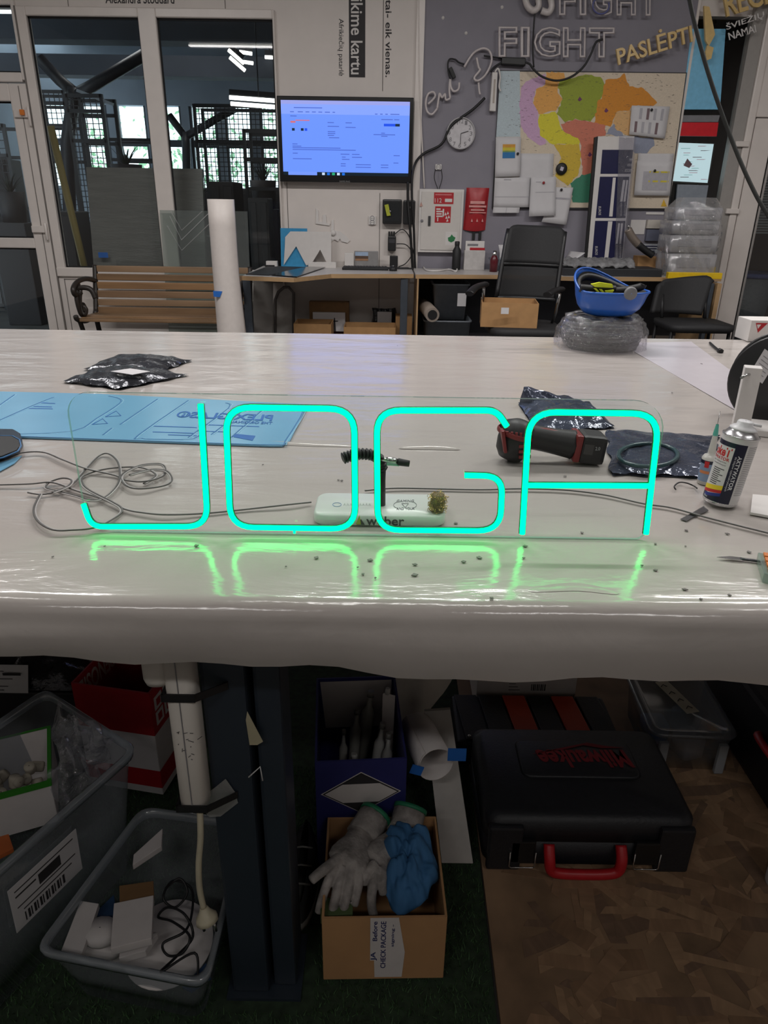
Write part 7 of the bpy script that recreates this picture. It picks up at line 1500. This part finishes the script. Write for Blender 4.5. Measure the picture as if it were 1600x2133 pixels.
# --- cardboard box with gloves and cloth
cbx = thing('carton', 'open brown cardboard box with a torn white label in front', 'box', (0.008, 0.93, ZF)); K4 = at(0.008, 0.935, ZF, 0.03); WX, WY, HX = 0.212, 0.215, 0.155
kc = mat('carton_brown', (176, 134, 92), 0.75, var=0.08, scale=14)
o = MB(); carton(o, K4, WX, WY, HX, 0.004); o.build('body', kc, cbx)
def kf(x, z, k=0.0006): return K4 @ V((x, -WY/2-k, z))
o = MB(); o.prism([kf(-0.024, HX+0.001), kf(0.024, HX+0.001), kf(0.036, 0.07), kf(0.032, 0.006), kf(-0.016, 0.006), kf(-0.017, 0.05), kf(-0.024, 0.05)], V((0, -0.0006, 0))); lb4 = o.build('paper_label', wht, cbx)
for s_, x, z0, z1, h_ in (('Before', -0.012, 0.100, 0.148, 0.008), ('CHECK PACKAGE', 0.003, 0.030, 0.148, 0.009), ('signing -', 0.018, 0.085, 0.140, 0.006), ('JA', -0.012, 0.050, 0.072, 0.011)):
    O = kf(x, z0, 0.0013); text('label_word', s_, O, kf(x, z1, 0.0013)-O, kf(x-h_, z0, 0.0013)-O, mat('label_blue_ink', (36, 44, 96), 0.6), lb4, 0.0003, 0.012)
# gloves: one continuous skinned mesh each
glove_m = mat('glove_white', (146, 140, 136), 0.7, var=0.4, scale=40, bump=0.3, bscale=120); green_m = mat('glove_green', (24, 110, 76), 0.6)
def skin(name, nodes, edges, m, parent, lvl=2):
    me = bpy.data.meshes.new(name); me.from_pydata([n[0] for n in nodes], edges, []); me.materials.append(m)
    ob = bpy.data.objects.new(name, me); COL.objects.link(ob); adopt(ob, parent)
    sk_ = ob.modifiers.new('skin', 'SKIN'); sk_.use_smooth_shade = True
    if not me.skin_vertices: me.skin_vertices_new() if hasattr(me, 'skin_vertices_new') else None
    if me.skin_vertices:
        for i, n in enumerate(nodes): me.skin_vertices[0].data[i].radius = n[1] if isinstance(n[1], tuple) else (n[1], n[1]); me.skin_vertices[0].data[i].use_root = (i == 0)
    sb_ = ob.modifiers.new('sub', 'SUBSURF'); sb_.levels = lvl; sb_.render_levels = lvl
    return ob
def tuft(P, r, m, nm, root): o = MB(); o.tube(P, r, 10); return o.build(nm, m, root)
def glove(lbl, wrist, palm, knuck, fingers, cuff):
    r = thing('work_glove', lbl, 'glove', palm, 'work gloves on the cardboard box')
    bm = bmesh.new()
    mb = MB()
    # palm: flattened loft from wrist to knuckles; fingers: tapered tubes rooted inside it
    n = 16; ax = (knuck-wrist).normalized(); side = ax.cross(V((0, -0.6, 0.8))).normalized(); nn = side.cross(ax).normalized()
    prof = [(0, 0.028, 0.016), (0.25, 0.028, 0.017), (0.5, 0.034, 0.018), (0.75, 0.038, 0.017), (1.0, 0.037, 0.014), (1.08, 0.030, 0.008)]
    vs = []
    for (t, a, b) in prof:
        c = wrist+(knuck-wrist)*t
        for k in range(n): q = 2*PI*k/n; vs.append(c+side*(a*math.cos(q))+nn*(b*math.sin(q)))
    fs = [(i*n+j, i*n+(j+1) % n, (i+1)*n+(j+1) % n, (i+1)*n+j) for i in range(len(prof)-1) for j in range(n)]
    fs.append(tuple(range(n))[::-1]); fs.append(tuple((len(prof)-1)*n+j for j in range(n))); mb.add(vs, fs, 0, True)
    for (pts, rr_) in fingers:
        P = smoothpts(pts, 4); mb.tube(P+[P[-1]+(P[-1]-P[-2])*0.6], [rr_*(1.05-0.2*i/len(P)) for i in range(len(P))]+[rr_*0.35], 10)
    ob = mb.build('glove_body', glove_m, r, smooth=True)
    md = ob.modifiers.new('merge', 'REMESH'); md.mode = 'VOXEL'; md.voxel_size = 0.0020; md.use_smooth_shade = True
    s2 = ob.modifiers.new('soft', 'SMOOTH'); s2.iterations = 3
    tuft(cuff, 0.0315, glove_m, 'cuff', r); e = cuff[-1]; d = (cuff[-1]-cuff[-2]).normalized(); o = MB(); o.tube([e-d*0.004, e+d*0.004], 0.033, 14); o.build('cuff_edge', green_m, r)
def G(px, py, y): return W(px, py, y)
glove('white work glove with green cuff lying over the left of the box', G(752, 1745, 0.985), G(735, 1770, 0.94), G(722, 1798, 0.915),
      [([G(722, 1778, 0.93), G(690, 1800, 0.905), G(664, 1820, 0.885), G(648, 1834, 0.875)], 0.0100), ([G(700, 1800, 0.91), G(682, 1840, 0.885), G(670, 1876, 0.87), G(664, 1900, 0.862)], 0.0088), ([G(716, 1806, 0.91), G(704, 1850, 0.88), G(694, 1890, 0.862), G(688, 1916, 0.856)], 0.0092), ([G(732, 1806, 0.91), G(726, 1850, 0.88), G(718, 1886, 0.864), G(713, 1910, 0.857)], 0.0088), ([G(746, 1802, 0.915), G(748, 1838, 0.89), G(743, 1866, 0.876), G(739, 1886, 0.868)], 0.0080)],
      [G(752, 1745, 0.985), G(768, 1720, 1.01), G(782, 1698, 1.03)])
glove('soiled white work glove with green cuff folded over the middle of the box', G(838, 1740, 1.0), G(812, 1770, 0.96), G(792, 1800, 0.93),
      [([G(782, 1798, 0.925), G(762, 1820, 0.905), G(757, 1842, 0.895)], 0.0090), ([G(788, 1808, 0.92), G(776, 1850, 0.885), G(774, 1886, 0.866), G(779, 1908, 0.860)], 0.0092), ([G(800, 1805, 0.925), G(796, 1838, 0.895), G(798, 1862, 0.885)], 0.0088), ([G(814, 1800, 0.93), G(817, 1826, 0.91), G(820, 1846, 0.90)], 0.0084), ([G(824, 1772, 0.955), G(838, 1790, 0.935), G(842, 1808, 0.925)], 0.0098)],
      [G(838, 1740, 1.0), G(848, 1712, 1.03), G(855, 1685, 1.05)])
clo = thing('cleaning_cloth', 'crumpled light blue cloth filling the right of the cardboard box', 'cloth', (0.055, 0.93, 0.14)); o = MB(); cC = G(862, 1838, 0.93)
def clothf(u, v):
    t = 2*PI*u; r = 0.072*(0.02+v); fo_ = 1+0.08*math.sin(3*t+1)+0.05*math.sin(7*t+2); px_, py_ = r*math.cos(t), r*math.sin(t); nz_ = abs(mnoise.noise(V((px_*26, py_*26, 1.0))))*0.045+abs(mnoise.noise(V((px_*60+py_*30, py_*55, 4.0))))*0.012
    z = 0.15+0.040*(1-v**2)+nz_-0.03*max(0, v-0.8)
    return V((0.052+r*fo_*math.cos(t)*0.72, 0.930+r*fo_*math.sin(t)*1.0, z+(0.05 if math.sin(t) > 0 else 0)*v*0.9*abs(math.sin(t))))
o.grid(clothf, 72, 20, cu=True); o.build('cloth', mat('cloth_blue', (54, 104, 150), 0.8, var=0.1, scale=20), clo, solid=0.0015)
slabT('green_pack', 'small green and grey pack in the cardboard box', [(668, 1925), (668, 1888), (735, 1880), (735, 1920)], 0.13, 0.02, mat('pack_green', (80, 98, 60), 0.6), 'pack', None)
# --- white sling, roll, boards behind the blue box
sl = thing('plastic_sheeting', 'white plastic sheeting sagging below the bench top', 'sheeting', (0.08, 1.25, 0.4)); o = MB()
def slf(u, v):
    x = W(812, 1420, 1.32).x+(W(985, 1420, 1.32).x-W(812, 1420, 1.32).x)*u; zl_ = W(890, 1503, 1.36).z; prof = math.sin(PI*min(1, u*0.62+0.38))
    z = TZ-0.06+(zl_+(0.10*(1-prof))-TZ+0.06)*math.sin(v*PI/2); return V((x, 1.50-0.16*math.sin(v*PI/2)*prof+0.008*math.sin(u*13+v*7), z))
o.grid(slf, 20, 16); o.build('sheet', mat('sheeting_white', (188, 182, 172), 0.5), sl, solid=0.002)
wr = thing('paper_roll', 'white paper roll with blue tape behind the blue box', 'roll', W(900, 1590, 1.3)); a_ = W(868, 1514, 1.24); b_ = W(908, 1592, 1.11); a_.z = max(a_.z, 0.02)
o = MB(); dd = (b_-a_); sd = dd.cross(V((0, 0, 1))).normalized(); up = sd.cross(dd).normalized()
o.grid(lambda u, v: a_+dd*v+(sd*math.cos(2*PI*u*1.15)+up*math.sin(2*PI*u*1.15))*(0.034+0.004*u), 30, 2); o.build('sheet', wht, wr, solid=0.002)
for (px, py, nm) in ((952, 1572, 0), (868, 1604, 1)): o = MB(); p = W(px, py, 1.09); o.box(p, (0.036-0.012*nm, 0.002, 0.030-0.008*nm), Matrix.Rotation(0.3*nm, 3, 'Y')); o.build('tape', MC['blue_tape'], wr)
def lean(lbl, b0, b1, t0, t1, yb_, yt_, th, m, name='white_board', cat='board', zf=ZF):
    P = [W(*b0, yb_), W(*b1, yb_), W(*t1, yt_), W(*t0, yt_)]; P[0].z = P[1].z = zf; o = MB(); o.prism(P, (0, th, 0)); return tag(o.build(name, m, bevel=0.001), lbl, cat, 'boards leaning under the bench')
lean('white board leaning upright right of the cardboard box', (918, 1830), (982, 1842), (884, 1482), (938, 1478), 1.07, 1.25, 0.008, mat('board_white', (170, 166, 162), 0.5))
lean('thin red and white strip beside the black tool case', (972, 1640), (984, 1640), (952, 1500), (960, 1500), 1.40, 1.46, 0.006, rcm, 'red_strip', 'strip', ZO)
lean('narrow white board standing just right of the bench leg', (596, 2040), (612, 2040), (606, 1850), (630, 1850), 0.93, 1.0, 0.005, mat('board_white', (170, 166, 162), 0.5))
shoe = thing('black_shoe', 'black shoe with a pale sole line beside the bench leg', 'shoe', T(612, 1880, 0.0)); sx = -0.135; o = MB()
sy = 1.0; o.grid(lambda u, v: V((-0.150+0.03*math.cos(2*PI*u)*(1-0.25*v)*(1 if v < 0.95 else 0.4), 1.02+0.105*math.sin(2*PI*u)*(1-0.35*v), ZF+0.012+0.085*v*(0.6+0.4*math.sin(2*PI*u)))), 24, 8, cu=True); o.build('upper', mat('shoe_black', (28, 28, 30), 0.5), shoe)
o = MB(); loops(o, [[V((-0.150+0.032*math.cos(2*PI*k/24), 1.02+0.108*math.sin(2*PI*k/24), ZF)) for k in range(24)], [V((-0.150+0.032*math.cos(2*PI*k/24), 1.02+0.108*math.sin(2*PI*k/24), ZF+0.013)) for k in range(24)]], Matrix()); o.build('sole', mat('sole_pale', (130, 128, 124), 0.6), shoe)
for i in range(3): o = MB(); y = 0.97+0.03*i; o.tube([(-0.168, y, ZF+0.055+0.014*i), (-0.150, y-0.01, ZF+0.070+0.014*i), (-0.132, y, ZF+0.055+0.014*i)], 0.002, 6); o.build('lace', mat('sole_pale', (130, 128, 124), 0.6), shoe)
# --- tool case
tcs = thing('tool_case', 'black power tool case with a red handle on the floor board', 'case', (0.43, 1.2, ZO)); X0, X1, Y0, Y1, H = 0.215, 0.640, 1.065, 1.345, 0.135
cbk = mat('case_black', (28, 29, 34), 0.5, var=0.12, scale=60, bump=0.1, bscale=200)
o = MB(); loops(o, [rloop(X1-X0-0.02, Y1-Y0-0.02, 0.02, 0), rloop(X1-X0, Y1-Y0, 0.03, 0.012), rloop(X1-X0, Y1-Y0, 0.03, H*0.55)], at((X0+X1)/2, (Y0+Y1)/2, ZO)); o.build('bottom_shell', cbk, tcs)
o = MB(); loops(o, [rloop(X1-X0+0.004, Y1-Y0+0.004, 0.03, H*0.56), rloop(X1-X0, Y1-Y0, 0.03, H*0.9), rloop(X1-X0-0.03, Y1-Y0-0.03, 0.03, H)], at((X0+X1)/2, (Y0+Y1)/2, ZO)); lid = o.build('lid', cbk, tcs)
o = MB(); loops(o, [rloop(0.26, 0.12, 0.02, H), rloop(0.25, 0.11, 0.02, H+0.004)], at(0.435, 1.235, ZO)); o.build('lid_panel', cbk, lid)
for x in (0.255, 0.60): o = MB(); o.span((x-0.035, Y0-0.012, ZO+0.005), (x+0.035, Y0+0.004, ZO+H*0.9)); o.build('corner_rib', cbk, tcs, bevel=0.006)
zl0 = ZO+H*0.45; rdh = mat('case_red', (176, 24, 34), 0.4)
o = MB(); o.tube(smoothpts([(0.345, Y0-0.004, ZO+0.072), (0.345, Y0-0.022, ZO+0.05), (0.350, Y0-0.026, ZO+0.024), (0.37, Y0-0.027, ZO+0.016), (0.42, Y0-0.027, ZO+0.014), (0.465, Y0-0.027, ZO+0.016), (0.486, Y0-0.026, ZO+0.024), (0.491, Y0-0.022, ZO+0.05), (0.491, Y0-0.004, ZO+0.072)], 4), 0.0115, 8, flat=0.9); o.build('handle', rdh, tcs)
for x in (0.292, 0.545):
    o = MB(); o.span((x-0.026, Y0-0.012, ZO+0.025), (x+0.026, Y0+0.002, ZO+0.085)); lt = o.build('latch', mat('latch_black', (20, 20, 22), 0.35), tcs, bevel=0.004)
    o = MB(); o.tube([(x-0.026, Y0-0.015, ZO+0.06), (x-0.026, Y0-0.016, ZO+0.022), (x-0.022, Y0-0.016, ZO+0.018), (x+0.022, Y0-0.016, ZO+0.018), (x+0.026, Y0-0.016, ZO+0.022), (x+0.026, Y0-0.015, ZO+0.06)], 0.0016, 6); o.build('latch_wire', chrome, lt)
zL = ZO+H+0.0045; rlg = mat('case_logo_red', (112, 22, 30), 0.5)
O = V((0.545, 1.262, zL)); text('logo_word', 'Milwaukee', O, V((-0.20, -0.004, 0)), V((0.012, -0.055, 0)), rlg, lid, 0.0006, 0.03)
o = MB(); o.prism([(0.55, 1.268, zL), (0.50, 1.266, zL), (0.46, 1.275, zL), (0.42, 1.262, zL), (0.34, 1.245, zL), (0.42, 1.268, zL), (0.47, 1.283, zL), (0.51, 1.273, zL)], (0, 0, 0.0006)); o.build('logo_bolt', rlg, lid)
# --- striped case behind, carton, clear box
stc = thing('striped_case', 'dark organiser case with two orange panels behind the tool case', 'case', (0.38, 1.44, ZO)); zS = 0.085
o = MB(); o.span((0.185, 1.356, ZO), (0.585, 1.535, zS)); o.build('body', cbk, stc, bevel=0.008)
orm = mat('orange_panel', (196, 66, 36), 0.45)
for i, (x0, m_) in enumerate(((0.195, cbk), (0.258, cbk), (0.322, orm), (0.386, cbk), (0.450, orm), (0.514, cbk))):
    o = MB(); o.prism([(x0+0.012, 1.360, zS), (x0+0.070, 1.360, zS), (x0+0.054, 1.530, zS), (x0-0.004, 1.530, zS)], (0, 0, 0.006)); pn = o.build('panel', m_, stc, bevel=0.002)
    for s in (0.02, 0.058): o = MB(); o.lathe([(0.0, 0.003), (0.0035, 0.003), (0.004, 0)], 8, TR((x0+s, 1.37, zS+0.006))); o.build('rivet', chrome, pn)
wc2 = thing('carton', 'flat white carton behind the striped case', 'box', (0.39, 1.6, ZO)); o = MB(); o.span((0.255, 1.56, ZO), (0.52, 1.70, 0.128)); o.build('body', wht, wc2, bevel=0.002)
for i in range(8): o = MB(); o.span((0.40+i*0.005, 1.5588, 0.085), (0.402+i*0.005+0.001*(i % 2), 1.5602, 0.105)); o.build('barcode_bar', ink, wc2)
for i in range(3): o = MB(); o.span((0.34, 1.5588, 0.085+i*0.01), (0.37-0.006*i, 1.5602, 0.087+i*0.01)); o.build('print_line', inkg, wc2)
o = MB(); o.span((0.28, 1.5595, 0.124), (0.50, 1.62, 0.132)); o.build('card_flap', card, wc2)
cbn = thing('clear_box', 'lidded clear storage box right of the tool case', 'box', (0.755, 1.46, ZO)); Bx = at(0.752, 1.462, ZO, -0.04); o = MB(); loops(o, [rloop(0.175, 0.21, 0.02, 0), rloop(0.195, 0.235, 0.025, 0.105)], Bx, True, False); o.build('body', binc, cbn)
o = MB(); loops(o, [rloop(0.205, 0.245, 0.03, 0.105), rloop(0.21, 0.25, 0.03, 0.112), rloop(0.20, 0.24, 0.028, 0.118), rloop(0.17, 0.21, 0.02, 0.118), rloop(0.165, 0.205, 0.02, 0.112)], Bx); ld = o.build('lid', clear('lid_clear', (214, 220, 224), 0.09, 0.15, 0.25, (180, 186, 194)), cbn)
for s in (-0.07, 0.07): o = MB(); p = Bx @ V((s, -0.122, 0.05)); o.box(p, (0.022, 0.012, 0.085)); o.build('clip', clear('clip_plastic', (214, 220, 224), 0.1, 0.15, 0.5, (190, 194, 200)), cbn, bevel=0.003)
o = MB(); p = Bx @ V((0.0, 0.02, 0.1195)); o.box(p, (0.035, 0.13, 0.001), Matrix.Rotation(0.28, 3, 'Z')); o.build('paper_label', mat('label_cream', (190, 184, 164), 0.7), ld)
for i in range(4): o = MB(); p = Bx @ V((-0.02+0.012*i, 0.06-0.028*i, 0.1205)); o.tube([p+V((-0.008, -0.004, 0)), p+V((0.0, 0.006, 0)), p+V((0.008, -0.002, 0))], 0.0012, 4); o.build('pen_stroke', ink, ld)
for i, (x, y, c_) in enumerate(((-0.05, 0.0, (70, 100, 150)), (0.02, -0.05, (160, 160, 170)), (0.05, 0.05, (120, 124, 130)))): o = MB(); p = Bx @ V((x, y, 0.006)); solid(o, at(p.x, p.y, p.z, 0.3*i), 0.06, 0.06, 0.05, 0.01); tag(o.build('small_pack', mat('pack_%d' % i, c_, 0.5)), ('blue pack inside the clear storage box', 'pale pack at the front inside the clear storage box', 'grey pack at the back inside the clear storage box')[i], 'pack', 'packs in the clear box')
bkc = thing('black_case', 'black case at the right border under the bench', 'case', (1.0, 1.32, ZO)); o = MB(); o.span((0.885, 1.12, ZO), (1.25, 1.62, 0.22)); o.build('body', cbk, bkc, bevel=0.015); o = MB(); o.tube(smoothpts([(0.884, 1.2, 0.15), (0.868, 1.22, 0.16), (0.868, 1.30, 0.16), (0.884, 1.32, 0.15)], 4), 0.009, 8); o.build('handle', rdh, bkc)
cup_ = thing('tape_core', 'white cardboard ring standing at the right border on the board', 'ring', (0.825, 1.03, ZO)); o = MB(); o.lathe([(0.034, 0), (0.034, 0.066), (0.030, 0.066), (0.030, 0.001)], 30, TR((0.825, 1.035, ZO))); o.build('ring', wht, cup_)
# ================================================================ CEILING LAMPS
lampm = mat('lamp_housing', (225, 225, 225), 0.5)
pos = ['above the front left of the bench', 'above the front middle of the bench', 'above the front right of the bench', 'near the desks on the left', 'near the desks in the middle', 'near the desks on the right', 'added behind the camera on the left to brighten under the bench', 'added behind the camera on the right to brighten under the bench']
for (x, y, k), s in zip(LAMPS, pos):
    root = thing('ceiling_lamp', 'white twin tube ceiling lamp '+s, 'lamp', (x, y, LAMP_Z+0.03), 'workshop ceiling lamps')
    o = MB(); o.span((x-0.65, y-0.06, LAMP_Z+0.03), (x+0.65, y+0.06, LAMP_Z+0.08)); o.build('housing', lampm, root, bevel=0.01)
    for s_ in (-0.045, 0.045):
        o = MB(); o.tube([(x-0.63, y+s_, LAMP_Z+0.018), (x+0.63, y+s_, LAMP_Z+0.018)], 0.013, 8); o.build('tube', tubem, root)
    for e in (-0.5, 0.5):
        o = MB(); o.tube([(x+e, y, LAMP_Z+0.08), (x+e, y, CEIL)], 0.005, 5); o.build('hanger', lampm, root)
    adopt(lamp_light(x, y, k), root)
